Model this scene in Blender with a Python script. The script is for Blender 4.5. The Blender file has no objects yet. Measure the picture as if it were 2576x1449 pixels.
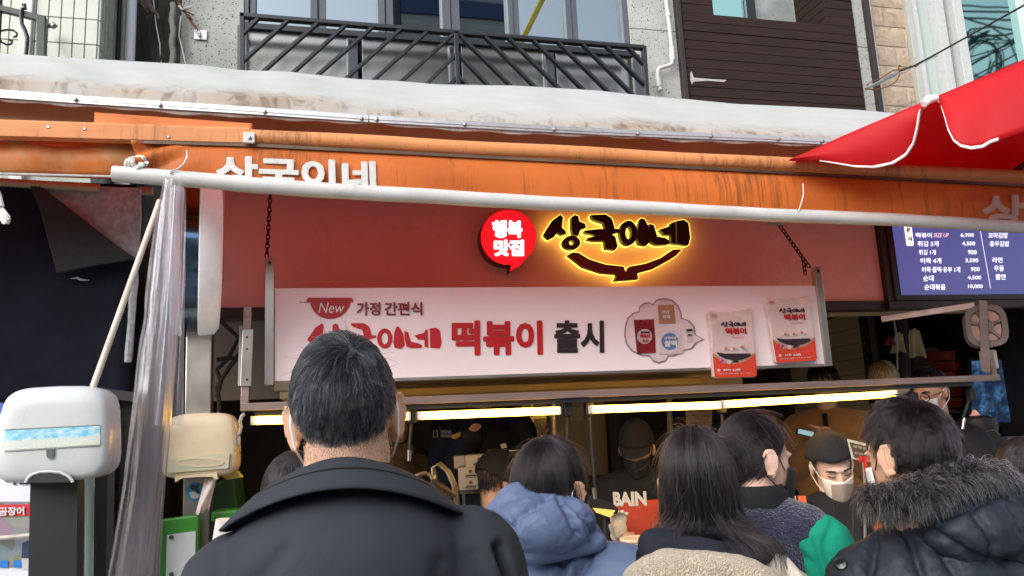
import bpy, bmesh, math, random
import numpy as np
from mathutils import Vector, Matrix

random.seed(7)
rng = np.random.default_rng(7)
SC = bpy.context.scene
COL = SC.collection
rad = math.radians

# ------------------------------------------------------------------ camera
W, H, F = 2576.0, 1449.0, 1935.0
CAM = np.array([0.0, 0.0, 1.58])
YAW, PITCH, ROLL = rad(14.22), rad(9.87), rad(-2.80)
_f = np.array([math.sin(YAW) * math.cos(PITCH), math.cos(YAW) * math.cos(PITCH), math.sin(PITCH)])
_r0 = np.array([math.cos(YAW), -math.sin(YAW), 0.0])
_u0 = np.cross(_r0, _f)
_r = math.cos(ROLL) * _r0 + math.sin(ROLL) * _u0
_u = -math.sin(ROLL) * _r0 + math.cos(ROLL) * _u0
cam = bpy.data.cameras.new('camera')
cam.lens = 36.0 * F / W
cam.sensor_width = 36.0
cam.clip_end = 500
cam.clip_start = 0.05
camo = bpy.data.objects.new('camera', cam)
COL.objects.link(camo)
camo.matrix_world = Matrix(((_r[0], _u[0], -_f[0], CAM[0]), (_r[1], _u[1], -_f[1], CAM[1]),
                            (_r[2], _u[2], -_f[2], CAM[2]), (0, 0, 0, 1)))
SC.camera = camo

# ------------------------------------------------------------------ sky, sun, exposure
SUN_EL, SUN_AZ = rad(34), rad(226)      # high, behind the camera's left shoulder
world = bpy.data.worlds.new('World')
SC.world = world
world.use_nodes = True
wn = world.node_tree
wn.nodes.clear()
w_out = wn.nodes.new('ShaderNodeOutputWorld')
w_bg = wn.nodes.new('ShaderNodeBackground')
w_sky = wn.nodes.new('ShaderNodeTexSky')
w_sky.sky_type = 'NISHITA'
w_sky.sun_disc = False
w_sky.sun_elevation = SUN_EL
w_sky.sun_rotation = SUN_AZ
w_sky.air_density = 1.0
w_sky.dust_density = 2.5
w_sky.ozone_density = 1.0
w_hs = wn.nodes.new('ShaderNodeHueSaturation')
w_hs.inputs['Saturation'].default_value = 0.32
wn.links.new(w_sky.outputs[0], w_hs.inputs['Color'])
wn.links.new(w_hs.outputs[0], w_bg.inputs[0])
w_bg.inputs[1].default_value = 0.15
wn.links.new(w_bg.outputs[0], w_out.inputs[0])
sun = bpy.data.lights.new('sun', 'SUN')
sun.energy = 1.1
sun.angle = rad(60)
sun.color = (1.0, 0.97, 0.92)
suno = bpy.data.objects.new('sun', sun)
COL.objects.link(suno)
_sd = Vector((math.sin(SUN_AZ) * math.cos(SUN_EL), math.cos(SUN_AZ) * math.cos(SUN_EL), math.sin(SUN_EL)))
suno.rotation_euler = _sd.to_track_quat('Z', 'Y').to_euler()
SC.view_settings.view_transform = 'Standard'
SC.view_settings.look = 'None'
SC.view_settings.exposure = 0.95
SC.view_settings.gamma = 1.0
SC.view_settings.use_curve_mapping = False
SC.cycles.use_denoising = True
SC.cycles.max_bounces = 6
SC.cycles.adaptive_threshold = 0.02
SC.cycles.transparent_max_bounces = 12


# ------------------------------------------------------------------ helpers
def ray(px, py):
    return (px - W / 2) * _r + (H / 2 - py) * _u + F * _f


def P(px, py, Y):
    """point of the plane y = Y that the photograph shows at (px, py) of 2576 x 1449"""
    d = ray(px, py)
    return CAM + d * (Y / d[1])


def PZ(px, py, z):
    d = ray(px, py)
    return CAM + d * ((z - CAM[2]) / d[2])


def PROJ(v):
    """pixels of an (n,3) array"""
    d = np.asarray(v) - CAM
    k = d @ _f
    return np.stack([W / 2 + F * (d @ _r) / k, H / 2 - F * (d @ _u) / k], -1)


def LY(pts, Y, dx=0, dy=0):
    return [P(x + dx, y + dy, Y) for x, y in pts]


def lerp_line(pts, x):
    """y of a polyline of (x, y) at x"""
    if x < pts[0][0]:
        (a, b), (c, d) = pts[0], pts[1]
        return b + (d - b) * (x - a) / (c - a)
    return float(np.interp(x, [p[0] for p in pts], [p[1] for p in pts]))


def V(*a):
    return np.array(a, float)


def unit(v):
    v = np.asarray(v, float)
    return v / (np.linalg.norm(v) + 1e-12)


def rotz(a):
    c, s = math.cos(a), math.sin(a)
    return np.array([[c, -s, 0], [s, c, 0], [0, 0, 1.0]])


def rotx(a):
    c, s = math.cos(a), math.sin(a)
    return np.array([[1, 0, 0], [0, c, -s], [0, s, c.real]])


def roty(a):
    c, s = math.cos(a), math.sin(a)
    return np.array([[c, 0, s], [0, 1, 0], [-s, 0, c]])


_ICO = {}


def ico(sub):
    if sub not in _ICO:
        b = bmesh.new()
        bmesh.ops.create_icosphere(b, subdivisions=sub, radius=1)
        _ICO[sub] = (np.array([v.co[:] for v in b.verts]), [tuple(v.index for v in f.verts) for f in b.faces])
        b.free()
    return _ICO[sub]


class MB:
    """collects geometry in world coordinates; build() links it as ONE mesh object"""

    def __init__(s):
        s.v, s.f, s.uv = [], [], []

    def add(s, v, f, uv=None):
        o = len(s.v)
        s.v += [tuple(map(float, p)) for p in v]
        s.f += [tuple(i + o for i in q) for q in f]
        s.uv += list(uv) if uv is not None else [(0, 0)] * len(v)
        return s

    def box(s, c, size, R=None):
        c = np.asarray(c, float)
        h = np.asarray(size, float) / 2
        p = np.array([(x, y, z) for x in (-1, 1) for y in (-1, 1) for z in (-1, 1)]) * h
        if R is not None:
            p = p @ np.asarray(R).T
        return s.add(p + c, [(0, 1, 3, 2), (4, 6, 7, 5), (0, 4, 5, 1), (2, 3, 7, 6), (0, 2, 6, 4), (1, 5, 7, 3)])

    def bar(s, a, b, w, h, up=(0, 0, 1)):
        """box from a to b, w across (sideways), h along up"""
        a, b = np.asarray(a, float), np.asarray(b, float)
        d = unit(b - a)
        side = unit(np.cross(d, up))
        u2 = np.cross(side, d)
        p = []
        for q in (a, b):
            for i, j in ((-1, -1), (1, -1), (1, 1), (-1, 1)):
                p.append(q + side * i * w / 2 + u2 * j * h / 2)
        return s.add(p, [(0, 1, 2, 3), (7, 6, 5, 4), (0, 4, 5, 1), (1, 5, 6, 2), (2, 6, 7, 3), (3, 7, 4, 0)])

    def slab(s, pts, off):
        """prism: polygon pts (3D, any plane) pushed by vector off"""
        pts = [np.asarray(p, float) for p in pts]
        n = len(pts)
        off = np.asarray(off, float)
        f = [tuple(range(n)), tuple(range(2 * n - 1, n - 1, -1))]
        f += [(i, i + n, (i + 1) % n + n, (i + 1) % n) for i in range(n)]
        return s.add(pts + [p + off for p in pts], f)

    def tube(s, pts, r, n=8, cap=True, closed=False):
        pts = [np.asarray(p, float) for p in pts]
        m = len(pts)
        rr = r if hasattr(r, '__len__') else [r] * m
        ref = None
        v, f = [], []
        for i, p in enumerate(pts):
            if closed:
                t = unit(pts[(i + 1) % m] - pts[i - 1])
            else:
                t = unit(pts[min(i + 1, m - 1)] - pts[max(i - 1, 0)])
            if ref is None:
                ref = np.cross(t, (0, 0, 1)) if abs(t[2]) < .9 else np.cross(t, (1, 0, 0))
            ref = unit(ref - t * np.dot(ref, t))
            b = np.cross(t, ref)
            for k in range(n):
                a = 2 * math.pi * k / n
                v.append(p + rr[i] * (ref * math.cos(a) + b * math.sin(a)))
        for i in range(m if closed else m - 1):
            j = (i + 1) % m
            for k in range(n):
                l = (k + 1) % n
                f.append((i * n + k, i * n + l, j * n + l, j * n + k))
        if cap and not closed:
            f.append(tuple(range(n - 1, -1, -1)))
            f.append(tuple((m - 1) * n + k for k in range(n)))
        return s.add(v, f)

    def lathe(s, prof, o, axis=(0, 0, 1), n=24, cap=True):
        """prof: (radius, height) pairs along axis from o"""
        ax = unit(axis)
        a = unit(np.cross(ax, (0, 1, 0)) if abs(ax[1]) < .9 else np.cross(ax, (1, 0, 0)))
        b = np.cross(ax, a)
        o = np.asarray(o, float)
        v, f = [], []
        for r, h in prof:
            for k in range(n):
                t = 2 * math.pi * k / n
                v.append(o + ax * h + r * (a * math.cos(t) + b * math.sin(t)))
        for i in range(len(prof) - 1):
            for k in range(n):
                l = (k + 1) % n
                f.append((i * n + k, i * n + l, (i + 1) * n + l, (i + 1) * n + k))
        if cap:
            f.append(tuple(range(n - 1, -1, -1)))
            f.append(tuple((len(prof) - 1) * n + k for k in range(n)))
        return s.add(v, f)

    def ell(s, c, r, R=None, sub=3):
        v, f = ico(sub)
        v = v * np.asarray(r, float)
        if R is not None:
            v = v @ np.asarray(R).T
        return s.add(v + np.asarray(c, float), f)

    def cap(s, a, b, ra, rb=None, sub=2, n=16):
        rb = ra if rb is None else rb
        s.ell(a, (ra,) * 3, sub=sub)
        s.ell(b, (rb,) * 3, sub=sub)
        return s.tube([a, b], [ra, rb], n)

    def grid(s, fn, nu, nv):
        v, f, uv = [], [], []
        for j in range(nv + 1):
            for i in range(nu + 1):
                v.append(fn(i / nu, j / nv))
                uv.append((i / nu, j / nv))
        for j in range(nv):
            for i in range(nu):
                a = j * (nu + 1) + i
                f.append((a, a + 1, a + nu + 2, a + nu + 1))
        return s.add(v, f, uv)

    def build(s, name, mat, parent=None, smooth=False, loc=None, bevel=0, sharp=40, solid=0, bevseg=2):
        if parent is not None:
            base = np.array(parent.get('_w', (0, 0, 0)), float)
        elif loc is not None:
            base = np.asarray(loc, float)
        else:
            a = np.array(s.v)
            base = np.array([(a[:, 0].min() + a[:, 0].max()) / 2, (a[:, 1].min() + a[:, 1].max()) / 2, a[:, 2].min()])
        me = bpy.data.meshes.new(name)
        me.from_pydata([tuple(np.asarray(p) - base) for p in s.v], [], s.f)
        if any(u != (0, 0) for u in s.uv):
            l = me.uv_layers.new(name='UVMap')
            idx = np.zeros(len(me.loops), int)
            me.loops.foreach_get('vertex_index', idx)
            l.data.foreach_set('uv', np.array(s.uv, float)[idx].ravel())
        me.update()
        return link(name, me, mat, parent, base, smooth, bevel, sharp, solid, bevseg)


def link(name, me, mat, parent, base, smooth=False, bevel=0, sharp=40, solid=0, bevseg=2):
    if mat is not None:
        me.materials.clear()
        me.materials.append(mat)
    if smooth:
        me.shade_smooth()
        me.set_sharp_from_angle(angle=rad(sharp))
    o = bpy.data.objects.new(name, me)
    COL.objects.link(o)
    o['_w'] = [float(x) for x in base]
    if parent is not None:
        o.parent = parent
    else:
        o.location = [float(x) for x in base]
    if solid:
        m = o.modifiers.new('thick', 'SOLIDIFY')
        m.thickness = solid
        m.offset = 0
    if bevel:
        m = o.modifiers.new('bevel', 'BEVEL')
        m.width = bevel
        m.segments = bevseg
        m.limit_method = 'ANGLE'
        m.angle_limit = rad(35)
    return o


def empty(name, loc):
    o = bpy.data.objects.new(name, None)
    o.empty_display_size = .05
    COL.objects.link(o)
    o.location = [float(x) for x in loc]
    o['_w'] = [float(x) for x in loc]
    return o


def tag(o, label=None, cat=None, group=None, kind=None):
    if label:
        o['label'] = label
    if cat:
        o['category'] = cat
    if group:
        o['group'] = group
    if kind:
        o['kind'] = kind
    return o


def thing(name, loc, label, cat, group=None):
    return tag(empty(name, loc), label, cat, group)


# ------------------------------------------------------------------ materials
def srgb(r, g, b):
    def c(x):
        x /= 255.0
        return x / 12.92 if x <= .04045 else ((x + .055) / 1.055) ** 2.4
    return (c(r), c(g), c(b))


class NT:
    def __init__(s, name):
        s.m = bpy.data.materials.new(name)
        s.m.use_nodes = True
        s.t = s.m.node_tree
        s.t.nodes.clear()
        s.out = s.n('ShaderNodeOutputMaterial')
        s.tc = s.n('ShaderNodeTexCoord')

    def n(s, typ, **kw):
        k = s.t.nodes.new(typ)
        for a, b in kw.items():
            if a.startswith('i_'):
                k.inputs[a[2:].replace('_', ' ')].default_value = b
            else:
                setattr(k, a, b)
        return k

    def l(s, a, b):
        s.t.links.new(a, b)

    def noise(s, scale, detail=4, rough=.6, vec='Object', stretch=None, dist=0):
        t = s.n('ShaderNodeTexNoise')
        t.inputs['Scale'].default_value = scale
        t.inputs['Detail'].default_value = detail
        t.inputs['Roughness'].default_value = rough
        t.inputs['Distortion'].default_value = dist
        src = s.tc.outputs[vec]
        if stretch:
            mp = s.n('ShaderNodeMapping')
            mp.inputs['Scale'].default_value = stretch
            s.l(src, mp.inputs[0])
            src = mp.outputs[0]
        s.l(src, t.inputs['Vector'])
        return t.outputs['Fac']

    def ramp(s, fac, stops):
        r = s.n('ShaderNodeValToRGB')
        e = r.color_ramp.elements
        while len(e) < len(stops):
            e.new(.5)
        for k, (p, c) in enumerate(stops):
            e[k].position = p
            e[k].color = (*c, 1) if hasattr(c, '__len__') else (c, c, c, 1)
        s.l(fac, r.inputs[0])
        return r.outputs[0]

    def mix(s, fac, a, b, typ='MIX'):
        m = s.n('ShaderNodeMix', data_type='RGBA', blend_type=typ)
        for sock, val in ((m.inputs[0], fac), (m.inputs[6], a), (m.inputs[7], b)):
            if hasattr(val, 'is_linked') or hasattr(val, 'links'):
                s.l(val, sock)
            else:
                sock.default_value = (*val, 1) if hasattr(val, '__len__') else val
        return m.outputs[2]

    def math(s, op, a, b=None):
        m = s.n('ShaderNodeMath', operation=op)
        for i, val in enumerate((a, b)):
            if val is None:
                continue
            if hasattr(val, 'links'):
                s.l(val, m.inputs[i])
            else:
                m.inputs[i].default_value = val
        return m.outputs[0]

    def bump(s, h, strength=.3, dist=.01, normal=None):
        b = s.n('ShaderNodeBump')
        b.inputs['Strength'].default_value = strength
        b.inputs['Distance'].default_value = dist
        s.l(h, b.inputs['Height'])
        if normal is not None:
            s.l(normal, b.inputs['Normal'])
        return b.outputs[0]

    def bsdf(s, col, rough=.5, metal=0, normal=None, spec=.5, trans=0, sheen=0, coat=0, alpha=None, emit=None, es=0):
        b = s.n('ShaderNodeBsdfPrincipled')

        def put(k, val):
            if hasattr(val, 'links'):
                s.l(val, b.inputs[k])
            else:
                b.inputs[k].default_value = (*val, 1) if hasattr(val, '__len__') and len(val) == 3 else val
        put('Base Color', col)
        put('Roughness', rough)
        put('Metallic', metal)
        put('Specular IOR Level', spec)
        put('Transmission Weight', trans)
        put('Sheen Weight', sheen)
        put('Coat Weight', coat)
        if alpha is not None:
            put('Alpha', alpha)
        if emit is not None:
            put('Emission Color', emit)
            put('Emission Strength', es)
        if normal is not None:
            s.l(normal, b.inputs['Normal'])
        s.b = b
        return b

    def done(s, sh=None):
        s.l((sh or s.b).outputs[0], s.out.inputs[0])
        return s.m


_M = {}


def mat(name, col, rough=.55, metal=0, var=.12, vs=5, bump=0, bs=80, spec=.5, sheen=0, coat=0, emit=None, es=0, stretch=None, grime=0, bdist=.004):
    if name in _M:
        return _M[name]
    t = NT(name)
    col = tuple(col)
    c = col
    if var:
        nz = t.noise(vs, 5, .65, stretch=stretch)
        c = t.ramp(nz, [(.3, tuple(x * (1 - var) for x in col)), (.7, tuple(min(1, x * (1 + var)) for x in col))])
    if grime:
        g = t.noise(vs * 2.7, 6, .7, stretch=stretch, dist=.6)
        c = t.mix(t.ramp(g, [(.5, 0.0), (.72, grime)]), c, tuple(x * .35 for x in col))
    nrm = None
    if bump:
        nrm = t.bump(t.noise(bs, 3, .6, stretch=stretch), bump, bdist)
    rn = t.noise(vs * 3, 3)
    ro = t.ramp(rn, [(.3, max(0, rough - .07)), (.7, min(1, rough + .07))])
    t.bsdf(c, ro, metal, nrm, spec, sheen=sheen, coat=coat, emit=emit, es=es)
    _M[name] = t.done()
    return _M[name]


def emis(name, col, s=1.0):
    if name not in _M:
        t = NT(name)
        t.bsdf((.02, .02, .02), .4, emit=col, es=s)
        _M[name] = t.done()
    return _M[name]


# ------------------------------------------------------------------ lettering
_TX = {}


def text_geo(s, bold=0.0, shear=0.0):
    k = (s, bold, shear)
    if k not in _TX:
        c = bpy.data.curves.new('lettering', 'FONT')
        c.body = s
        c.size = 1
        c.offset = bold
        c.shear = shear
        c.resolution_u = 3
        o = bpy.data.objects.new('lettering', c)
        COL.objects.link(o)
        m = bpy.data.meshes.new_from_object(o)
        v = np.array([p.co[:2] for p in m.vertices])
        f = [tuple(p.vertices) for p in m.polygons]
        lo, hi = v.min(0), v.max(0)
        # strokes that overlap when the letters are made bolder lie at slightly different depths
        g = list(range(len(v)))

        def root(i):
            while g[i] != i:
                g[i] = g[g[i]]
                i = g[i]
            return i
        for q in f:
            for i in q[1:]:
                g[root(i)] = root(q[0])
        ids = {r: n for n, r in enumerate(sorted({root(i) for i in range(len(v))}))}
        lay = np.array([ids[root(i)] % 7 for i in range(len(v))])
        _TX[k] = ((v - lo) / (hi - lo + 1e-9), f, lay)
        bpy.data.meshes.remove(m)
        bpy.data.objects.remove(o)
        bpy.data.curves.remove(c)
    return _TX[k]


def lettering(s, tl, tr, bl, bold=0.0, shear=0.0, mb=None, clip=0.0):
    """flat letters filling the parallelogram tl, tr, bl (3D points)"""
    v, f, lay = text_geo(s, min(bold, .018), shear)
    tl, tr, bl = (np.asarray(q, float) for q in (tl, tr, bl))
    mb = mb or MB()
    if clip:
        cv, cf, cl = [], [], []
        for q in f:
            poly = [v[i] for i in q]
            new = []
            for a, b in zip(poly, poly[1:] + poly[:1]):
                if a[1] >= clip:
                    new.append(a)
                if (a[1] >= clip) != (b[1] >= clip):
                    new.append(a + (b - a) * ((clip - a[1]) / (b[1] - a[1])))
            if len(new) > 2:
                cf.append(tuple(range(len(cv), len(cv) + len(new))))
                cv += new
                cl += [lay[q[0]]] * len(new)
        v, f, lay = np.array(cv), cf, np.array(cl)
    if bold > .018:      # heavier strokes: the same letters laid again a little to each side
        k = bold - .012
        lv, lf, ll = [], [], []
        asp = np.linalg.norm(tr - tl) / np.linalg.norm(tl - bl)
        for j, (dx, dy) in enumerate(((0, 0), (-1, 0), (1, 0), (0, -1), (0, 1), (-.7, -.7), (.7, .7), (.7, -.7), (-.7, .7))):
            o = j * len(v)
            lv.append(v * (1 - 2 * k * np.array([1 / asp, 1])) + k * np.array([1 / asp, 1]) + np.array([dx * k / asp, dy * k]))
            lf += [tuple(i + o for i in q) for q in f]
            ll.append(lay + 7 * j)
        v, f, lay = np.vstack(lv), lf, np.concatenate(ll)
    nn = unit(np.cross(tr - tl, tl - bl))
    p = bl + v[:, :1] * (tr - tl) + v[:, 1:] * (tl - bl) + nn * (lay[:, None] * .00005)
    mb.add(p, f)
    return mb


def word(s, x0, y0, x1, y1, Y, bold=0.0, shear=0.0, mb=None, sk=0.0, clip=0.0):
    """letters whose box is px (x0,y0)-(x1,y1) on the plane y=Y; sk = fall of the base line over its length in px"""
    return lettering(s, P(x0, y0, Y), P(x1, y0 + sk, Y), P(x0, y1, Y), bold, shear, mb, clip)


def shape(pts, Y, mb=None):
    mb = mb or MB()
    q = LY(pts, Y)
    # keep the face towards the camera (-y)
    a = sum(q[i][0] * q[(i + 1) % len(q)][2] - q[(i + 1) % len(q)][0] * q[i][2] for i in range(len(q)))
    if a < 0:
        q = q[::-1]
    return mb.add(q, [tuple(range(len(q)))])


def plate(pts, Y, d=.01, mb=None):
    """px outline on plane Y, d thick going away from the viewer"""
    mb = mb or MB()
    q = LY(pts, Y)
    a = sum(q[i][0] * q[(i + 1) % len(q)][2] - q[(i + 1) % len(q)][0] * q[i][2] for i in range(len(q)))
    if a < 0:
        q = q[::-1]
    return mb.slab(q, (0, d, 0))


def oval(cx, cy, rx, ry, n=28, a0=0, a1=360):
    return [(cx + rx * math.cos(rad(a)), cy - ry * math.sin(rad(a))) for a in np.linspace(a0, a1, n, endpoint=(a1 - a0) % 360 != 0)]


def ring(cx, cy, rx, ry, ix, iy, Y, d=0, mb=None, n=28):
    mb = mb or MB()
    o, i = LY(oval(cx, cy, rx, ry, n), Y), LY(oval(cx, cy, ix, iy, n), Y)
    if d == 0:
        mb.add(o + i, [(k, (k + 1) % n, n + (k + 1) % n, n + k) for k in range(n)])
    else:
        dv = np.array((0, d, 0))
        v = o + i + [p + dv for p in o] + [p + dv for p in i]
        f = []
        for k in range(n):
            l = (k + 1) % n
            f += [(k, l, n + l, n + k), (2 * n + l, 2 * n + k, 3 * n + k, 3 * n + l), (l, k, 2 * n + k, 2 * n + l), (n + k, n + l, 3 * n + l, 3 * n + k)]
        mb.add(v, f)
    return mb


def fnoise(c, scale, seed, oct=3):
    """smooth cheap noise, -1..1"""
    g = np.random.default_rng(seed)
    out = np.zeros(len(c))
    amp = 1.0
    for o in range(oct):
        for k in range(4):
            d = g.normal(size=3) * scale * 2 ** o
            out += amp * np.sin(c @ d + g.uniform(0, 6.28) + 1.3 * np.sin(c @ (g.normal(size=3) * scale * 2 ** o)))
        amp *= .5
    return out / 5

# ================================================================== SETTING: ground and buildings
def m_granite():
    t = NT('granite')
    v = t.n('ShaderNodeTexVoronoi')
    v.inputs['Scale'].default_value = 52
    v.inputs['Randomness'].default_value = 1
    dn = t.n('ShaderNodeTexNoise', i_Scale=40)
    t.l(t.tc.outputs['Object'], dn.inputs['Vector'])
    add = t.n('ShaderNodeVectorMath', operation='MULTIPLY_ADD')
    t.l(dn.outputs['Color'], add.inputs[0])
    add.inputs[1].default_value = (.035, .035, .035)
    t.l(t.tc.outputs['Object'], add.inputs[2])
    t.l(add.outputs[0], v.inputs['Vector'])
    spots = t.ramp(v.outputs['Distance'], [(.20, 1.0), (.30, 0.0)])
    rnd = t.n('ShaderNodeSeparateColor')
    t.l(v.outputs['Color'], rnd.inputs[0])
    keep = t.ramp(rnd.outputs[0], [(.28, 0.0), (.36, 1.0)])
    f = t.math('MULTIPLY', spots, keep)
    base = t.ramp(t.noise(3, 5), [(.3, (.33, .34, .32)), (.7, (.45, .46, .44))])
    fine = t.mix(.35, base, t.ramp(t.noise(160, 3), [(.35, .16), (.65, .6)]), 'OVERLAY')
    c = t.mix(f, fine, (.055, .055, .055))
    t.bsdf(c, .75, normal=t.bump(f, -.4, .004))
    return t.done()


def m_siding(name, col, axis_scale=60):
    t = NT(name)
    w = t.n('ShaderNodeTexWave', wave_type='BANDS', bands_direction='Z')
    w.inputs['Scale'].default_value = 2.2
    t.l(t.tc.outputs['Object'], w.inputs[0])
    c = t.mix(t.ramp(t.noise(2, 4), [(.3, 0.0), (.7, .25)]), col, tuple(x * .7 for x in col))
    t.bsdf(c, .6, normal=t.bump(t.ramp(w.outputs['Fac'], [(.0, 0.0), (.12, 1.0)]), .6, .02))
    return t.done()


def m_glass(name, col, rough=.03, wav=.02):
    """reflective tinted glazing"""
    t = NT(name)
    nz = t.noise(1.6, 2)
    t.bsdf(col, rough, metal=1.0, normal=t.bump(nz, wav, .02))
    return t.done()


def m_wood_plank():
    t = NT('stained_wood')
    g = t.noise(14, 6, .7, stretch=(.25, 3, 3.5), dist=.8)
    c = t.ramp(g, [(.25, (.014, .007, .006)), (.75, (.036, .020, .0175))])
    ch = t.ramp(t.noise(30, 4, .7, stretch=(.35, 1, 2.2)), [(.70, 0.0), (.76, 1.0)])
    c = t.mix(ch, c, (.3, .26, .23))
    t.bsdf(c, t.ramp(g, [(.3, .6), (.7, .8)]), normal=t.bump(g, .25, .004), spec=.2)
    return t.done()


def m_stone():
    t = NT('split_stone')
    g = t.noise(7, 8, .7, dist=1.5)
    c = t.ramp(g, [(.3, (.36, .27, .2)), (.5, (.52, .41, .31)), (.7, (.6, .42, .28))])
    t.bsdf(c, .8, normal=t.bump(t.noise(11, 8, .75, dist=1), .9, .03))
    return t.done()


def m_dark_wall():
    t = NT('weathered_wall')
    g = t.noise(7, 8, .7, stretch=(2.2, 2, .35), dist=.5)
    c = t.ramp(g, [(.3, (.012, .012, .011)), (.55, (.05, .047, .042)), (.75, (.16, .15, .13))])
    t.bsdf(c, .85, normal=t.bump(g, .6, .02))
    return t.done()


def m_asphalt():
    t = NT('paving')
    g = t.noise(30, 6)
    t.bsdf(t.ramp(g, [(.3, (.22, .215, .205)), (.7, (.34, .33, .31))]), .85, normal=t.bump(g, .4, .005))
    return t.done()


GRANITE = m_granite()
PLANK = m_wood_plank()
STONE = m_stone()
TRIM = mat('dark_brown_metal', (.022, .016, .015), .5, var=.3, bump=.1)
IRON = mat('black_painted_steel', (.012, .014, .018), .38, var=.3, vs=12, bump=.12, bs=90)
FRAME_GREY = mat('grey_window_frame', (.075, .085, .105), .38, var=.12)
PVC = mat('white_pvc', (.56, .56, .55), .38, var=.07, grime=.25)
STEEL = mat('stainless_steel', (.5, .46, .42), .33, metal=1, var=.08, vs=3, stretch=(5, 5, .6), bump=.02)
GALV = mat('galvanised_steel', (.48, .49, .5), .42, metal=.9, var=.2, vs=20)
ALU = mat('aluminium_strip', (.62, .63, .64), .36, metal=.85, var=.08, grime=.3, vs=9)
RUST = mat('rusty_steel', (.17, .07, .03), .8, metal=.3, var=.5, vs=40, bump=.4)
BLACK = mat('black_rubber', (.012, .012, .013), .55, var=.2)
GROUT = mat('white_grout', (.62, .6, .56), .9, var=.1)
G = MB().add([(-60, -60, 0), (60, -60, 0), (60, 60, 0), (-60, 60, 0)], [(0, 1, 2, 3)]).build('ground', m_asphalt(), loc=(0, 0, 0))
tag(G, kind='structure')


def XZ(px, py, Y):
    p = P(px, py, Y)
    return p[0], p[2]


def wallbox(x0, x1, y0, y1, z0, z1, mb=None):
    mb = mb or MB()
    return mb.box(((x0 + x1) / 2, (y0 + y1) / 2, (z0 + z1) / 2), (abs(x1 - x0), abs(y1 - y0), abs(z1 - z0)))


# ---- white tiled house, left
YT = 4.9
xc = P(250, 75, YT)[0]
house = thing('tiled_house', (xc - 1.2, YT + .5, 0), 'white tiled house at the far left behind a black iron railing', 'house')
TILE = mat('cream_glazed_tile', (.40, .435, .37), .22, var=.1, vs=3, coat=.3)
GROUT2 = mat('grey_tile_grout', (.36, .39, .33), .9, var=.15)
wl = wallbox(xc - .83, xc - .014, YT + .014, YT + 3, .0, 7.5)
wallbox(xc - 4, xc - .83, YT + .16, YT + 3, 0, 7.5, wl)
wl.build('wall', GROUT2, house)
zA, zB = P(200, 47.6, YT)[2], P(200, 111, YT)[2]
th = zA - zB
tw = .0695
me_tile = None
wallp = house.children[0]


def share(me, name, loc, parent, mt=None):
    o = bpy.data.objects.new(name, me)
    COL.objects.link(o)
    o.parent = parent
    o.location = [float(a - b) for a, b in zip(loc, parent['_w'])]
    return o


def unit_mesh(name, size, mt, bevel=.004):
    b = bmesh.new()
    bmesh.ops.create_cube(b, size=1)
    bmesh.ops.scale(b, vec=size, verts=b.verts)
    if bevel:
        bmesh.ops.bevel(b, geom=b.edges[:], offset=bevel, segments=1, affect='EDGES')
    me = bpy.data.meshes.new(name)
    b.to_mesh(me)
    b.free()
    me.materials.append(mt)
    return me


t_front = unit_mesh('tile', (tw - .0035, .02, th - .0035), TILE, .003)
t_side = unit_mesh('tile', (.02, tw - .0035, th - .0035), TILE, .003)
for r in range(-3, 4):
    z = zA - th * (r + .5) + th
    for c in range(11):
        share(t_front, 'tile', (xc - .008 - tw * (c + .5), YT + .007 + random.uniform(-.001, .001), z), wallp)
    for c in range(9):
        share(t_side, 'tile', (xc - .007 + random.uniform(-.001, .001), YT + .005 + tw * (c + .5), z), wallp)
# window with reveal
wx1 = P(83, 75, YT)[0]
wx0 = P(52, 75, YT)[0]
wb = MB()
wallbox(wx0, wx1, YT - .03, YT + .1, 3.0, 7.0, wb)
win = wb.build('window', PVC, house, bevel=.006)
wallbox(wx0 - 1.4, wx0 - .002, YT + .03, YT + .05, 3.0, 7.0).build('pane', m_glass('green_grey_glass', (.30, .36, .33), .12), win)
wallbox(wx0 - 1.42, wx0 - .05, YT - .02, YT + .02, 2.8, 3.0).build('sill', PVC, win)
# iron railing of that window
RY = 4.55
rl = thing('iron_railing', P(100, 140, RY) - V(0, 0, .3), 'black wrought iron window railing with scrolls at top left', 'railing')
MB().bar(P(-260, -42, RY), P(114, 50, RY), .03, .036).build('rail', IRON, rl, bevel=.003)
MB().bar(P(106, 44, RY), P(104, 190, RY), .044, .044, (0, 1, 0)).build('post', IRON, rl, bevel=.003)
MB().tube(LY([(56, 14), (62, 12), (63, 22), (56, 22), (53, 35), (55, 60), (63, 76), (69, 95), (66, 130), (60, 190)], RY - .02), .011, 8).build('baluster', IRON, rl, smooth=True)
for pts in ([(-4, 85), (2, 78), (16, 75), (33, 76), (43, 84), (41, 92), (34, 93)], [(-4, 92), (4, 106), (18, 113), (29, 110), (31, 103), (24, 101)]):
    MB().tube(LY(pts, RY), .006, 6).build('scroll', IRON, rl, smooth=True)
MB().tube(LY([(1, 0), (-2, 60), (-8, 190)], RY), .012, 8).build('baluster', IRON, rl, smooth=True)
b = MB()
plate([(113, 58), (128, 58), (134, 55), (145, 64), (134, 71), (127, 68), (113, 69)], RY + .25, .012, b)
b.bar(P(112, 64, RY), P(120, 64, RY + .26), .012, .02)
b.build('wall_bracket', IRON, rl)
MB().lathe([(.011, 0), (.009, -.008), (.001, -.011)], P(133, 63, RY + .25), (0, 1, 0), 12).build('bolt', GALV, rl, smooth=True)

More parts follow.
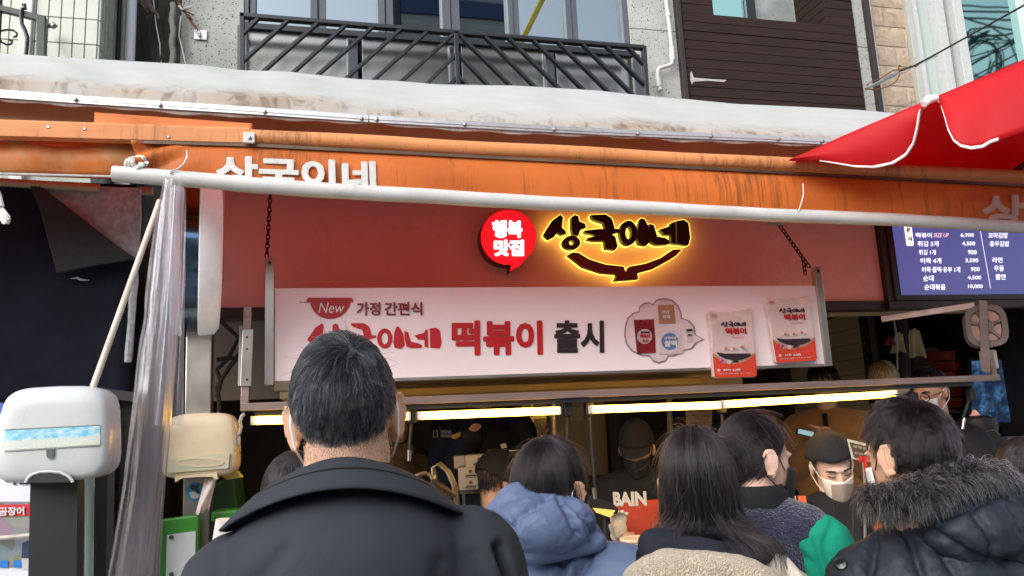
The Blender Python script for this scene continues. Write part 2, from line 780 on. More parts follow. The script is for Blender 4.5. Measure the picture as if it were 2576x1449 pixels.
# ---- granite-faced building, centre
YF = 5.4
gx0, gx1 = P(455, 100, YF)[0], P(612, 100, YF)[0]
hx0, hx1 = P(1588, 120, YF)[0], P(1716, 120, YF)[0]
kx0, kx1 = P(2158, 120, YF)[0], P(2197, 120, YF)[0]
zj = P(1640, 75, YF)[2]
gb = thing('granite_building', ((gx0 + kx1) / 2, YF + 1, 0), 'grey speckled granite building with black balcony and dark wood cladding', 'building')
core = MB()
wallbox(gx0, gx1, YF + .03, YF + 2.5, 2.75, 8, core)
wallbox(gx1, hx0, YF + .25, YF + 2.5, 2.75, 8, core)
wallbox(hx0, kx1, YF + .03, YF + 2.5, 2.75, P(1853, 42, YF)[2] - .3, core)
gw = core.build('wall', mat('dark_mortar', (.05, .05, .05), .9), gb)
for a, c, zz in ((gx0, gx1, [(2.8, zj - .9), (zj - .9, zj + .1), (zj + .1, zj + 1.6), (zj + 1.6, 8)]), (hx0, hx1, [(2.8, zj - 1.05), (zj - 1.05, zj), (zj, zj + 1), (zj + 1, 8)]), (kx0, kx1, [(2.8, zj - 1.05), (zj - 1.05, zj), (zj, zj + 1), (zj + 1, 8)])):
    for z0, z1 in zz:
        wallbox(a, c, YF, YF + .028, z0 + .003, z1 - .003).build('granite_slab', GRANITE, gw, bevel=.002)
# dark vertical trims
for px, wpx in ((1717, 16), (2199, 13)):
    x = P(px, 125, YF - .05)[0]
    wallbox(x - .022, x + .022 if px < 2000 else x + .018, YF - .05, YF + .03, 2.75, 8).build('trim', TRIM, gb, bevel=.004)
# wood cladding: planks
YW = 5.37
zo = P(1853, 42, YW)[2]
ph = (zo - P(1853, 225, YW)[2]) / 8.0
pxl, pxr = P(1722, 120, YW)[0] + .004, P(2158, 120, YW)[0] - .004
clad = wallbox(pxl, pxr, YW + .028, YW + .05, 2.75, zo - .02).build('cladding', TRIM, gb)
wxl, wxr = P(1795, 30, YW)[0], P(2078, 40, YW)[0]
for k in range(16):
    z1 = zo - k * ph
    wallbox(pxl, pxr, YW + random.uniform(-.003, .003), YW + .026, z1 - ph + .004, z1).build('plank', PLANK, clad, bevel=.003)
for k in range(14):
    z0 = zo + k * ph
    wallbox(pxl, wxl, YW + random.uniform(-.003, .003), YW + .026, z0, z0 + ph - .004).build('plank', PLANK, clad, bevel=.003)
    wallbox(wxr, pxr, YW + random.uniform(-.003, .003), YW + .026, z0, z0 + ph - .004).build('plank', PLANK, clad, bevel=.003)
    wallbox(wxr + .002, wxr + .026, YW + .03, YW + .42, z0, z0 + ph - .004).build('plank', PLANK, clad, bevel=.003)
b = MB()
wallbox(pxl, wxl, YW + .03, YF + 2.4, zo - .02, 8, b)
wallbox(wxr + .03, pxr, YW + .03, YF + 2.4, zo - .02, 8, b)
wallbox(wxl, wxr + .03, YW + .5, YF + 2.4, zo - .02, 8, b)
b.build('reveal', TRIM, gb)
PATCH = mat('bare_plaster_patch', (.42, .39, .38), .85, var=.1)
plate([(1737, 183), (1740, 179), (1745, 195), (1790, 199), (1828, 201), (1822, 206), (1780, 203), (1745, 205), (1741, 212), (1737, 200)], YW - .006, .004).build('scrape', PATCH, clad)
# recessed window in the wood
YR = YW + .4
wf = wallbox(wxl, wxr, YR, YR + .05, zo + .0, zo + .05).build('window', TRIM, gb)
for a, c, m_, nm in ((1740, 1875, m_glass('teal_glass', (.42, .72, .68), .06), 'pane'), (1899, 2036, mat('frosted_glass', (.25, .28, .28), .35, var=.35, vs=7, bump=.2, bs=200), 'pane')):
    x0, x1 = P(a, 30, YR)[0], P(c, 30, YR)[0]
    wallbox(x0, x1, YR + .02, YR + .03, zo, 8).build(nm, m_, wf)
for a, c in ((1876, 1898), (2037, 2044)):
    wallbox(P(a, 30, YR)[0], P(c, 30, YR)[0], YR - .02, YR + .04, zo, 8).build('stile', IRON, wf)
# big window band
YG = 5.47
GL = m_glass('sky_glass', (.33, .39, .43), .015, .012)
GL2 = m_glass('grey_panel_glass', (.34, .335, .32), .26, .05)
bw = thing('window_band', ((gx1 + hx0) / 2, YG, 3.0), 'row of grey framed windows behind the black balcony', 'windows')
bw.parent = None
zt = 8.0
panes = [(645.6, 779.6), (820.5, 947.5), (988, 1108), (1153.5, 1272), (1301.5, 1415.8), (1446.8, 1556.9)]
zsill = P(1290, 108, YG)[2]
for a, c in panes:
    wallbox(P(a, 30, YG)[0], P(c, 30, YG)[0], YG, YG + .01, zsill, zt).build('pane', GL, bw)
edges = [612] + [e for ab in panes for e in ab] + [1588]
for k in range(0, len(edges), 2):
    x0, x1 = P(edges[k], 30, YG)[0], P(edges[k + 1], 30, YG)[0]
    xm = (x0 + x1) / 2
    wallbox(x0 + .001, xm - .003, YG - .06, YG + .04, zsill - .03, zt).build('stile', FRAME_GREY, bw, bevel=.004)
    wallbox(xm + .003, x1 - .001, YG - .045, YG + .04, zsill - .03, zt).build('stile', FRAME_GREY, bw, bevel=.004)
X0, X1 = P(612, 60, YG)[0] + .002, P(1588, 90, YG)[0] - .002
zp1 = P(1010, 104, YG)[2]
wallbox(X0, X1, YG - .07, YG + .04, zp1, zsill - .032).build('transom', FRAME_GREY, bw, bevel=.004)
low = [(625.8, 875), (899.6, 1129.6), (1149, 1365), (1386, 1588)]
lowx = [X0] + [P(e, 140, YG)[0] for ab in low for e in ab][1:-1] + [X1]
for k in range(4):
    x0, x1 = lowx[2 * k] + .04, lowx[2 * k + 1] - .01
    wallbox(x0, x1, YG - .012, YG + .0, 2.85, zp1 - .012).build('panel', GL2, bw)
    s_ = MB()
    wallbox(x0 - .008, x0 - .001, YG - .02, YG + .01, 2.85, zp1 - .011, s_)
    wallbox(x1 + .001, x1 + .008, YG - .02, YG + .01, 2.85, zp1 - .011, s_)
    wallbox(x0 - .008, x1 + .008, YG - .02, YG + .01, zp1 - .01, zp1 - .003, s_)
    s_.build('panel_edge', ALU, bw)
for k in range(5):
    x = (lowx[0], (lowx[1] + lowx[2]) / 2, (lowx[3] + lowx[4]) / 2, (lowx[5] + lowx[6]) / 2, lowx[7])[k]
    wallbox(x - .035, x + .035, YG - .075, YG - .022, 2.85, zp1 - .002).build('stile', FRAME_GREY, bw, bevel=.004)
# balcony railing with diagonal bars
YB = 5.16
bal = thing('balcony_railing', (P(1110, 200, YB)[0], YB, 3.1), 'black steel balcony railing of slanting bars in a chevron', 'railing')
MB().bar(P(604, 40, YB), P(1618, 121, YB), .05, .03).build('rail', IRON, bal, bevel=.003)
MB().bar(P(612, 66, YB + .17), P(1592, 138, YB + .17), .04, .045).build('rail', IRON, bal, bevel=.003)
for (a, b_), w_ in ((((609, 36), (609, 330)), .03), (((1619, 118), (1632, 340)), .03), (((1146, 82), (1157, 320)), .032)):
    MB().bar(P(*a, YB), P(*b_, YB), .05, w_, (1, 0, 0)).build('post', IRON, bal, bevel=.003)
z2 = lambda x, y: (575 + .2822 * x, .2822 * y)
z3 = lambda x, y: (1214 + .2822 * x, .2822 * y)
bars = [(z2(280, 150), z2(110, 322), 0), (z2(545, 170), z2(115, 560), 0)]
bars += [(z2(a, b_), z2(c, d), 1) for a, b_, c, d in ((810, 195, 320, 630), (1060, 210, 575, 650), (1300, 230, 800, 665), (1550, 250, 1060, 690), (1785, 270, 1305, 705), (2020, 290, 1560, 710), (2030, 485, 1780, 735), (2042, 690, 1980, 745))]
bars += [(z2(a, b_), z2(c, d), 1) for a, b_, c, d in ((2032, 290, 2490, 745), (2050, 488, 2310, 760), (2050, 690, 2110, 745))]
bars += [(z3(a, b_), z3(c, d), 1) for a, b_, c, d in ((0, 310, 478, 790), (212, 325, 692, 800), (428, 340, 912, 818), (648, 355, 1130, 832), (862, 370, 1342, 852))]
bars += [(z3(1072, 385), z3(1452, 770), 0), (z3(1275, 400), z3(1432, 572), 0)]
for a, b_, ext in bars:
    pa, pb = P(*a, YB), P(*b_, YB)
    if ext:
        pb = pb + (pb - pa) * min(.6, .35 / np.linalg.norm(pb - pa))
    MB().bar(pa, pb, .019, .042, (0, 1, 0)).build('bar', IRON, bal)
# white drain pipe
dp = [z3(*q) for q in ((1628, -200), (1635, 0), (1660, 200), (1685, 420), (1692, 535), (1686, 566), (1665, 582), (1600, 600), (1570, 612), (1560, 640), (1560, 690), (1575, 760), (1585, 802))]
dr = thing('drain_pipe', LY([dp[-1]], YF - .06)[0], 'thin white crooked drain pipe on the granite wall', 'pipe')
MB().tube(LY(dp, YF - .06), .0165, 10).build('pipe', PVC, dr, smooth=True)
for a, c in ((z3(1685, 425), z3(1692, 540)), (z3(1560, 690), z3(1575, 770)), (z3(1652, 120), z3(1656, 150))):
    MB().tube(LY([a, c], YF - .06), .022, 10).build('sleeve', PVC, dr, smooth=True)

# ---- dark weathered wall and pipes between the houses
dwx0, dwx1 = P(300, 80, 5.5)[0] - .4, P(455, 80, YF)[0] - .004
dw = wallbox(dwx0, dwx1, 5.5, 7, 0, 8).build('weathered_wall', m_dark_wall(), None)
tag(dw, 'dark weathered wall in the gap between the two buildings', 'wall')


def vpipe(name, px, wpx, Y, m_, label, extra=()):
    r = wpx / 2 / 1935 * Y * 1.08
    x = P(px, 80, Y)[0]
    o = MB().tube([(x, Y, 2.5), (x, Y, 8)], r, 14).build(name, m_, None, smooth=True)
    return tag(o, label, 'pipe')


vpipe('drain_pipe', 329, 22, 5.25, mat('pale_blue_pvc', (.56, .6, .68), .35, var=.06), 'wide pale grey plastic pipe beside the dark wall')
vpipe('conduit', 311, 9, 5.3, mat('beige_conduit', (.5, .46, .42), .5), 'thin beige conduit left of the wide pale pipe')
vpipe('conduit', 299, 8, 5.28, BLACK, 'thin black conduit against the tiled house')
pts = [P(434 + 2 * math.sin(k), 8 + k * 9, 5.3) for k in range(24)]
cb = MB()
cb.tube(pts, [.019 + (.003 if k % 2 else 0) for k in range(24)], 10)
tag(cb.build('cable', mat('grey_corrugated', (.2, .2, .18), .7, var=.2), None, smooth=True, sharp=80), 'thick grey wrapped cable running down beside the granite', 'cable')
for a, m_, lb, r in (([(385, -10), (392, 60), (402, 110), (406, 180)], PVC, 'thin pale wire crossing the dark weathered wall', .004), ([(455, 40), (450, 90), (460, 130), (470, 180)], PVC, 'thin pale wire hanging by the thick grey cable', .004), ([(405, 0), (398, 40), (408, 90), (402, 180)], BLACK, 'thin black wire on the dark weathered wall', .005)):
    tag(MB().tube(LY(a, 5.32), r, 6).build('wire', m_, None, smooth=True), lb, 'wire')
br = MB()
br.tube(LY([(345, 2), (360, 10), (370, 22), (374, 34)], 5.3), [.03, .026, .02, .012], 8)
br.tube(LY([(368, -5), (374, 12), (384, 26), (395, 36), (400, 48)], 5.28), [.024, .02, .017, .012, .008], 8)
tag(br.build('branch', mat('grey_bark', (.08, .065, .05), .9, var=.4, vs=20, bump=.8), None, smooth=True), 'knotty grey branch stub hanging over the dark wall', 'branch')
# turnbuckle anchored on the granite
tb = thing('turnbuckle', P(507, 100, YF - .02), 'rusty turnbuckle and wires bolted to a small steel plate', 'turnbuckle')
MB().box(P(505, 88, YF - .01), (.085, .012, .075)).build('plate', GALV, tb, bevel=.003)
MB().tube(LY([(503, 90), (497, 82), (492, 70), (499, 74), (503, 84)], YF - .04), .007, 8).build('hook', GALV, tb, smooth=True)
MB().tube(LY([(493, 70), (484, 58), (476, 46)], YF - .06), .009, 8).build('rod', RUST, tb, smooth=True)
MB().tube(LY([(479, 54), (470, 40), (474, 36), (484, 50), (479, 54)], YF - .06), .004, 6).build('body', RUST, tb, smooth=True)
MB().tube(LY([(476, 44), (462, 28), (450, 8), (444, -20)], YF - .08), .008, 6).build('strand', RUST, tb, smooth=True)
MB().tube(LY([(488, 38), (470, 30), (455, 12), (440, 4), (432, 22)], YF - .09), .005, 6).build('strand', RUST, tb, smooth=True)
MB().tube(LY([(480, 18), (468, 20), (458, 24), (450, 14)], YF - .1), .009, 6).build('knot', PVC, tb, smooth=True)

# ---- stone-faced building, right
YS = 5.62
sx0, sx1 = P(2206, 130, YS)[0], P(2288, 130, YS)[0]
sb = thing('stone_building', (sx0 + 1.5, YS + 1, 0), 'beige split stone building with white framed window at top right', 'building')
b = MB()
wallbox(sx0, sx1, YS + .012, YS + 2, 0, 8, b)
wallbox(sx1, sx1 + 3, YS + .3, YS + 2, 0, 8, b)
sw = b.build('wall', GROUT, sb)
rh = (P(2235, 61, YS)[2] - P(2240, 110, YS)[2])
zr = P(2230, 19, YS)[2]
for r in range(-9, 16):
    z1 = zr - r * rh
    if z1 - rh < 2.3 or z1 > 6.5:
        continue
    off = (.13, .33, .2, .07, .26)[r % 5]
    xs = [sx0 + .003] + [x for x in (sx0 + off, sx0 + off + .34) if x < sx1 - .02] + [sx1 - .002]
    for a, c in zip(xs, xs[1:]):
        m_ = MB()
        nx, nz = 5, 4
        fn = lambda u, v, a=a, c=c, z1=z1: (a + .004 + (c - a - .008) * u, YS - (.012 * random.random() + .004 if 0 < u < 1 and 0 < v < 1 else 0), z1 - .004 - (rh - .008) * v)
        m_.grid(fn, nx, nz)
        m_.build('stone_block', STONE, sw, smooth=False, solid=0)
WF = mat('white_window_frame', (.50, .51, .515), .3, var=.05)
WF2 = mat('aged_frame_grey', (.42, .43, .4), .5, var=.1)
sg = m_glass('teal_window_glass', (.33, .56, .53), .03, .02)
cu = mat('pale_curtain_glass', (.42, .5, .47), .15, var=.2, vs=2, stretch=(5, 5, .2), coat=.6)
wn_ = wallbox(P(2287, 134, YS)[0], P(2300, 134, YS)[0], YS - .05, YS + .29, 2.4, 7.5).build('window', WF2, sb, bevel=.004)
for a, c, y0, y1, m_, nm in ((2300, 2318, -.03, .2, WF, 'frame'), (2318, 2372, .10, .11, cu, 'pane'), (2372, 2393, .0, .2, WF, 'stile'), (2393, 2410, .16, .17, sg, 'pane'), (2410, 2433, -.03, .15, WF, 'stile'), (2433, 2588, .05, .06, sg, 'pane'), (2588, 2612, -.03, .15, WF, 'stile'), (2612, 2900, .05, .06, sg, 'pane')):
    wallbox(P(a, 134, YS)[0] + .001, P(c, 134, YS)[0] - .001, YS + y0, YS + y1, 2.4, 7.5).build(nm, m_, wn_, bevel=.005 if m_ is WF else 0)
# guy cable with turnbuckle, right
z4 = lambda x, y: (1852.8 + .3351 * x, .3351 * y)
gc = thing('guy_cable', P(2180, 226, 5.3), 'steel guy cable with a rusty turnbuckle running up to the right', 'cable')
MB().tube([P(*z4(1225, 535), 5.1), P(*z4(1340, 490), 5.0), P(*z4(1500, 405), 4.85), P(*z4(2158, 40), 4.2), P(*z4(2900, -380), 3.4)], .0075, 6).build('cable', mat('dark_wire', (.05, .05, .045), .5, metal=.6), gc, smooth=True)
MB().tube([P(*z4(*q), 5.2) for q in ((972, 668), (1010, 650), (1100, 605), (1190, 560), (1225, 535))], [.01, .012, .016, .014, .01], 8).build('rod', GALV, gc, smooth=True)
for pts in ([(975, 640), (1000, 620), (1080, 590), (1170, 530), (1250, 515), (1340, 490), (1368, 488), (1350, 500), (1300, 495)], [(975, 668), (1050, 672), (1140, 650), (1200, 610), (1225, 560), (1215, 520), (1222, 490), (1235, 500)], [(985, 655), (1090, 600), (1150, 560), (1260, 545), (1330, 500), (1480, 428), (1510, 420)]):
    MB().tube([P(*z4(*q), 5.16) for q in pts], .0055, 6).build('strand', RUST if pts[0][0] == 975 else GALV, gc, smooth=True)

# ---- what the windows mirror: a house across the street, a guy-wire guard, slack cables
YO = 15.9                      # mirrored depth; the real depth is 2*YG - YO


def mir(px, py, Yv):
    p = P(px, py, Yv)
    return V(p[0], 2 * YG - p[1], p[2])


ox0, ox1 = mir(1010, 40, YO)[0], mir(1292, 40, YO)[0]
ob = thing('opposite_building', ((ox0 + ox1) / 2, 2 * YG - YO, 0), 'grey clad building across the street, mirrored in the balcony windows', 'building')
yo = 2 * YG - YO
OPP = m_siding('grey_metal_siding', (.30, .31, .30))
wallbox(ox0, ox1, yo - 3, yo, 0, 14.0).build('wall', OPP, ob)
zb0, zb1 = mir(1210, 49, YO)[2], mir(1210, 8, YO)[2]
wallbox(ox0 - .01, ox1 + .01, yo + .002, yo + .06, zb0, zb1).build('band', mat('blue_cladding', (.012, .035, .11), .45, var=.1), ob)
wallbox(mir(988, 40, YO)[0], ox0 - .012, yo - 2, yo - .05, 0, 14.0).build('return_wall', mat('dark_cladding', (.05, .05, .055), .6), ob)
yg = thing('guy_wire_guard', mir(1260, 225, 13.2), 'yellow guy wire guard across the street, mirrored in the window', 'guard')
MB().tube([mir(1250, 232, 13.2), mir(1325, 78, 13.2), mir(1366, -4, 13.2), mir(1440, -150, 13.2)], .055, 8).build('sleeve', mat('yellow_plastic', (.85, .6, .03), .4, emit=None), yg, smooth=True)
oc = thing('overhead_cables', mir(2500, 130, 9.2), 'tangle of slack black overhead cables mirrored in the right window', 'cables')
for k in range(26):
    a, c = random.uniform(0, 6.28), random.uniform(.4, 1.0)
    if k < 12:
        pts = [mir(2500 + 75 * c * math.cos(a + t * .7) + 6 * t, 118 + 88 * c * math.sin(a + t * .7), 9.2 + .1 * math.sin(t + k)) for t in range(8)]
    else:
        y0, y1 = random.uniform(-40, 260), random.uniform(-40, 220)
        pts = [mir(2380 + 50 * t, y0 + (y1 - y0) * t / 7 + 14 * math.sin(t * .45) + random.uniform(-3, 3), 9.2) for t in range(8)]
    MB().tube(pts, random.uniform(.008, .02), 5).build('strand', BLACK, oc, smooth=True)


# ---- the other side of the street, behind the viewer: it shades the low sky and shows in the grey panels
def street_house(x0, x1, h, col, label, cols, rows):
    y = -5.4
    o = thing('street_house', ((x0 + x1) / 2, y - 2, 0), label, 'house', 'houses across the street')
    wallbox(x0, x1, y - 4, y, 0, h).build('wall', mat('render_%d' % int(col[0] * 1000), col, .8, var=.12, vs=2), o)
    wallbox(x0 - .1, x1 + .1, y - 4.1, y + .12, h + .001, h + .12).build('roof', mat('roof_slab', (.2, .2, .2), .8), o)
    w = (x1 - x0) / (cols + .6)
    for r in range(rows):
        for c in range(cols):
            cx, cz_ = x0 + w * (c + .8), 2.3 + 2.3 * r + .75
            f = wallbox(cx - w * .32, cx + w * .32, y + .002, y + .05, cz_ - .55, cz_ + .55).build('window', PVC, o)
            wallbox(cx - w * .28, cx + w * .28, y + .051, y + .06, cz_ - .5, cz_ + .5).build('pane', GL2, f)
    wallbox(x0 + .3, x1 - .3, y + .002, y + .08, .1, 2.1).build('shopfront', mat('shop_shutter', (.25, .25, .27), .5), o)


street_house(-9, -3.2, 3.9, (.34, .31, .28), 'tan house across the street, far left behind the viewer', 4, 1)
street_house(-3.0, ox0 - .9, 3.6, (.42, .4, .37), 'pale house across the street, behind the viewer', 3, 1)
street_house(ox1 + .3, ox1 + 5.2, 4.0, (.36, .3, .26), 'brownish house across the street, right behind the viewer', 3, 1)
street_house(ox1 + 5.4, ox1 + 11, 3.7, (.40, .39, .38), 'grey house across the street, far right behind the viewer', 4, 1)

# ================================================================== AWNINGS AND PARASOL
def m_tarp():
    t = NT('white_tarpaulin')
    uv = t.n('ShaderNodeSeparateXYZ')
    t.l(t.tc.outputs['UV'], uv.inputs[0])
    w = t.n('ShaderNodeTexWave', wave_type='BANDS', bands_direction='DIAGONAL')
    w.inputs['Scale'].default_value = 42
    w.inputs['Distortion'].default_value = 2
    w.inputs['Detail Scale'].default_value = 2
    t.l(t.tc.outputs['Object'], w.inputs[0])
    n1 = t.noise(5, 6, .7)
    base = t.ramp(n1, [(.3, (.60, .62, .615)), (.7, (.68, .695, .69))])
    # runs of dirt on the hanging lip (v > .6), long in z
    st = t.noise(13, 5, .6, stretch=(1.3, 1, .32), dist=1.0)
    st2 = t.noise(2.6, 3, .5)
    lip = t.ramp(uv.outputs[1], [(.47, 0.0), (.60, 1.0), (.76, .85), (1, .6)])
    f = t.math('MULTIPLY', lip, t.ramp(t.math('ADD', st, t.math('MULTIPLY', t.math('SUBTRACT', st2, .5), .45)), [(.50, .0), (.72, .85)]))
    wash = t.math('MULTIPLY', lip, t.ramp(st2, [(.36, .12), (.62, .62)]))
    c = t.mix(f, t.mix(wash, base, (.46, .32, .2)), (.19, .11, .05))
    gr = t.math('MULTIPLY', t.ramp(uv.outputs[1], [(.1, 0.0), (.5, .5)]), t.ramp(t.noise(9, 7, .75), [(.52, 0.0), (.75, .35)]))
    c = t.mix(gr, c, (.45, .42, .38))
    sp = t.ramp(t.noise(90, 2), [(.70, 0.0), (.76, .5)])
    c = t.mix(sp, c, (.35, .33, .30))
    bm = t.bump(w.outputs['Fac'], .22, .004, t.bump(t.noise(5, 3), .18, .02))
    d = t.bsdf(c, .7, normal=bm, spec=.3)
    tr = t.n('ShaderNodeBsdfTranslucent')
    t.l(c, tr.inputs[0])
    mx = t.n('ShaderNodeMixShader')
    mx.inputs[0].default_value = .38
    t.l(d.outputs[0], mx.inputs[1])
    t.l(tr.outputs[0], mx.inputs[2])
    return t.done(mx)


def m_orange(name, col, soot, mould=0.0, trans=.35, fade=0.0):
    t = NT(name)
    base = t.ramp(t.noise(3, 5, .6, stretch=(1, 1, .6)), [(.3, tuple(x * .84 for x in col)), (.7, col)])
    if fade:
        base = t.mix(t.ramp(t.noise(4.5, 4, .6, dist=.7), [(.40, 0.0), (.62, fade)]), base, (.72, .42, .22))
    if mould:
        base = t.mix(t.ramp(t.noise(7, 6, .7, dist=.8), [(.50, 0.0), (.7, mould)]), base, (.33, .26, .1))
    base = t.mix(t.ramp(t.noise(1.7, 6, .65, stretch=(1, 1, 2.5), dist=.8), [(.45, 0.0), (.70, .5)]), base, tuple(a * b for a, b in zip(col, (.62, .5, .45))))
    s = t.noise(22, 7, .8, stretch=(2.0, 1, .10), dist=.4)
    big = t.noise(2.6, 3, .6)
    k = t.ramp(t.math('ADD', s, t.math('MULTIPLY', t.math('SUBTRACT', big, .5), .6)), [(.53, 0.0), (.70, soot)])
    c = t.mix(k, base, (.17, .055, .022))
    d = t.bsdf(c, .45, normal=t.bump(t.noise(60, 4), .1, .003), spec=.4)
    tr = t.n('ShaderNodeBsdfTranslucent')
    t.l(c, tr.inputs[0])
    mx = t.n('ShaderNodeMixShader')
    mx.inputs[0].default_value = trans
    t.l(d.outputs[0], mx.inputs[1])
    t.l(tr.outputs[0], mx.inputs[2])
    return t.done(mx)


ORG = (.84, .26, .055)
ORANGE = m_orange('orange_awning_cloth', ORG, .62, 0, .45)
ORANGE_BAR = m_orange('orange_sleeve_cloth', (.86, .36, .14), .6, .3, .2)
ORANGE_ROOF = m_orange('orange_canopy_cloth', (.90, .20, .06), .05, 0, .78)
ORANGE_FADED = m_orange('faded_orange_cloth', (.78, .24, .05), .25, .55, .3, .75)
TARP = m_tarp()

# ---- white tarpaulin roof
TOP = [(-500, 100), (0, 135), (250, 150), (500, 164), (610, 178), (720, 180), (900, 200), (1000, 204), (1100, 213), (1300, 216), (1500, 228), (1620, 241), (1740, 251), (1850, 262), (2050, 271), (2160, 277), (2260, 286), (2600, 306), (3000, 330)]
CRE = [(-500, 160), (0, 197), (180, 208), (317, 228), (480, 230), (639, 241), (772, 251), (914, 268), (980, 282), (1083, 285), (1278, 296), (1383, 302), (1637, 316), (1917, 334), (2600, 372), (3000, 395)]
STR = [(-500, 200), (0, 236), (190, 250), (403, 264), (639, 279), (928, 299), (1278, 319), (1606, 336), (1917, 348), (2090, 357), (2600, 386), (3000, 408)]
BOT = [(-500, 215), (0, 254), (150, 266), (286, 273), (460, 288), (639, 297), (800, 307), (942, 313), (1100, 326), (1278, 336), (1450, 343), (1609, 348), (1700, 356), (1917, 362), (2090, 371), (2600, 402), (3000, 424)]
YL, YK = 2.85, 3.75
ws = np.random.default_rng(3)


def tarp_fn(u, v):
    x = -900 + 3880 * u
    yt, yc, yb = lerp_line(TOP, x), lerp_line(CRE, x), lerp_line(BOT, x)
    wob = .5 * math.sin(x * .021) + .5 * math.sin(x * .0093 + 1)
    if v < .56:
        k = v / .56
        # slope falls from the wall side towards the lip and sags between
        a, b = P(x, yt, YK), P(x, yc, YL + .03)
        p = a + (b - a) * k
        p[2] += .018 * math.sin(math.pi * k) * (1 + .25 * wob) + .006 * math.sin(x * .013 + 9 * k) * math.sin(math.pi * k) + .004 * math.sin(x * .031 - 5 * k) * math.sin(math.pi * k)
        return p
    k = (v - .56) / .44
    p = P(x, yc + (yb - yc) * k + (2.2 * math.sin(x * .045) if k > .85 else 0), YL + .03 * (1 - k) ** 2)
    p[1] += .006 * math.sin(x * .03) * (1 - abs(2 * k - 1))
    return p


tarp = thing('tarpaulin_awning', P(1288, 330, YL), 'dirty white tarpaulin awning stretched below the upstairs windows', 'awning')
MB().grid(tarp_fn, 160, 26).build('sheet', TARP, tarp, smooth=True, sharp=180, solid=.004)
SCREW = mat('zinc_screw', (.35, .33, .3), .4, metal=.9)
for a, c in (((-900), 926), (929, 2600)):
    st = MB()
    xs = np.linspace(a, c, 14)
    for q, (x0, x1) in enumerate(zip(xs, xs[1:])):
        p0, p1 = P(x0, lerp_line(STR, x0), YL - .008), P(x1, lerp_line(STR, x1), YL - .008)
        st.bar(p0, p1, .006, .028)
        st.bar(p0 - V(0, .003, .001), p1 - V(0, .003, .001), .006, .006)
    sp = st.build('batten', ALU, tarp)
    for x in [q for q in (190, 403, 666, 910, 948, 1170, 1395, 1606, 1790, 1960, 2070) if a < q < c]:
        MB().lathe([(.008, 0), (.007, -.004), (.003, -.006)], P(x, lerp_line(STR, x), YL - .016), (0, 1, 0), 10).build('screw', SCREW, sp, smooth=True)
# brown roof board behind the lip
bd = MB()
bd.slab([P(-900, 180, YL + .10), P(2900, 400, YL + .10), P(2900, 520, YL + .10), P(-900, 315, YL + .10)], (0, .02, 0))
bd = bd.build('roof_board', mat('tan_roof_board', (.5, .31, .17), .6, var=.12, vs=2), tarp)

# ---- orange awning: sleeve bar, valance, roof cloth, white roller pipe
YA = 2.45
BARC = [(-500, 300), (0, 326), (631, 345), (1278, 378), (1917, 411), (2576, 446), (3000, 470)]
PIPE = [(284, 438), (425, 448), (568, 459), (732, 472), (940, 487), (1022, 491), (1405, 512), (1721, 530), (2172, 550), (2576, 570), (3000, 592)]
aw = thing('orange_awning', P(1500, 500, YA), 'long orange fabric awning with a sooty valance rolled on a white pipe', 'awning')
xs = np.linspace(625, 2990, 60)
MB().tube([P(x, lerp_line(BARC, x) + 1.2 * math.sin(x * .012), YA) for x in xs], .0265, 14).build('front_bar', ORANGE_BAR, aw, smooth=True)
xs = np.linspace(-900, 628, 36)
sq = MB()
sv, sf = [], []
for k, x in enumerate(xs):
    c0 = P(x, lerp_line(BARC, x), YA)
    sv += [c0 + V(0, a, b_) for a, b_ in ((-.02, -.026), (-.022, .018), (-.012, .027), (.02, .027), (.02, -.026))]
    if k:
        sf += [(5 * k - 5 + a, 5 * k - 5 + (a + 1) % 5, 5 * k + (a + 1) % 5, 5 * k + a) for a in range(5)]
sq.add(sv, sf + [(4, 3, 2, 1, 0), tuple(5 * len(xs) - 5 + a for a in range(5))])
sq.build('front_bar', ORANGE_BAR, aw)
for px, py in ((122, 320), (213, 325), (662 * .64 + 0, 345)):
    MB().lathe([(.007, 0), (.004, -.004)], P(px, py, YA - .02), (0, 1, 0), 10).build('rivet', SCREW, aw)
# dark keder rail under the bar
kr = MB()
xs = np.linspace(330, 2990, 40)
for x0, x1 in zip(xs, xs[1:]):
    o0, o1 = (22, 22)
    kr.bar(P(x0, lerp_line(BARC, x0) + 21, YA - .012), P(x1, lerp_line(BARC, x1) + 21, YA - .012), .012, .011)
kr.build('keder_rail', mat('grimy_rail', (.12, .075, .05), .5, metal=.4, var=.5, vs=12, stretch=(.3, 1, 1)), aw)


def val_fn(u, v):
    x = 332 + 2660 * u
    yt = lerp_line(BARC, x) + 22
    yb = lerp_line(PIPE, max(x, 284)) - 4
    y = yt + (yb - yt) * v
    g = max(0.0, 1 - (x - 332) / 160.0)
    x += 22 * g * v
    p = P(x, y, YA - .006)
    p[1] += -.012 * math.sin(v * math.pi) + .005 * math.sin(x * .017) * v + g * .022 * math.sin(v * 9 + x * .05) - .012 * v
    return p


MB().grid(val_fn, 140, 10).build('valance', ORANGE, aw, smooth=True, sharp=180, solid=.002)
xs = np.linspace(284, 2990, 60)
wp_ = MB().tube([P(x, lerp_line(PIPE, x) + 1.0 * math.sin(x * .01 + 1) + .4 * math.sin(x * .033), YA - .03) for x in xs], .0248, 18)
wp = wp_.build('roller_pipe', PVC, aw, smooth=True, sharp=60)
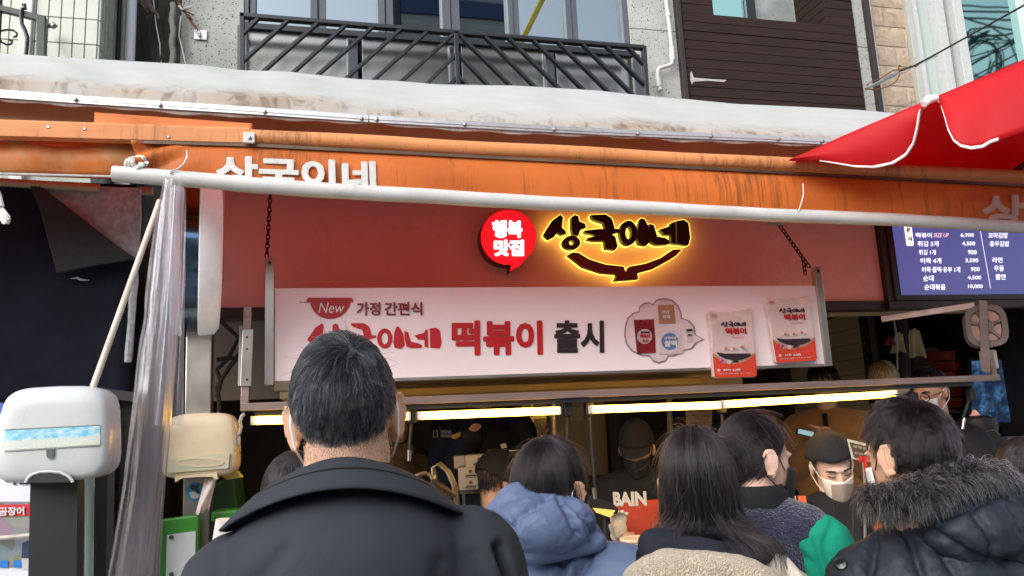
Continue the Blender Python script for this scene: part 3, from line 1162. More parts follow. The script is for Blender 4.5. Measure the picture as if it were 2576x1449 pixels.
# roof cloth from the bar back up under the tarpaulin
rf = MB()
rf.grid(lambda u, v: P(-900 + 3890 * u, lerp_line(BARC, -900 + 3890 * u) - 12, YA + .02) * (1 - v) + (P(-900 + 3890 * u, lerp_line(BARC, -900 + 3890 * u) - 12, YA + .02) + V(0, 1.0, .16)) * v + V(0, 0, -.03 * math.sin(math.pi * v)), 60, 8)
rf.build('roof_cloth', ORANGE_ROOF, aw, smooth=True, sharp=180, solid=.002)
# letters on the valance, their feet rolled up on the pipe
LET = mat('faded_white_print', (.60, .59, .57), .6, var=.08, grime=.25, vs=10)
word('상국이네', 543, 390, 945, 474, YA - .030, .04, sk=16, clip=.2).build('lettering', LET, aw)
word('상국이네', 2468, 487, 2880, 572, YA - .030, .04, sk=16, clip=.2).build('lettering', mat('shaded_white_print', (.5, .34, .3), .6), aw)  # same white print, with the red parasol's shade put into its colour
# white clip on the bar
ck = MB().box(P(627, 347, YA - .032), (.034, .012, .036)).build('clip', PVC, aw, bevel=.003)
MB().lathe([(.007, 0), (.006, -.004), (.002, -.006)], P(628, 347, YA - .038), (0, 1, 0), 10).build('screw', SCREW, ck, smooth=True)
# torn strip lying over the bar
TORN = m_orange('orange_torn_strip', (.90, .30, .09), .15, 0, .4)
tr_ = MB()


def torn_fn(u, v):
    x = 238 + 395 * u
    yt = 283 + 28 * u
    yb = lerp_line(BARC, x) - 16
    wv = 7 * math.sin(u * 11 + 1) * math.sin(math.pi * v)
    p = P(x + 3 * math.sin(v * 40), yt + (yb - yt) * v + wv, YA + .10 * (1 - v) - .005)
    p[2] += .01 * math.sin(u * 13) * v * (1 - v) * 4
    return p


tr_.grid(torn_fn, 60, 12)
tr_.build('torn_strip', TORN, aw, smooth=True, sharp=180, solid=.002)
# hanging hooks of wire
for pts in ([(470, 378), (471, 395), (463, 412), (448, 425), (432, 430), (428, 436), (436, 438)], [(2020, 462), (2021, 490), (2016, 510), (2008, 532)]):
    MB().tube(LY(pts, YA - .055), .0022, 6).build('wire_hook', GALV, aw, smooth=True)
# rope knot on the pipe end
rp = MB()
for k in range(3):
    rp.tube([P(335 + 18 * math.cos(t) + 8 * k, 412 + 13 * math.sin(t) - 2 * k, YA - .04 - .012 * math.sin(t * 2 + k)) for t in np.linspace(0, 5.5, 14)], .0062, 8)
tag(rp.build('rope', mat('white_rope', (.74, .73, .7), .8, var=.15, vs=60, bump=.6, bs=300), None, smooth=True), 'white rope knotted at the left end of the roller pipe', 'rope')

# ---- neighbour's faded valance, far left
nv = thing('faded_awning', P(120, 440, YA + .05), 'faded mouldy orange awning valance at the far left', 'awning')
MB().grid(lambda u, v: P(-900 + 1300 * u, lerp_line(BARC, -900 + 1300 * u) + 20 + (lerp_line([(-900, 413), (400, 446)], -900 + 1300 * u) - lerp_line(BARC, -900 + 1300 * u) - 20) * v, YA + .05 - .02 * math.sin(math.pi * v)) + V(0, .006 * math.sin(u * 40), 0), 60, 8).build('valance', ORANGE_FADED, nv, smooth=True, sharp=180, solid=.002)
MB().tube([P(-900 + 1300 * u, lerp_line([(-900, 414), (400, 447)], -900 + 1300 * u), YA + .045) for u in np.linspace(0, 1, 12)], .0035, 6).build('hem', PVC, nv)
MB().bar(P(-900, 302, YA + .03), P(60, 352, YA + .03), .012, .012).build('rail', ALU, nv)
sc_ = [(38, 345), (70, 350), (140, 352), (200, 352), (250, 350), (225, 358), (190, 366), (160, 369), (120, 367), (85, 360), (58, 352)]
shape(sc_, YA + .024).build('scallop', mat('red_awning_cloth', (.72, .07, .02), .55, var=.1), nv)

# ---- red parasol, right
t_ = NT('red_parasol_cloth')
c_ = t_.ramp(t_.noise(2.5, 4), [(.3, (.62, .012, .02)), (.7, (.74, .026, .034))])
d_ = t_.bsdf(c_, .5, normal=t_.bump(t_.noise(240, 2), .12, .002), spec=.3)
tl_ = t_.n('ShaderNodeBsdfTranslucent')
t_.l(c_, tl_.inputs[0])
mx_ = t_.n('ShaderNodeMixShader')
mx_.inputs[0].default_value = .5
t_.l(d_.outputs[0], mx_.inputs[1])
t_.l(tl_.outputs[0], mx_.inputs[2])
RED = t_.done(mx_)
TRIMW = mat('white_bias_tape', (.8, .78, .8), .6, var=.06)
pole_x, pole_y = 2.35, 1.15
um = thing('red_parasol', (pole_x, pole_y, 0), 'red market parasol with white trimmed scallops at upper right', 'parasol')
RIM = [(1984, 403, 2.38), (2160, 325, 2.25), (2338, 250, 2.1), (2576, 150, 1.92), (2800, 40, 1.75)]
rimp = lambda t: P(*[float(np.interp(t, np.linspace(0, 1, 5), [r[k] for r in RIM])) for k in range(3)])
apex = V(pole_x, pole_y, rimp(.6)[2] + .42)
far = [P(1984, 404, 2.40), P(2140, 418, 2.60), P(2330, 428, 2.62), P(2576, 444, 2.62), P(2860, 470, 2.60)]
cn = MB()


def can_fn(u, v):
    a = rimp(u)
    k = u * 4
    i = min(int(k), 3)
    b = far[i] + (far[i + 1] - far[i]) * (k - i)
    p = a + (b - a) * v
    p[2] += .03 * math.sin(math.pi * v) * u
    return p


cn.grid(can_fn, 24, 10)
cn.build('canopy', RED, um, smooth=True, sharp=180, solid=.002)
# the rest of the canopy, out of the frame to the right
c2 = MB()
cp = [far[-1], P(2800, 40, 1.75), V(1.7, .35, apex[2] - .45), V(2.6, .0, apex[2] - .45), V(3.5, .9, apex[2] - .45), V(3.4, 2.2, apex[2] - .45)]
c2.add([apex] + cp, [(0, k, k + 1) for k in range(1, 6)] + [(0, 6, 1)])
c2.build('canopy', RED, um, solid=.002)
MB().tube([(pole_x, pole_y, 0), apex + V(0, 0, .05)], .022, 14).build('pole', PVC, um, smooth=True)
MB().lathe([(.25, 0), (.25, .06), (.06, .1), (.04, .3)], (pole_x, pole_y, .004), n=24).build('base', BLACK, um, smooth=True)
MB().bar(P(2534, 446, 2.55), P(2600, 395, 2.35), .02, .014).build('rib', mat('dark_rib', (.03, .012, .014), .5), um)
# scalloped flaps hanging from the rim
fl1 = [(1984, 403), (2060, 408), (2100, 414), (2150, 421), (2205, 421), (2250, 411), (2280, 392), (2296, 365), (2303, 330), (2308, 295), (2318, 268), (2334, 256)]
fl2 = [(2350, 249), (2362, 262), (2370, 295), (2378, 330), (2392, 358), (2412, 372), (2440, 377), (2472, 372), (2494, 359), (2540, 343), (2576, 331), (2700, 290), (2800, 240)]


def flap(name, bl, t0, t1):
    n = 40
    m_ = MB()
    seg = np.array(bl, float)
    dd = np.r_[0, np.cumsum(np.hypot(*np.diff(seg, axis=0).T))]
    dd /= dd[-1]

    def lowp(u):
        return float(np.interp(u, dd, seg[:, 0])), float(np.interp(u, dd, seg[:, 1]))

    def fn(u, v):
        a = rimp(t0 + (t1 - t0) * u)
        x, y = lowp(u)
        yd = a[1] - .015 * math.sin(math.pi * u)
        b = P(x, y, yd)
        p = a + (b - a) * v
        p[1] -= .018 * math.sin(math.pi * v) + .008 * v * math.sin(u * 9)
        return p
    m_.grid(fn, n, 10)
    o = m_.build(name, RED, um, smooth=True, sharp=180, solid=.002)
    return o, fn


def tape(f, u0, u1, w=.0105):
    def fn(u, v):
        t_ = u0 + (u1 - u0) * u
        a, b = f(t_, 1), f(min(t_ + .004, 1), 1)
        d = unit(b - f(max(t_ - .004, 0), 1))
        n_ = unit(np.cross(d, V(0, 1, 0)))
        if np.dot(n_, f(t_, .8) - a) < 0:
            n_ = -n_
        return a + n_ * w * (v - .1) + V(0, -.004, 0)
    return MB().grid(fn, 60, 1)


o, f1 = flap('scallop', fl1, 0.0, .497)
tape(f1, .16, .998).build('trim', TRIMW, o, smooth=True, solid=.002)
o, f2 = flap('scallop', fl2, .512, 1.0)
tape(f2, .0, .45).build('trim', TRIMW, o, smooth=True, solid=.002)
MB().tube([P(2324, 262, 2.07), P(2336, 250, 2.07), P(2358, 246, 2.06)], [.012, .016, .011], 10).build('rib_pocket', TRIMW, um, smooth=True)

# ================================================================== STALL FRONT
za = lambda x, y: (638.9 + .3792 * x, 447.2 + .3792 * y)      # crop at 1000,700
zb = lambda x, y: (1341.7 + .3793 * x, 447.2 + .3793 * y)     # crop at 2100,700
zc = lambda x, y: (2044.5 + .3967 * x, 511.1 + .3967 * y)     # crop at 3200,800
zs = lambda f, pts: [f(*p) for p in pts]

YP = 3.4
FASC = mat('salmon_red_panel', (.95, .50, .44), .30, var=.04, vs=1.5, spec=.5)
DKF = mat('dark_brown_frame', (.035, .022, .02), .45, var=.15)
fs = thing('shop_sign_board', P(1380, 765, YP), 'salmon red shop sign board with lit bubble and brush logo', 'sign')
ft = P(1380, 400, YP)[2]
fb = P(1380, 766, YP)[2]
fx0, fx1 = P(553, 620, YP)[0], P(2212, 660, YP)[0]
wallbox(fx0, fx1, YP, YP + .03, fb, ft + .15).build('panel', FASC, fs, bevel=.002)
wallbox(fx0 - .03, fx1 + .012, YP - .02, YP + .06, fb - .05, fb - .001).build('bottom_frame', DKF, fs, bevel=.003)
wallbox(fx1 + .001, fx1 + .055, YP - .03, YP + .06, fb - .05, ft + .15).build('side_frame', DKF, fs, bevel=.003)
# lit speech bubble
bub = oval(1279, 597, 70, 70, 40, -62, 264)
bub = [q for q in bub] + [(1286, 668), (1283.5, 684)]
bub = oval(1279, 597, 70, 70, 40, -50, 276) + [(1286, 667), (1283, 684), (1303, 672), (1316, 661)]
bb = plate(bub, YP - .075, .073).build('speech_bubble', mat('dark_red_metal', (.16, .006, .006), .4), fs)
shape([((x - 1279) * .985 + 1279, (y - 597) * .985 + 597) for x, y in bub], YP - .077).build('face', emis('lit_red_acrylic', (1, .004, .008), 1.05), bb)
W_EM = emis('lit_white_acrylic', (.9, .93, 1.0), 1.0)
word('행복', 1238, 554, 1314, 599, YP - .079, .055).build('lettering', W_EM, bb)
word('맛집', 1242, 603, 1318, 645, YP - .079, .055).build('lettering', W_EM, bb)

# brush logo, in the crop's pixels
LOGO = [
    [(180, 243), (198, 262), (190, 330), (215, 352), (218, 372), (190, 378), (160, 360), (140, 390), (105, 408), (72, 378), (80, 360), (130, 280)],
    [(275, 245), (300, 255), (305, 288), (345, 305), (350, 330), (312, 345), (300, 384), (262, 375), (252, 330), (255, 260)],
    [(383, 246), (480, 242), (518, 266), (532, 300), (540, 338), (570, 338), (575, 358), (520, 374), (545, 392), (560, 455), (545, 478), (480, 470), (474, 420), (400, 418), (358, 410), (362, 398), (430, 382), (345, 366), (340, 350), (420, 340), (478, 338), (468, 300), (436, 290), (395, 272)],
    [(715, 268), (740, 275), (768, 330), (778, 420), (750, 450), (700, 440), (690, 400), (696, 320)],
    [(770, 305), (800, 312), (822, 388), (880, 400), (905, 420), (895, 442), (820, 445), (786, 430), (772, 370)],
    [(840, 342), (912, 318), (918, 298), (942, 290), (946, 440), (915, 432), (914, 378), (872, 378)],
    [(952, 285), (1000, 278), (1030, 300), (1042, 400), (1030, 445), (955, 440)],
]
RINGS = [(254, 430, 58, 46, 17, 16), (632, 365, 58, 82, 20, 42)]
BOWL = [(230, 512), (262, 494), (300, 497), (370, 540), (480, 575), (600, 588), (612, 626), (640, 588), (740, 570), (850, 530), (930, 475), (985, 475), (950, 515), (900, 548), (800, 602), (690, 632), (697, 672), (540, 684), (555, 641), (450, 630), (330, 590)]


def inflate(pts, d):
    """push a px outline outward by d"""
    p = np.array(pts, float)
    area = 0.5 * np.sum(p[:, 0] * np.roll(p[:, 1], -1) - np.roll(p[:, 0], -1) * p[:, 1])
    e = np.roll(p, -1, 0) - p
    n = np.stack([e[:, 1], -e[:, 0]], -1)
    n /= np.linalg.norm(n, axis=1)[:, None] + 1e-9
    if area < 0:
        n = -n
    m = n + np.roll(n, 1, 0)
    m /= np.linalg.norm(m, axis=1)[:, None] + 1e-9
    return [tuple(a + b * d) for a, b in zip(p, m)]


def logo(mp, Y, d, mb, grow=0.0, kx=1.0):
    for s in LOGO:
        q = inflate(zs(mp, s), grow) if grow else zs(mp, s)
        plate(q, Y, d, mb) if d else shape(q, Y, mb)
    for cx, cy, rx, ry, ix, iy in RINGS:
        (x, y), (x1, y1) = mp(cx, cy), mp(cx + 100, cy + 100)
        sx, sy = (x1 - x) / 100, (y1 - y) / 100
        ring(x, y, rx * sx + grow, ry * sy + grow, max(.5, ix * sx - grow), max(.5, iy * sy - grow), Y, d, mb)
    return mb


lg = logo(zb, YP - .085, .03, MB()).build('logo_letters', mat('near_black_acrylic', (.012, .006, .005), .4), fs)
HALO = emis('yellow_led_acrylic', (1.0, .72, .10), 1.1)
logo(zb, YP - .053, .045, MB(), 1.7).build('letter_halo', HALO, lg)
bw_ = plate(zs(zb, BOWL), YP - .085, .03).build('logo_bowl', mat('brown_red_acrylic', (.17, .02, .014), .4), fs)
plate(inflate(zs(zb, BOWL), 1.8), YP - .053, .045).build('bowl_halo', HALO, bw_)

# ---- menu screen
YM = 3.36
SCRN = emis('violet_screen', srgb(72, 72, 126), .72)
ms = thing('menu_screen', P(2410, 745, YM), 'violet lit menu screen with white prices at right', 'screen')
mz0, mz1 = P(2420, 741, YM)[2], P(2400, 480, YM)[2]
mx0, mx1 = P(2256, 660, YM)[0], P(2256, 660, YM)[0] + 1.25
wallbox(mx0 - .035, mx1 + .03, YM, YM + .06, mz0 - .03, mz1).build('housing', mat('black_screen_bezel', (.02, .016, .018), .35), ms, bevel=.004)
wallbox(mx0, mx1, YM - .003, YM - .001, mz0, mz1 - .02).build('display', SCRN, ms)
wallbox(mx0 - .09, mx1 + .2, YM - .01, YM + .05, mz0 - .075, mz0 - .032).build('mount', DKF, ms, bevel=.004)
S_ = .35
for s, x0, y0, x1, y1 in (('떡볶이', 653, 187, 755, 220), ('6,900', 938, 190, 1022, 217), ('튀김 5개', 665, 240, 798, 275), ('4,500', 948, 243, 1030, 272), ('튀김 1개', 673, 295, 780, 328), ('900', 985, 297, 1040, 325), ('어묵 4개', 682, 347, 815, 383), ('3,500', 968, 350, 1050, 378), ('어묵·물떡·유부 1개', 692, 403, 935, 440), ('900', 1003, 405, 1058, 432), ('순대', 700, 457, 767, 495), ('4,500', 982, 460, 1068, 487), ('순대볶음', 708, 513, 842, 550), ('10,000', 985, 515, 1078, 543), ('꼬마김밥', 1113, 187, 1237, 222), ('충무김밥', 1122, 240, 1246, 275), ('라면', 1140, 343, 1203, 378), ('우동', 1150, 396, 1213, 432), ('쫄면', 1160, 450, 1223, 485)):
    word(s, *zc(x0, y0), *zc(x1, y1), YM - .006, .017).build('lettering', emis('screen_white', (.78, .74, .9), .95), ms)
shape(zs(zc, [(1062, 178), (1065, 178), (1130, 540), (1127, 540)]), YM - .006).build('divider', emis('screen_white', (.78, .74, .9), .95), ms)
word('SIZE UP', *zc(767, 190), *zc(863, 216), YM - .006, .0, .2).build('lettering', emis('screen_pink', (.9, .5, .6), .9), ms)
plate(zs(zc, [(580, 140), (626, 140), (641, 262), (636, 270), (603, 270), (597, 264)]), YM - .007, .002).build('heading_tag', emis('screen_peach', (.95, .74, .66), .95), ms)
word('분', *zc(592, 155), *zc(618, 186), YM - .009, .03).build('lettering', emis('screen_dark', (.05, .02, .05), .5), ms)
word('식', *zc(600, 211), *zc(628, 242), YM - .009, .03).build('lettering', emis('screen_dark', (.05, .02, .05), .5), ms)

# ---- hanging hood with the printed banner on its front
YN = 3.02
bn = thing('hood_banner', P(1380, 940, YN), 'pinkish white printed banner on the front of a steel hood', 'banner')
bz0, bz1 = P(1380, 938, YN)[2], P(1380, 722, YN)[2]
bx0, bx1 = P(691, 830, YN)[0], P(2070, 830, YN)[0]
BAN = mat('white_banner_vinyl', (.95, .85, .87), .34, var=.02, vs=1, spec=.5)
wallbox(bx0, bx1, YN, YN + .02, bz0, bz1).build('panel', BAN, bn)
HOOD = mat('brown_steel_sheet', (.24, .19, .13), .42, metal=.5, var=.15, vs=4, stretch=(.4, 2, 2))
b = MB()
wallbox(bx0, bx1, YN + .024, YN + .75, bz0 + .012, bz0 + .02, b)
wallbox(bx0, bx1, YN + .73, YN + .75, bz0 - .05, bz0 + .011, b)
wallbox(bx0, bx1, YN + .024, YN + .36, bz1 - .02, bz1 - .01, b)
b.build('underside', HOOD, bn)
wallbox(bx0, bx1, YN - .004, YN + .03, bz0 - .012, bz0 - .001).build('bottom_lip', STEEL, bn)
wallbox(bx0 + .05, bx1 - .3, YN + .62, YN + .66, bz0 - .045, bz0 - .01).build('gutter', HOOD, bn, bevel=.003)
MB().lathe([(.11, 0), (.11, -.004)], P(1277, 944, YN + .18) * V(1, 1, 0) + V(0, 0, bz0 + .0115), (0, 0, 1), 28).build('duct_hole', BLACK, bn)
for a, b_, nm in (((679, 650), (677, 957), 'bracket'), ((2058, 672), (2078, 920), 'bracket')):
    xx = P((a[0] + b_[0]) / 2, 800, YN)[0]
    z1_ = P(*a, YN)[2]
    o = wallbox(xx - .017, xx + .017, YN - .012, YN + .006 if a[0] < 1000 else YN + .02, bz0 - .012, z1_).build(nm, STEEL, bn, bevel=.002)
    MB().lathe([(.006, 0), (.006, -.002)], (xx, YN - .0125, z1_ - .02), (0, 1, 0), 12).build('hole', BLACK, o)
b = MB()
b.box(P(715, 972, YN + .03), (.075, .07, .04))
b.box(P(722, 995, YN + .03), (.05, .06, .03))
b.build('corner_bracket', HOOD, bn, bevel=.004)

YI = YN - .003
RED_INK = mat('red_print', (.52, .012, .018), .35, var=.03)
BLK_INK = mat('black_print', (.03, .018, .02), .35, var=.03)
bx = lambda x, y: (771.6 + (x - 72) * 340.2 / 970, 811 + (y - 240) * 77 / 238)
logo(bx, YI, 0, MB(), -1.1).build('lettering', RED_INK, bn)
word('떡볶이', 1136, 806, 1364, 895, YI, .036).build('lettering', RED_INK, bn)
word('출시', 1394, 806, 1519, 889, YI, .03).build('lettering', BLK_INK, bn)
word('가정', 897, 760, 957, 794, YI, .02).build('lettering', mat('maroon_print', (.24, .012, .016), .35), bn)
word('간편식', 967, 760, 1062, 794, YI, .02).build('lettering', mat('maroon_print', (.24, .012, .016), .35), bn)
rb = zs(za, [(348, 825), (350, 806), (362, 795), (645, 795), (658, 806), (660, 825), (640, 824), (634, 850), (610, 890), (575, 920), (530, 936), (480, 936), (435, 920), (400, 890), (378, 850), (372, 824)])
o = shape(rb, YI).build('ribbon', mat('ribbon_red_print', (.42, .014, .02), .35, var=.1), bn)
word('New', *za(428, 828), *za(600, 897), YI - .002, .0, .22).build('lettering', mat('white_print', (.78, .72, .72), .4), o)
shape(zs(za, [(300, 823), (372, 825), (372, 828), (300, 826)]), YI - .001).build('slit', BLK_INK, o)
# thought cloud with four packets
CLD = [(602, 1050), (606, 985), (622, 930), (660, 895), (698, 885), (702, 855), (735, 828), (770, 826), (792, 838), (818, 806), (870, 797), (925, 810), (960, 845), (982, 890), (985, 930), (1035, 945), (1070, 985), (1080, 1042), (1138, 1074), (1086, 1096), (1055, 1138), (1005, 1146), (970, 1170), (930, 1186), (898, 1186), (880, 1218), (835, 1233), (795, 1222), (770, 1186), (720, 1182), (655, 1155), (615, 1105)]
o = shape(zs(zb, CLD), YI).build('cloud_outline', mat('mauve_print', (.34, .2, .22), .4), bn)
ci = [((x - 860) * .95 + 858, (y - 1015) * .945 + 1015) for x, y in CLD]
shape(zs(zb, ci), YI - .001).build('cloud', mat('pale_pink_print', (.74, .6, .63), .4), o)


def disc(cx, cy, r, Y, fn=zb):
    (x, y), (x1, y1) = fn(cx, cy), fn(cx + r, cy + r)
    return shape(oval(x, y, x1 - x, y1 - y, 24), Y)


def packet(pts, m_, words, circ=None):
    k = plate(zs(zb, pts), YI - .006, .004).build('packet', m_, bn)
    if circ:
        disc(*circ[0], YI - .0075).build('label_disc', circ[1], k)
    for s, x0, y0, x1, y1, m2 in words:
        word(s, *zb(x0, y0), *zb(x1, y1), YI - .009, .03).build('lettering', m2, k)


WP = mat('white_print', (.78, .72, .72), .4)
packet([(668, 942), (800, 938), (812, 1160), (690, 1168)], mat('dark_red_packet', (.2, .012, .016), .3, var=.4, vs=14, bump=.3), [('상국이네', 710, 1018, 768, 1034, BLK_INK), ('떡볶이', 706, 1038, 772, 1062, RED_INK), ('소스', 722, 1068, 762, 1088, RED_INK)], ((738, 1052, 50), mat('grey_pink_print', (.5, .36, .38), .4)))
packet([(828, 845), (930, 840), (945, 965), (835, 968)], mat('tan_packet', (.42, .2, .1), .35, var=.2, vs=12), [('부산', 852, 880, 902, 904, WP), ('어묵', 858, 910, 908, 936, WP)])
packet([(830, 1012), (975, 1006), (995, 1165), (840, 1172)], mat('clear_packet', (.66, .56, .6), .3, var=.15, vs=20), [('상국이네', 868, 1054, 946, 1072, WP), ('쌀떡', 868, 1078, 952, 1122, WP)], ((905, 1085, 56), mat('blue_print', (.10, .19, .38), .4)))
packet([(1012, 1004), (1055, 1000), (1062, 1086), (1020, 1090)], mat('sachet', (.6, .5, .52), .4), [('가쓰오', 1022, 1035, 1052, 1052, BLK_INK)])
shape(zs(zb, [(1014, 1005), (1055, 1001), (1056, 1016), (1015, 1020)]), YI - .009).build('sachet_top', BLK_INK, bn)

POUCH = mat('pale_pouch_film', (.74, .58, .55), .28, var=.12, vs=7, bump=.35, bs=14, bdist=.02)
POUCH_RED = mat('red_pouch_film', (.66, .06, .03), .28, var=.08)


def pouch(tl, tr, bl, br_):
    def mp(u, v):
        a = [tl[k] + (tr[k] - tl[k]) * u for k in (0, 1)]
        c = [bl[k] + (br_[k] - bl[k]) * u for k in (0, 1)]
        return zb(a[0] + (c[0] - a[0]) * v, a[1] + (c[1] - a[1]) * v)
    m_ = lambda pts: [mp(*q) for q in pts]
    out = [(.02, .02), (.5, .045), (.98, .0), (1.0, .05), (.97, .3), (1.0, .6), (1.0, .97), (.96, 1.0), (.05, 1.0), (0, .97), (.01, .6), (.03, .3), (-.01, .06)]
    k = plate(m_(out), YI - .03, .026).build('pouch', POUCH, bn, bevel=.004)
    y = YI - .033
    shape(m_([(.01, .66), (.1, .71), (.25, .76), (.5, .785), (.75, .76), (.9, .71), (.995, .66), (.995, .965), (.955, .99), (.05, .99), (.01, .965)]), y).build('red_base', POUCH_RED, k)
    shape(m_([(.01, .63), (.25, .74), (.5, .765), (.75, .74), (.995, .63), (.995, .66), (.75, .77), (.5, .80), (.25, .775), (.01, .665)]), y - .001).build('gold_band', mat('gold_print', (.5, .25, .13), .4), k)
    shape(m_([(.1, .62), (.3, .645), (.88, .65), (.9, .69), (.7, .735), (.58, .745), (.6, .78), (.45, .78), (.48, .745), (.3, .72), (.15, .67)]), y - .002).build('printed_bowl', mat('bowl_print', (.03, .018, .03), .4, var=.3), k)
    rc = random.Random(5)
    for q in range(9):
        u, v = .26 + .065 * q, .56 + .03 * rc.uniform(-1, 1)
        shape(m_([(u + .035 * math.cos(a), v + .022 * math.sin(a)) for a in np.linspace(0, 6.28, 10)[:-1]]), y - .001 - .0004 * q).build('rice_cake_print', [WP, mat('coral_print', (.62, .2, .13), .4), mat('aqua_print', (.3, .5, .52), .4)][q % 3], k)
    for u, v, m2 in ((.2, .735, mat('pink_print', (.75, .25, .42), .4)), (.24, .76, mat('pink_print', (.75, .25, .42), .4)), (.37, .77, WP)):
        for a in range(5):
            shape(m_([(u + .028 * math.cos(a * 1.257) + .024 * math.cos(t), v + .018 * math.sin(a * 1.257) + .014 * math.sin(t)) for t in np.linspace(0, 6.28, 8)[:-1]]), y - .003).build('flower_print', m2, k)

    def wd(s, u0, v0, u1, v1, m2, bold=.04, sk=0):
        return lettering(s, P(*mp(u0, v0), y - .003), P(*mp(u1, v0), y - .003), P(*mp(u0, v1), y - .003), bold).build('lettering', m2, k)
    lm = lambda x, yy: mp(.26 + (x - 72) * .58 / 970, .175 + (yy - 240) * .085 / 238)
    logo(lm, y - .003, 0, MB()).build('lettering', BLK_INK, k)
    wd('떡볶이', .35, .27, .82, .37, RED_INK)
    wd('TTEOKBOKKI', .47, .40, .76, .425, RED_INK, .0)
    wd('627g', .23, .87, .4, .905, WP, .02)
    wd('2~3인분', .44, .87, .62, .905, WP, .02)
    wd('냉동보관 쌀떡 어묵 소스 별첨', .08, .93, .85, .945, WP, 0)
    shape(m_([(.07 + .05 * (1 if a % 2 else .45) * math.cos(a * .524) + .05, .885 + .028 * (1 if a % 2 else .45) * math.sin(a * .524)) for a in range(12)]), y - .002).build('snowflake_print', WP, k)
    shape(m_([(.06 + .07 + .07 * math.cos(t), .09 + .028 * math.sin(t)) for t in np.linspace(0, 6.28, 14)[:-1]]), y - .002).build('brand_mark', mat('mark_print', (.6, .3, .25), .4), k)
    return k


pouch((1160, 876), (1452, 868), (1200, 1330), (1485, 1322))
pouch((1535, 788), (1838, 780), (1612, 1232), (1885, 1215))

# ---- chains and spring
RCH = mat('rust_brown_chain', (.09, .03, .02), .6, metal=.5, var=.4, vs=40)


def chain(a, b_, n, Y, label, sag=0):
    c = thing('chain', P(*b_, Y), label, 'chain')
    pa, pb = P(*a, Y), P(*b_, Y)
    d = unit(pb - pa)
    L = np.linalg.norm(pb - pa) / n
    s1 = unit(np.cross(d, (0, 1, 0)))
    s2 = np.cross(d, s1)
    for k in range(n):
        o = pa + (pb - pa) * ((k + .5) / n)
        s = s1 if k % 2 else s2
        if k % 2 == 0:
            s = unit(s2 + .5 * s1)
        pts = [o + d * (L * .72 * math.cos(t)) + s * (L * .36 * math.sin(t)) for t in np.linspace(0, 2 * math.pi, 12, endpoint=False)]
        MB().tube(pts, L * .15, 6, closed=True).build('link', RCH, c, smooth=True)
    return c


chain((680, 488), (671, 648), 14, YN - .004, 'rusty chain holding the left end of the hood banner')
chain((1956, 560), (2036, 672), 13, YN - .004, 'rusty chain slanting down to the right banner bracket')
chain((2020, 650), (2026, 690), 4, YN - .03, 'short loose chain end dangling by the right banner bracket')
sp = MB()
hx = [P(1926 + 54 * t, 560 + 2 * math.sin(t * 3), YN - .02) + .010 * V(0, math.cos(t * 100), math.sin(t * 100)) for t in np.linspace(0, 1, 170)]
sp.tube(hx, .0022, 5)
tag(sp.build('spring', GALV, None, smooth=True), 'shiny coil spring at the top of the slanting chain', 'spring')

# ---- rail frame with strip lights
YR_ = 2.95
RAIL = mat('reflection_tinted_steel', (.34, .25, .22), .38, metal=.55, var=.2, vs=5, stretch=(.4, 1, 3), grime=.4)  # stainless steel, the awning's orange reflection put into its colour
rf = thing('light_rail', P(1500, 985, YR_), 'long steel rail frame carrying the yellow strip lights', 'rail')
MB().bar(P(606, 1025, YR_), P(2508, 950, YR_), .035, .028).build('rail', RAIL, rf, bevel=.002)
MB().bar(P(640, 1040, YR_ + .01), P(2440, 966, YR_ + .01), .03, .018).build('channel', BLACK, rf)
MB().bar(P(624, 772, YR_), P(616, 1018, YR_), .03, .028, (1, 0, 0)).build('upright', RAIL, rf, bevel=.002)
u_ = MB().bar(P(624, 828, YR_ - .02), P(618, 972, YR_ - .02), .006, .038, (1, 0, 0)).build('slider_plate', STEEL, rf, bevel=.002)
for py in (848, 878, 955):
    MB().lathe([(.004, 0), (.003, -.003)], P(621, py, YR_ - .024), (0, 1, 0), 8).build('screw', BLACK, u_)
MB().bar(P(2487, 880, YR_), P(2500, 948, YR_), .02, .028, (1, 0, 0)).build('upright', RAIL, rf, bevel=.002)
MB().bar(P(2217, 803, YR_ + .3), P(2452, 768, YR_ + .0), .012, .03).build('brace', RAIL, rf, bevel=.002)
LED = emis('warm_led', (1.0, .52, .055), 10.0)
LEDC = mat('warm_diffuser', (.8, .7, .45), .3)
for k, (a, c, lab) in enumerate((((640, 1058), (1024, 1047), 'behind the man in the black coat'), ((1058, 1046), (1402, 1033), 'above the stacked red boxes'), ((1490, 1030), (1806, 1019), 'above the long-haired woman'), ((1822, 1017), (2248, 991), 'right of the other strip lights'))):
    pa, pb = P(*a, YR_), P(*c, YR_)
    s = thing('strip_light', (pa + pb) / 2 - V(0, 0, .012), 'warm yellow strip light under the rail ' + lab, 'light', 'strip lights under the rail')
    d = unit(pb - pa)
    MB().bar(pa, pb, .026, .029).build('tube', LED, s, bevel=.006)
    for q, e in ((pa, -1), (pb, 1)):
        MB().bar(q + d * e * .002, q + d * e * .012, .028, .032).build('end_cap', mat('white_cap', (.7, .68, .62), .4), s, bevel=.002)
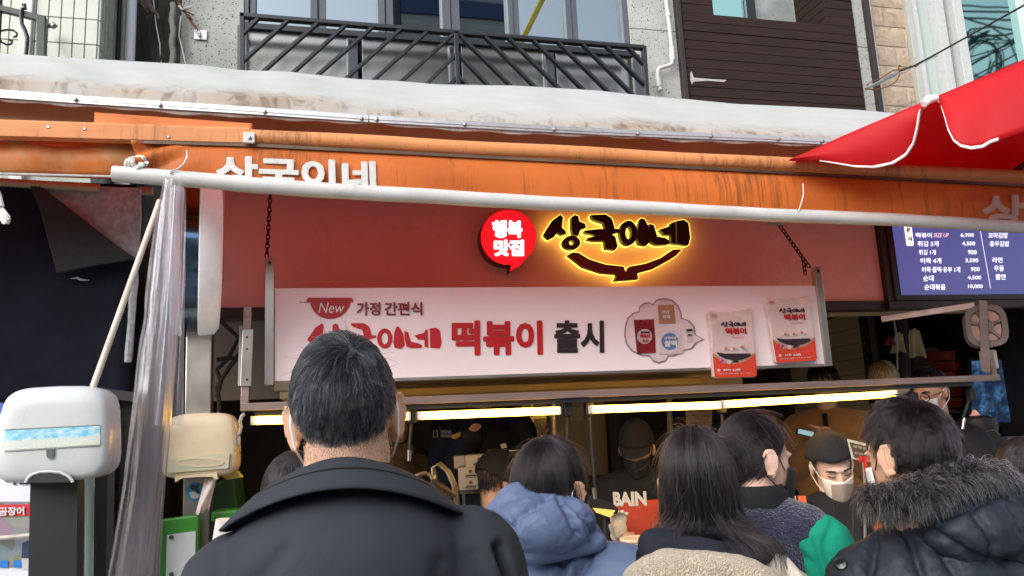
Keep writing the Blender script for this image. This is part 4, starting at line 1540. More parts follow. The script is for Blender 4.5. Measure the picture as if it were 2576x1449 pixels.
# black drop poles with heat-lamp heads
for k, (x, y0, x2, y1) in enumerate(((1036, 1028, 1029, 1160), (1428, 1012, 1426, 1160), (1481, 1010, 1497, 1255), (1814, 1005, 1822, 1150), (2298, 985, 2305, 1090), (2442, 975, 2421, 1080))):
    p = thing('drop_pole', P(x2, y1, YR_ + .05), ['black drop pole beside the right ear of the man in black', 'black drop pole left of the pair above the blue jacket', 'long black drop pole right of the pair above the blue jacket', 'black drop pole hidden behind the ponytailed woman', 'black drop pole above the fur-hooded man', 'black drop pole with chrome end above the right griddle'][k], 'pole', 'black poles hanging from the rail')
    c = P(x, y0 + 18, YR_ + .04)
    MB().box(c, (.034, .03, .055)).build('socket', BLACK, p, bevel=.004)
    MB().tube([c, P(x2, y1 - 25, YR_ + .05)], .0065, 8).build('rod', BLACK, p, smooth=True)
    MB().tube([P(x2 + (x - x2) * .2, y1 - 28, YR_ + .05), P(x2, y1, YR_ + .05)], [.010, .008], 10).build('chrome_tip', STEEL, p, smooth=True)

# ---- hose reel at the right end of the rail
rl_ = thing('hose_reel', P(2500, 884, YR_), 'beige hose reel with spoked side plate at the rail end', 'reel')
rc_ = P(2481, 820, YR_ - .02)
ax = unit(V(.62, .78, 0))
e1 = unit(np.cross(ax, (0, 0, 1)))
e2 = np.cross(e1, ax)
REELP = mat('brown_grey_plastic', (.17, .12, .105), .45, var=.1)
BEIGE = mat('beige_plastic', (.6, .5, .44), .4, var=.06)


def sq(t, a, b_, p=3.2):
    c, s = math.cos(t), math.sin(t)
    return a * math.copysign(abs(c) ** (2 / p), c), b_ * math.copysign(abs(s) ** (2 / p), s)


def rring(a, b_, ia, ib, h0, h1, m_, name, n=36):
    v, f = [], []
    for h in (h0, h1):
        for aa, bb_ in ((a, b_), (ia, ib)):
            for k in range(n):
                x, y = sq(2 * math.pi * k / n, aa, bb_)
                v.append(rc_ + e1 * x + e2 * y + ax * h)
    for k in range(n):
        l = (k + 1) % n
        f += [(k, l, n + l, n + k), (2 * n + l, 2 * n + k, 3 * n + k, 3 * n + l), (l, k, 2 * n + k, 2 * n + l), (n + k, n + l, 3 * n + l, 3 * n + k)]
    return MB().add(v, f).build(name, m_, rl_, smooth=True, sharp=30)


rring(.085, .098, .062, .074, -.012, .012, REELP, 'side_plate')
rring(.082, .095, .001, .001, .055, .125, BEIGE, 'drum_cover')
rring(.06, .07, .001, .001, .012, .055, mat('coiled_hose', (.62, .36, .3), .5, var=.1), 'hose_coil')
rring(.084, .097, .07, .08, .03, .06, mat('grey_band', (.28, .25, .24), .5), 'band')
for a in (0.35, 2.0, 2.8, 4.4, 5.4):
    MB().bar(rc_ + .02 * (e1 * math.cos(a) + e2 * math.sin(a)) - ax * .004, rc_ + .075 * (e1 * math.cos(a) + e2 * math.sin(a)) - ax * .004, .012, .014, ax).build('spoke', REELP, rl_)
MB().lathe([(.03, -.014), (.03, .012), (.012, .013)], rc_, ax, 20).build('hub', REELP, rl_, smooth=True)
MB().bar(P(2472, 756, YR_ - .045), P(2480, 935, YR_ - .045), .006, .045, (1, 0, 0)).build('mount_strip', RAIL, rl_, bevel=.002)
MB().box(P(2487, 905, YR_ + .04), (.05, .06, .09)).build('foot', BEIGE, rl_, bevel=.008)

# ================================================================== LEFT SIDE: felt screen, posts, dispensers, vinyl
zl = lambda x, y: (.3349 * x, 408.9 + .3349 * y)              # crop 0,640
zm = lambda x, y: (.4049 * x, 862.5 + .4049 * y)              # crop 0,1350
FELT = mat('navy_felt', (.0095, .0105, .0175), .95, var=.25, vs=6, bump=.3, bs=300, spec=.1)
FELT_BACK = mat('grey_felt_back', (.27, .29, .31), .95, var=.3, vs=45, bump=.5, bs=160)
FOAM = mat('black_foam', (.014, .018, .02), .9, var=.2, vs=60, bump=.3, bs=400)
YE = 2.92
fl = thing('felt_screen', P(170, 990, YE), 'dark navy felt screen with its top corner folded down', 'screen')
MB().grid(lambda u, v: P(-800 + (1142 - 18 * v) * u, 428 + 36 * u + (560) * v, YE) + V(0, .012 * math.sin(7 * u + 2 * v) + .008 * math.sin(5 * v), 0), 30, 20).build('sheet', FELT, fl, smooth=True, sharp=180, solid=.006)
plate(zs(zl, [(250, 165), (1058, 190), (1050, 600), (1020, 720), (760, 545), (450, 330)]), YE - .03, .008).build('backing', FELT_BACK, fl)
plate(zs(zl, [(215, 155), (300, 175), (1010, 722), (840, 752), (720, 770), (425, 832), (290, 330)]), YE - .06, .014).build('folded_corner', FOAM, fl, bevel=.004)
MB().tube(LY(zs(zl, [(1045, 200), (1050, 420), (1040, 600), (1022, 760), (1015, 900), (995, 1000), (985, 1200), (965, 1440), (960, 1500)]), YE - .02), [.006, .006, .005, .006, .011, .014, .012, .014, .012], 7).build('frayed_edge', FELT_BACK, fl, smooth=True)
MB().tube(LY(zs(zl, [(530, 872), (580, 866), (610, 882), (668, 884)]), YE - .015), [.001, .004, .004, .001], 5).build('fluff', mat('pale_fluff', (.35, .32, .36), .9), fl)
# corrugated tube along the screen's top
cg = MB()
cg.tube([P(-100 + 350 * t, 452 + 22 * t, YE - .05) for t in np.linspace(0, 1, 70)], [.016 if k % 2 else .013 for k in range(70)], 10)
tag(cg.build('corrugated_tube', mat('tan_plastic_tube', (.33, .26, .16), .6, var=.2), None, smooth=True, sharp=80), 'tan corrugated tube along the top of the felt screen', 'tube')
cg = MB()
cg.tube([P(352 + 32 * t, 480 + 2 * t, YE + .05) for t in np.linspace(0, 1, 16)], [.015 if k % 2 else .012 for k in range(16)], 10)
tag(cg.build('corrugated_tube', mat('tan_plastic_tube', (.33, .26, .16), .6), None, smooth=True, sharp=80), 'short tan corrugated tube end right of the felt screen', 'tube')
# white tassel of rope at the left edge
ts = MB()
for k in range(16):
    a = k * .39
    ts.tube([P(-6 + 3 * math.cos(a), 488 + 2 * math.sin(a), 2.3), P(4 + 4 * math.cos(a), 525 + 3 * math.sin(a), 2.3), P(12 + 14 * math.cos(a) , 552 + 12 * math.sin(a * 1.7), 2.3 + .01 * math.sin(a))], .0022, 5)
ts.tube([P(-14, 470, 2.3), P(-4, 495, 2.3), P(2, 520, 2.3)], .009, 8)
tag(ts.build('rope_tassel', mat('white_rope', (.74, .73, .7), .8), None), 'frayed white rope end hanging at the left edge', 'rope')

# thin slanting pole
tag(MB().tube([P(230, 985, 2.16), P(402, 505, 2.40)], .0082, 10).build('slanting_pole', mat('cream_painted_rod', (.55, .5, .44), .5, var=.15, grime=.5), None, smooth=True), 'thin cream pole slanting up from the white dispenser', 'pole')


# ---- paper dispensers: rounded shell, picture band, window, arched mouth
def shell(cx, cy, hw, hh, Y, depth, n=44, p=5.0, top_bulge=.06):
    """rounded-square front shell in m about the px centre"""
    c = P(cx, cy, Y)
    prof = [(1.0, depth), (1.0, .35 * depth), (.985, .16 * depth), (.94, .05 * depth), (.86, .0), (.6, -.004), (.0, -.006)]
    v, f = [], []
    for s, d in prof:
        for k in range(n):
            x, z = sq(2 * math.pi * k / n, hw, hh, p)
            tap = 1 + .05 * (-z / hh)
            v.append(c + V(x * s * tap, d, z * s + (top_bulge * hh * (1 - (x / hw) ** 2) if z > 0 else 0) * s))
    for i in range(len(prof) - 1):
        for k in range(n):
            l = (k + 1) % n
            f.append((i * n + k, i * n + l, (i + 1) * n + l, (i + 1) * n + k))
    f.append(tuple(range(n)))
    return MB().add(v, f), c


def m_band():
    t = NT('printed_seaside_band')
    s = t.n('ShaderNodeSeparateXYZ')
    t.l(t.tc.outputs['UV'], s.inputs[0])
    sky = t.ramp(t.noise(3, 4, vec='UV', stretch=(3, 1, 1)), [(.35, (.10, .45, .68)), (.65, (.55, .74, .76))])
    land = t.ramp(t.noise(9, 6, .7, vec='UV', stretch=(6, 1.5, 1)), [(.35, (.72, .7, .6)), (.55, (.6, .64, .58)), (.7, (.05, .42, .65))])
    k = t.math('ADD', s.outputs[1], t.math('MULTIPLY', t.math('SUBTRACT', t.noise(8, 5, vec='UV', stretch=(8, 1, 1)), .5), .5))
    c = t.mix(t.ramp(k, [(.48, 0.0), (.56, 1.0)]), sky, land)
    t.bsdf(c, .3)
    return t.done()


BAND = m_band()
WHITE_PL = mat('white_gloss_plastic', (.54, .56, .565), .26, var=.05, vs=3, grime=.10)
YD = 2.10
d1 = thing('paper_dispenser', P(140, 1210, YD), 'white paper dispenser with a blue seaside band on a black post', 'dispenser')
mb, c = shell(131, 1093, .125, .113, YD, .12, top_bulge=.05)
mb.build('cover', WHITE_PL, d1, smooth=True, sharp=50)
mb2, c2 = shell(147, 1093, .128, .112, YD + .10, .055, top_bulge=.05)
mb2.build('back_box', mat('pale_pink_plastic', (.66, .62, .6), .35, var=.05), d1, smooth=True, sharp=50)


def band_fn(u, v):
    return P(12 + (252 - 12) * u, 1083 - 12 * u + (1130 - 1083 + 3 * (1 - u)) * v, YD - .0065 + .004 * abs(2 * u - 1) ** 6)


MB().grid(band_fn, 20, 2).build('picture_band', BAND, d1)
for off in (-2, 50):
    MB().tube([P(12 + 240 * u, 1083 - 12 * u + off + (3 * (1 - u) if off > 0 else 0), YD - .006 + .004 * abs(2 * u - 1) ** 6) for u in np.linspace(0, 1, 14)], .0012, 5).build('seam', mat('grey_seam', (.25, .25, .25), .6), d1)
plate(zs(zm, [(288, 657), (336, 657), (336, 700), (326, 718), (312, 722), (298, 718), (288, 700)]), YD - .009, .004).build('level_window', mat('grey_window_plastic', (.12, .14, .13), .25), d1)
plate(zs(zm, [(160, 870), (172, 845), (200, 820), (250, 804), (310, 801), (370, 806), (420, 826), (445, 850), (450, 866)]), YD - .008, .02).build('mouth', mat('dark_mouth', (.02, .02, .02), .6), d1)
MB().tube(LY(zs(zm, [(160, 868), (172, 843), (200, 818), (250, 802), (310, 799), (370, 804), (420, 824), (447, 850), (452, 866)]), YD - .008), .0035, 6).build('mouth_rim', WHITE_PL, d1, smooth=True)
bp = MB().bar(P(147, 1150, YD + .10), P(138, 1700, YD + .10), .06, .105, (1, 0, 0)).build('black_post', BLACK, None)
bp.location.z = bp.location.z
tag(bp, 'black square post under the white paper dispenser', 'post')
gp = thing('glass_edge', P(212, 1600, YD + .25), 'pale green glass panel edge beside the black post', 'glass panel')
MB().bar(P(203, 1180, YD + .22), P(196, 1700, YD + .22), .01, .022, (1, 0, 0)).build('aluminium_edge', ALU, gp)
MB().bar(P(222, 1180, YD + .25), P(214, 1700, YD + .25), .01, .03, (1, 0, 0)).build('glass', mat('pale_green_glass', (.30, .38, .37), .1, coat=.5), gp)
bkp = MB()
bkp.slab([P(120, 990, 2.75), P(345, 985, 2.75), P(330, 1800, 2.75), P(60, 1800, 2.75)], (0, .03, 0))
bkp = bkp.build('black_cabinet', mat('black_gloss_panel', (.012, .012, .014), .25, var=.2, vs=3), None)
tag(bkp, 'tall black cabinet side behind the white dispenser', 'cabinet')
MB().bar(P(285, 1000, 2.73), P(272, 1700, 2.73), .02, .02, (1, 0, 0)).build('stile', BLACK, bkp)
MB().bar(P(228, 985, 2.72), P(345, 1000, 2.72), .05, .03).build('top_rail', BLACK, bkp)

YBD = 2.86
post = MB().bar(P(505, 760, YBD + .13), P(487, 1950, YBD + .13), .06, .088, (1, 0, 0)).build('steel_post', STEEL, None, bevel=.004)
tag(post, 'square stainless steel post behind the beige dispenser', 'post')
so = plate(oval(490, 1237, 22, 23, 20), YBD + .093, .003).build('sticker', mat('blue_dolphin_sticker', (.03, .28, .42), .5, var=.4, vs=30), post)
shape([(478, 1225), (486, 1219), (492, 1223), (500, 1219), (497, 1230), (505, 1240), (497, 1242), (490, 1232), (482, 1232)], YBD + .091).build('dolphin_print', mat('dark_print', (.02, .04, .05), .5), so)
shape([(476, 1240), (486, 1236), (504, 1246), (496, 1254), (482, 1254)], YBD + .0905).build('wave_print', mat('pale_print', (.6, .62, .58), .5), so)
d2 = thing('paper_dispenser', P(500, 1200, YBD), 'yellowed beige paper dispenser on the steel post with torn tissue', 'dispenser')
AGED = mat('yellowed_plastic', (.66, .56, .38), .32, var=.08, vs=4, grime=.15)
mb, c = shell(502, 1122, .122, .106, YBD, .11, p=5.5)
mb.build('cover', AGED, d2, smooth=True, sharp=50)
plate([(424, 1155), (578, 1139), (574, 1178), (424, 1190)], YBD - .010, .004).build('faded_band', mat('faded_band', (.52, .5, .36), .4, var=.2, vs=12), d2)
ring(503, 1163, 61, 12, 56, 8.5, YBD - .013, .003).build('window_rim', AGED, d2)
shape(oval(503, 1163, 56, 8.5, 24), YBD - .0115).build('level_window', mat('milky_window', (.5, .46, .33), .3), d2)
plate(zs(zm, [(1085, 832), (1350, 805), (1352, 848), (1335, 848), (1322, 832), (1240, 832), (1150, 838), (1110, 850), (1088, 868)]), YBD - .008, .05).build('mouth', AGED, d2)
PAPER = mat('tissue_paper', (.72, .62, .58), .85, var=.08, vs=30, bump=.3)
tp = MB()
tp.grid(lambda u, v: P(*[a + (b_ - a) * v for a, b_ in zip((517 + 28 * u, 1200 + 2 * u), (492 + 32 * u + 3 * math.sin(9 * u), 1292 + 5 * math.sin(13 * u) - 10 * u))], YBD + .03 + .012 * math.sin(3 * v + 6 * u)), 12, 10)
tp.build('torn_tissue', PAPER, d2, smooth=True, sharp=180, solid=.001)
hk = MB()
hk.tube(LY(zs(zm, [(1440, 590), (1465, 582), (1490, 560), (1497, 520), (1490, 490), (1502, 455), (1520, 440)]), YBD + .02), .006, 8)
hk.box(P(*zm(1465, 610), YBD + .03), (.03, .03, .03))
hk.build('hook', mat('grey_plastic', (.36, .34, .33), .5), d2, smooth=True)

# ---- round double-faced projecting sign seen edge-on
YQ = 2.95
qc = P(497, 640, YQ)
rs = thing('round_sign', P(497, 840, YQ), 'round projecting light sign seen edge on with chrome band', 'sign')
r_ = .300
qa = unit(np.cross(ray(520, 640) * V(1, 1, 0), V(0, 0, 1)))
for x0, x1, nm in ((-.087, -.047, 'lit_face'), (.006, .083, 'lit_face')):
    a, b_ = (x0, x1) if x0 > 0 else (x1, x0)
    prof = [(r_ - .012, 0), (r_, .004 * np.sign(b_ - a)), (r_ - .006, (b_ - a) * .72), (r_ - .03, (b_ - a) * .94), (r_ - .12, (b_ - a) * 1.0), (.001, (b_ - a) * 1.02)]
    MB().lathe(prof, qc + qa * a, qa, 56).build(nm, mat('white_light_box', (.78, .76, .78), .3, emit=(.8, .85, .9), es=.10), rs, smooth=True, sharp=50)
bnd = MB().lathe([(r_ - .014, 0), (r_ - .014, .052)], qc - qa * .0465, qa, 56).build('chrome_band', mat('blue_chrome', (.10, .17, .26), .12, metal=1), rs, smooth=True, sharp=50)
for dz in (-.06, .11):
    for dx in (-.036, -.003):
        yy = -math.sqrt((r_ - .014) ** 2 - (dz + .05) ** 2)
        MB().lathe([(.005, 0), (.004, -.004)], qc + qa * dx + V(0, yy, -dz - .05), (0, 1, 0), 8).build('rivet', SCREW, rs)
qn = np.cross(V(0, 0, 1), qa)
lt = lettering('상국', qc + qa * .0875 - qn * .05 + V(0, 0, .02), qc + qa * .0875 + qn * .15 + V(0, 0, .02), qc + qa * .0875 - qn * .05 - V(0, 0, .1), .04)
lt.build('lettering', BLK_INK, rs)
MB().lathe([(.2, 0), (.2, .001)], qc + qa * .0858 + V(0, 0, .06), qa, 40).build('red_disc', mat('orange_red_print', (.7, .12, .04), .4), rs)

# ---- clear vinyl curtain, bundled
t = NT('clear_vinyl')
fold = t.noise(7, 4, .55, stretch=(2.0, 2, .28), dist=.9)
wr = t.noise(30, 5, .7, stretch=(1.5, 1.5, .5), dist=2)
nb = t.bump(fold, .3, .02, t.bump(wr, .12, .005))
gl = t.n('ShaderNodeBsdfGlossy')
gl.inputs['Color'].default_value = (.95, .95, .98, 1)
gl.inputs['Roughness'].default_value = .2
t.l(nb, gl.inputs['Normal'])
tp_ = t.n('ShaderNodeBsdfTransparent')
tp_.inputs[0].default_value = (.88, .865, .885, 1)
df = t.n('ShaderNodeBsdfDiffuse')
df.inputs['Color'].default_value = (.60, .585, .605, 1)
t.l(nb, df.inputs['Normal'])
fr = t.n('ShaderNodeFresnel')
fr.inputs['IOR'].default_value = 1.55
t.l(nb, fr.inputs['Normal'])
m1 = t.n('ShaderNodeMixShader')
t.l(t.ramp(fold, [(.30, .05), (.5, .13), (.75, .26)]), m1.inputs[0])
t.l(tp_.outputs[0], m1.inputs[1])
t.l(df.outputs[0], m1.inputs[2])
m2 = t.n('ShaderNodeMixShader')
t.l(t.math('MINIMUM', t.math('MULTIPLY', fr.outputs[0], .55), .22), m2.inputs[0])
t.l(m1.outputs[0], m2.inputs[1])
t.l(gl.outputs[0], m2.inputs[2])
VINYL = t.done(m2)
LE = [(468, 412), (560, 392), (690, 374), (760, 366), (800, 366), (870, 352), (1040, 334), (1230, 311), (1380, 286), (1449, 273), (1800, 225)]
RE = [(468, 462), (560, 464), (640, 466), (700, 470), (740, 466), (800, 452), (900, 447), (1020, 437), (1150, 425), (1300, 413), (1449, 404), (1800, 385)]
vc = thing('vinyl_curtain', P(340, 1700, 2.3), 'bundled clear vinyl curtain hanging from the orange awning', 'curtain')


def vin_fn(amp, seed, ph0=0, ks=1.0):
    g = np.random.default_rng(seed)
    ph = g.uniform(0, 6.28, 6)

    def fn(u, v):
        y = 462 + 1330 * v
        l, r = float(np.interp(y, [q[0] for q in LE], [q[1] for q in LE])), float(np.interp(y, [q[0] for q in RE], [q[1] for q in RE]))
        m, hw = (l + r) / 2, (r - l) / 2 * ks
        a = 2 * math.pi * u + ph0
        rr = 1 + amp * (math.sin(3 * a + ph[0] + 2 * v) + .7 * math.sin(5 * a + ph[1] - 5 * v) + .5 * math.sin(9 * a + ph[2] + 7 * v)) * .5
        x = m + hw * math.cos(a) * min(rr, 1.05)
        p = P(x, y, 2.3)
        p[1] += .05 * rr * math.sin(a) * ks
        return p
    return fn


MB().grid(vin_fn(.10, 1), 72, 60).build('outer_fold', VINYL, vc, smooth=True, sharp=180)
MB().grid(vin_fn(.24, 2, .6, .72), 60, 50).build('inner_fold', VINYL, vc, smooth=True, sharp=180)
MB().grid(lambda u, v: P(415 + 50 * u - 30 * v * (1 - u), 470 + 600 * v, 2.24) + V(0, .02 * math.sin(8 * u + 3 * v), 0), 14, 30).build('seam_fold', VINYL, vc, smooth=True, sharp=180)

# ---- poster at the left edge
YPO = 2.55
po = thing('poster', P(30, 1560, YPO), 'white poster with blue header and market photo at the left edge', 'poster')
plate([(-260, 1010), (16, 1018), (112, 1018), (100, 1560), (-260, 1560)], YPO, .01).build('sheet', mat('white_poster', (.72, .74, .80), .4, var=.03), po)
shape([(-260, 1010), (112, 1016), (111, 1040), (-260, 1036)], YPO - .002).build('header', mat('blue_poster_print', (.06, .13, .45), .4), po)
word('산곰장어', -170, 1066, 15, 1098, YPO - .002, .04).build('lettering', BLK_INK, po)
word('드디어', -70, 1128, 8, 1150, YPO - .002, .03).build('lettering', RED_INK, po)
ring(-2, 1150, 12, 18, 7, 12, YPO - .003).build('red_ring', mat('red_poster_print', (.65, .03, .04), .4), po)
word('하였습니다', 8, 1186, 196, 1220, YPO - .002, .03).build('lettering', BLK_INK, po)
t = NT('market_photo_print')
vz = t.n('ShaderNodeTexVoronoi')
vz.inputs['Scale'].default_value = 26
t.l(t.tc.outputs['Object'], vz.inputs['Vector'])
hs = t.n('ShaderNodeHueSaturation', i_Saturation=.45, i_Value=.42)
t.l(vz.outputs['Color'], hs.inputs['Color'])
t.bsdf(t.mix(.45, hs.outputs[0], (.16, .17, .17)), .35)
PHOTO = t.done()
shape([(-260, 1262), (104, 1262), (101, 1424), (-260, 1440)], YPO - .002).build('photo', PHOTO, po)
shape([(-260, 1275), (96, 1268), (94, 1297), (-260, 1306)], YPO - .004).build('red_sign_print', mat('red_poster_print', (.65, .03, .04), .4), po)
word('곰장어', -2, 1276, 62, 1298, YPO - .006, .03, sk=-2).build('lettering', WP, po)
shape([(98, 1268), (106, 1262), (104, 1320), (92, 1340), (80, 1340), (92, 1300)], YPO - .0045).build('sleeve_print', mat('cream_print', (.55, .48, .36), .4), po)
shape([(56, 1366), (70, 1360), (84, 1366), (86, 1404), (54, 1404)], YPO - .0045).build('vest_print', mat('navy_print', (.03, .05, .12), .4), po)
shape([(54, 1405), (86, 1405), (86, 1432), (56, 1432)], YPO - .0047).build('trousers_print', mat('pale_trouser_print', (.55, .52, .53), .4), po)
for a in (0, 34):
    shape([(a, 1410), (a + 20, 1410), (a + 20, 1428), (a, 1428)], YPO - .0043).build('stool_print', mat('stool_blue_print', (.02, .2, .6), .4), po)
tag(MB().tube([P(-260, 1368, YPO - .03), P(20, 1352, YPO - .03), P(90, 1345, YPO - .03)], .006, 8).build('rod', mat('cream_painted_rod', (.55, .5, .44), .5), None, smooth=True), 'cream rod lying across the left edge poster', 'rod')

# ---- green bin and things at the foot of the steel post
GREEN = mat('green_plastic', (.05, .26, .035), .38, var=.08)
YGN = 2.75
gs = thing('green_board', P(455, 1560, YGN), 'green framed board with white sheet beside the steel post', 'board')
plate([(402, 1312), (410, 1306), (492, 1296), (500, 1300), (496, 1560), (396, 1560)], YGN + .14, .03).build('frame', GREEN, gs, bevel=.006)
plate([(420, 1346), (492, 1336), (488, 1560), (414, 1560)], YGN + .135, .004).build('sheet', mat('pale_blue_sheet', (.6, .64, .66), .5), gs)
for y in (1352, 1445):
    plate(oval(431, y, 6, 5.5, 14), YGN + .13, .004).build('stud', mat('dark_green_stud', (.02, .1, .03), .4), gs)
gbn = thing('green_bin', P(565, 1500, YGN + .3), 'dark green plastic bin behind the steel post', 'bin')
gp_ = MB()
gp_.slab([P(528, 1225, YGN + .3), P(590, 1190, YGN + .3), P(600, 1290, YGN + .3), P(604, 1560, YGN + .3), P(520, 1560, YGN + .3)], (0, .3, 0))
gp_.build('body', mat('dark_green_plastic', (.012, .06, .02), .4), gbn, bevel=.012)
gp_ = MB()
gp_.slab([P(532, 1288, YGN + .2), P(600, 1282, YGN + .2), P(602, 1305, YGN + .2), P(530, 1315, YGN + .2)], (0, .1, 0))
gp_.build('lid', GREEN, gbn, bevel=.008)
cu_ = thing('paper_cup_stack', P(550, 1370, YGN), 'stack of nested white paper cups by the steel post', 'cups')
for k in range(11):
    c0, c1 = P(534 + .8 * k, 1364 - 4.4 * k, YGN), P(588 + .2 * k, 1354 - 4.9 * k, YGN)
    mid = (c0 + c1) / 2
    w_ = np.linalg.norm(c1 - c0) / 2
    MB().lathe([(w_ * .92, 0), (w_, .0052), (w_ * .985, .0064)], mid, unit(V(.1, -.12, 1)), 24).build('cup', mat('white_paper_cup', (.78, .76, .74), .6, var=.04), cu_, smooth=True, sharp=30)
ch = MB()
for k in range(5):
    ch.tube([P(556 + 4 * k, 1196 + 2 * k, YGN + .2), P(598 + 3 * k, 1186 + 3 * k, YGN + .15)], .004, 6)
tag(ch.build('chopsticks', mat('yellow_wood', (.6, .45, .1), .6), None), 'few yellow wooden sticks lying on the green bin', 'sticks')
# black cables behind the post
for k, (pts, lb) in enumerate((([(440, 838), (452, 900), (470, 960), (490, 1000)], 'black cable hanging left of the steel post'), ([(548, 800), (600, 850), (575, 900), (545, 930), (556, 960), (545, 1000)], 'black cable looping right of the steel post'), ([(545, 905), (580, 900), (605, 907)], 'short black cable tying the loop to the upright'), ([(610, 880), (580, 920), (545, 975), (552, 1010), (548, 1080)], 'black cable crossing down behind the beige dispenser'))):
    tag(MB().tube(LY(pts, 3.2), .0085, 8).build('cable', BLACK, None, smooth=True), lb, 'cable')
cg = MB()
cg.tube([P(607 - 3 * t, 820 + 150 * t, YR_ + .02) for t in np.linspace(0, 1, 60)], [.009 if k % 2 else .007 for k in range(60)], 8)
tag(cg.build('corrugated_tube', mat('grey_plastic', (.36, .34, .33), .5), None, smooth=True, sharp=80), 'thin corrugated tube beside the left rail upright', 'tube')

# ================================================================== STALL INTERIOR
zk = lambda x, y: (958.3 + .3386 * x, 958.3 + .3386 * y)       # crop 1500,1500
zn = lambda x, y: (1469.5 + .3386 * x, 958.3 + .3386 * y)      # crop 2300,1500
zq = lambda x, y: (1980.5 + .3827 * x, 894.5 + .3827 * y)      # crop 3100,1400
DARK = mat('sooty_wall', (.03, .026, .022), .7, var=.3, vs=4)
ix0, ix1 = P(430, 800, 3.6)[0], 4.6
zc_ = fb - .02
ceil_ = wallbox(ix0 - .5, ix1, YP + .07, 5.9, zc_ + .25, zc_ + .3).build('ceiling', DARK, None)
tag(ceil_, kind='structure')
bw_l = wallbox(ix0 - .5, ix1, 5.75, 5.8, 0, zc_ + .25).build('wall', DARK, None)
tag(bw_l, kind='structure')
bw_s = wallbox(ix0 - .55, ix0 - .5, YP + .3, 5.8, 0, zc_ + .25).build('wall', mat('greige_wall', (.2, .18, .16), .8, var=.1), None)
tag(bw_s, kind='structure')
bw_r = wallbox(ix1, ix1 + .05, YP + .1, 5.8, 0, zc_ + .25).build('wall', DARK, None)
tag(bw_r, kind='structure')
wallbox(P(470, 900, 4.0)[0], P(760, 900, 4.0)[0], 4.0, 4.03, 1.75, zc_ + .2).build('wall_panel', mat('beige_panel', (.25, .225, .20), .7, var=.08), bw_l)
# slatted siding wall on the right, running back
SID = mat('olive_siding', (.55, .47, .30), .55, var=.08, vs=3, stretch=(1, 1, 8))
sA, sB = P(1985, 900, 5.55), P(2180, 900, 4.45)
sA[2] = sB[2] = 0
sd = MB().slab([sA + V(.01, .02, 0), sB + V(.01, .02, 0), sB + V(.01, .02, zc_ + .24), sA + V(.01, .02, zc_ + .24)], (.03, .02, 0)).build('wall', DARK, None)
tag(sd, kind='structure')
hgt = .105
for k in range(int((zc_ + .2) / hgt)):
    z0 = k * hgt
    m_ = MB()
    m_.slab([sA + V(0, 0, z0 + .004), sB + V(0, 0, z0 + .004), sB + V(-.006, -.01, z0 + hgt), sA + V(-.006, -.01, z0 + hgt)], (.012, .012, 0))
    m_.build('siding_board', SID, sd)
MB().box(sB + V(.02, -.02, 1.1), (.05, .09, 2.2)).build('corner_post', DARK, sd)
# pale ceiling edge over the opening
tag(MB().bar(P(2080, 792, 3.6), P(2440, 782, 3.6), .05, .02).build('curtain_rail', mat('pale_rail', (.5, .42, .28), .5, emit=None), None), 'pale curtain rail under the menu screen', 'rail')
# grey doors and teal glass in the back
dr_ = thing('cabinet_door', P(1465, 1195, 5.2), 'plain grey metal door with taped notices in the back', 'door')
plate([(1393, 940), (1520, 940), (1530, 1195), (1400, 1195)], 5.2, .04).build('leaf', mat('grey_door', (.30, .27, .23), .5, var=.08, vs=2), dr_)
plate([(1432, 972), (1512, 970), (1513, 982), (1432, 984)], 5.19, .004).build('notice', mat('dim_paper', (.45, .41, .35), .7), dr_)
word('배달 음식 주문', 1440, 974, 1500, 980, 5.185, .01).build('lettering', BLK_INK, dr_)
plate([(1433, 1025), (1465, 1024), (1466, 1058), (1434, 1058)], 5.19, .004).build('notice', mat('dim_paper', (.45, .41, .35), .7), dr_)
wallbox(P(1522, 1000, 5.18)[0], P(1545, 1000, 5.18)[0], 5.14, 5.2, 0, zc_ + .2).build('jamb', BLACK, dr_)
tg_ = thing('glass_case', P(1350, 1125, 5.0), 'tall teal glass drinks case in the back', 'case')
plate([(1312, 975), (1335, 975), (1336, 1122), (1314, 1122)], 5.0, .02).build('pane', mat('teal_case_glass', (.22, .36, .36), .15, coat=.4), tg_)
plate([(1338, 975), (1392, 975), (1392, 1122), (1338, 1122)], 5.05, .02).build('pane', mat('murky_glass', (.10, .12, .13), .2, var=.5, vs=9, coat=.4), tg_)
for x in (1337, 1392):
    MB().bar(P(x, 975, 4.99), P(x, 1125, 4.99), .03, .02, (1, 0, 0)).build('stile', STEEL, tg_)
# back-lit menu panels far in the back, glow raised to brighten the interior
ps = thing('menu_panels', P(1170, 1000, 5.3), 'back-lit yellow menu panels high on the back wall', 'menu panels')
for x0, x1 in ((1134, 1178), (1190, 1226)):
    for y0 in (987, 994):
        k = plate([(x0, y0), (x1, y0 - 1), (x1, y0 + 5), (x0, y0 + 6)], 5.3, .006).build('menu_panel', mat('lit_yellow_panel', (.75, .62, .2), .5, emit=(.9, .65, .15), es=3.0), ps)
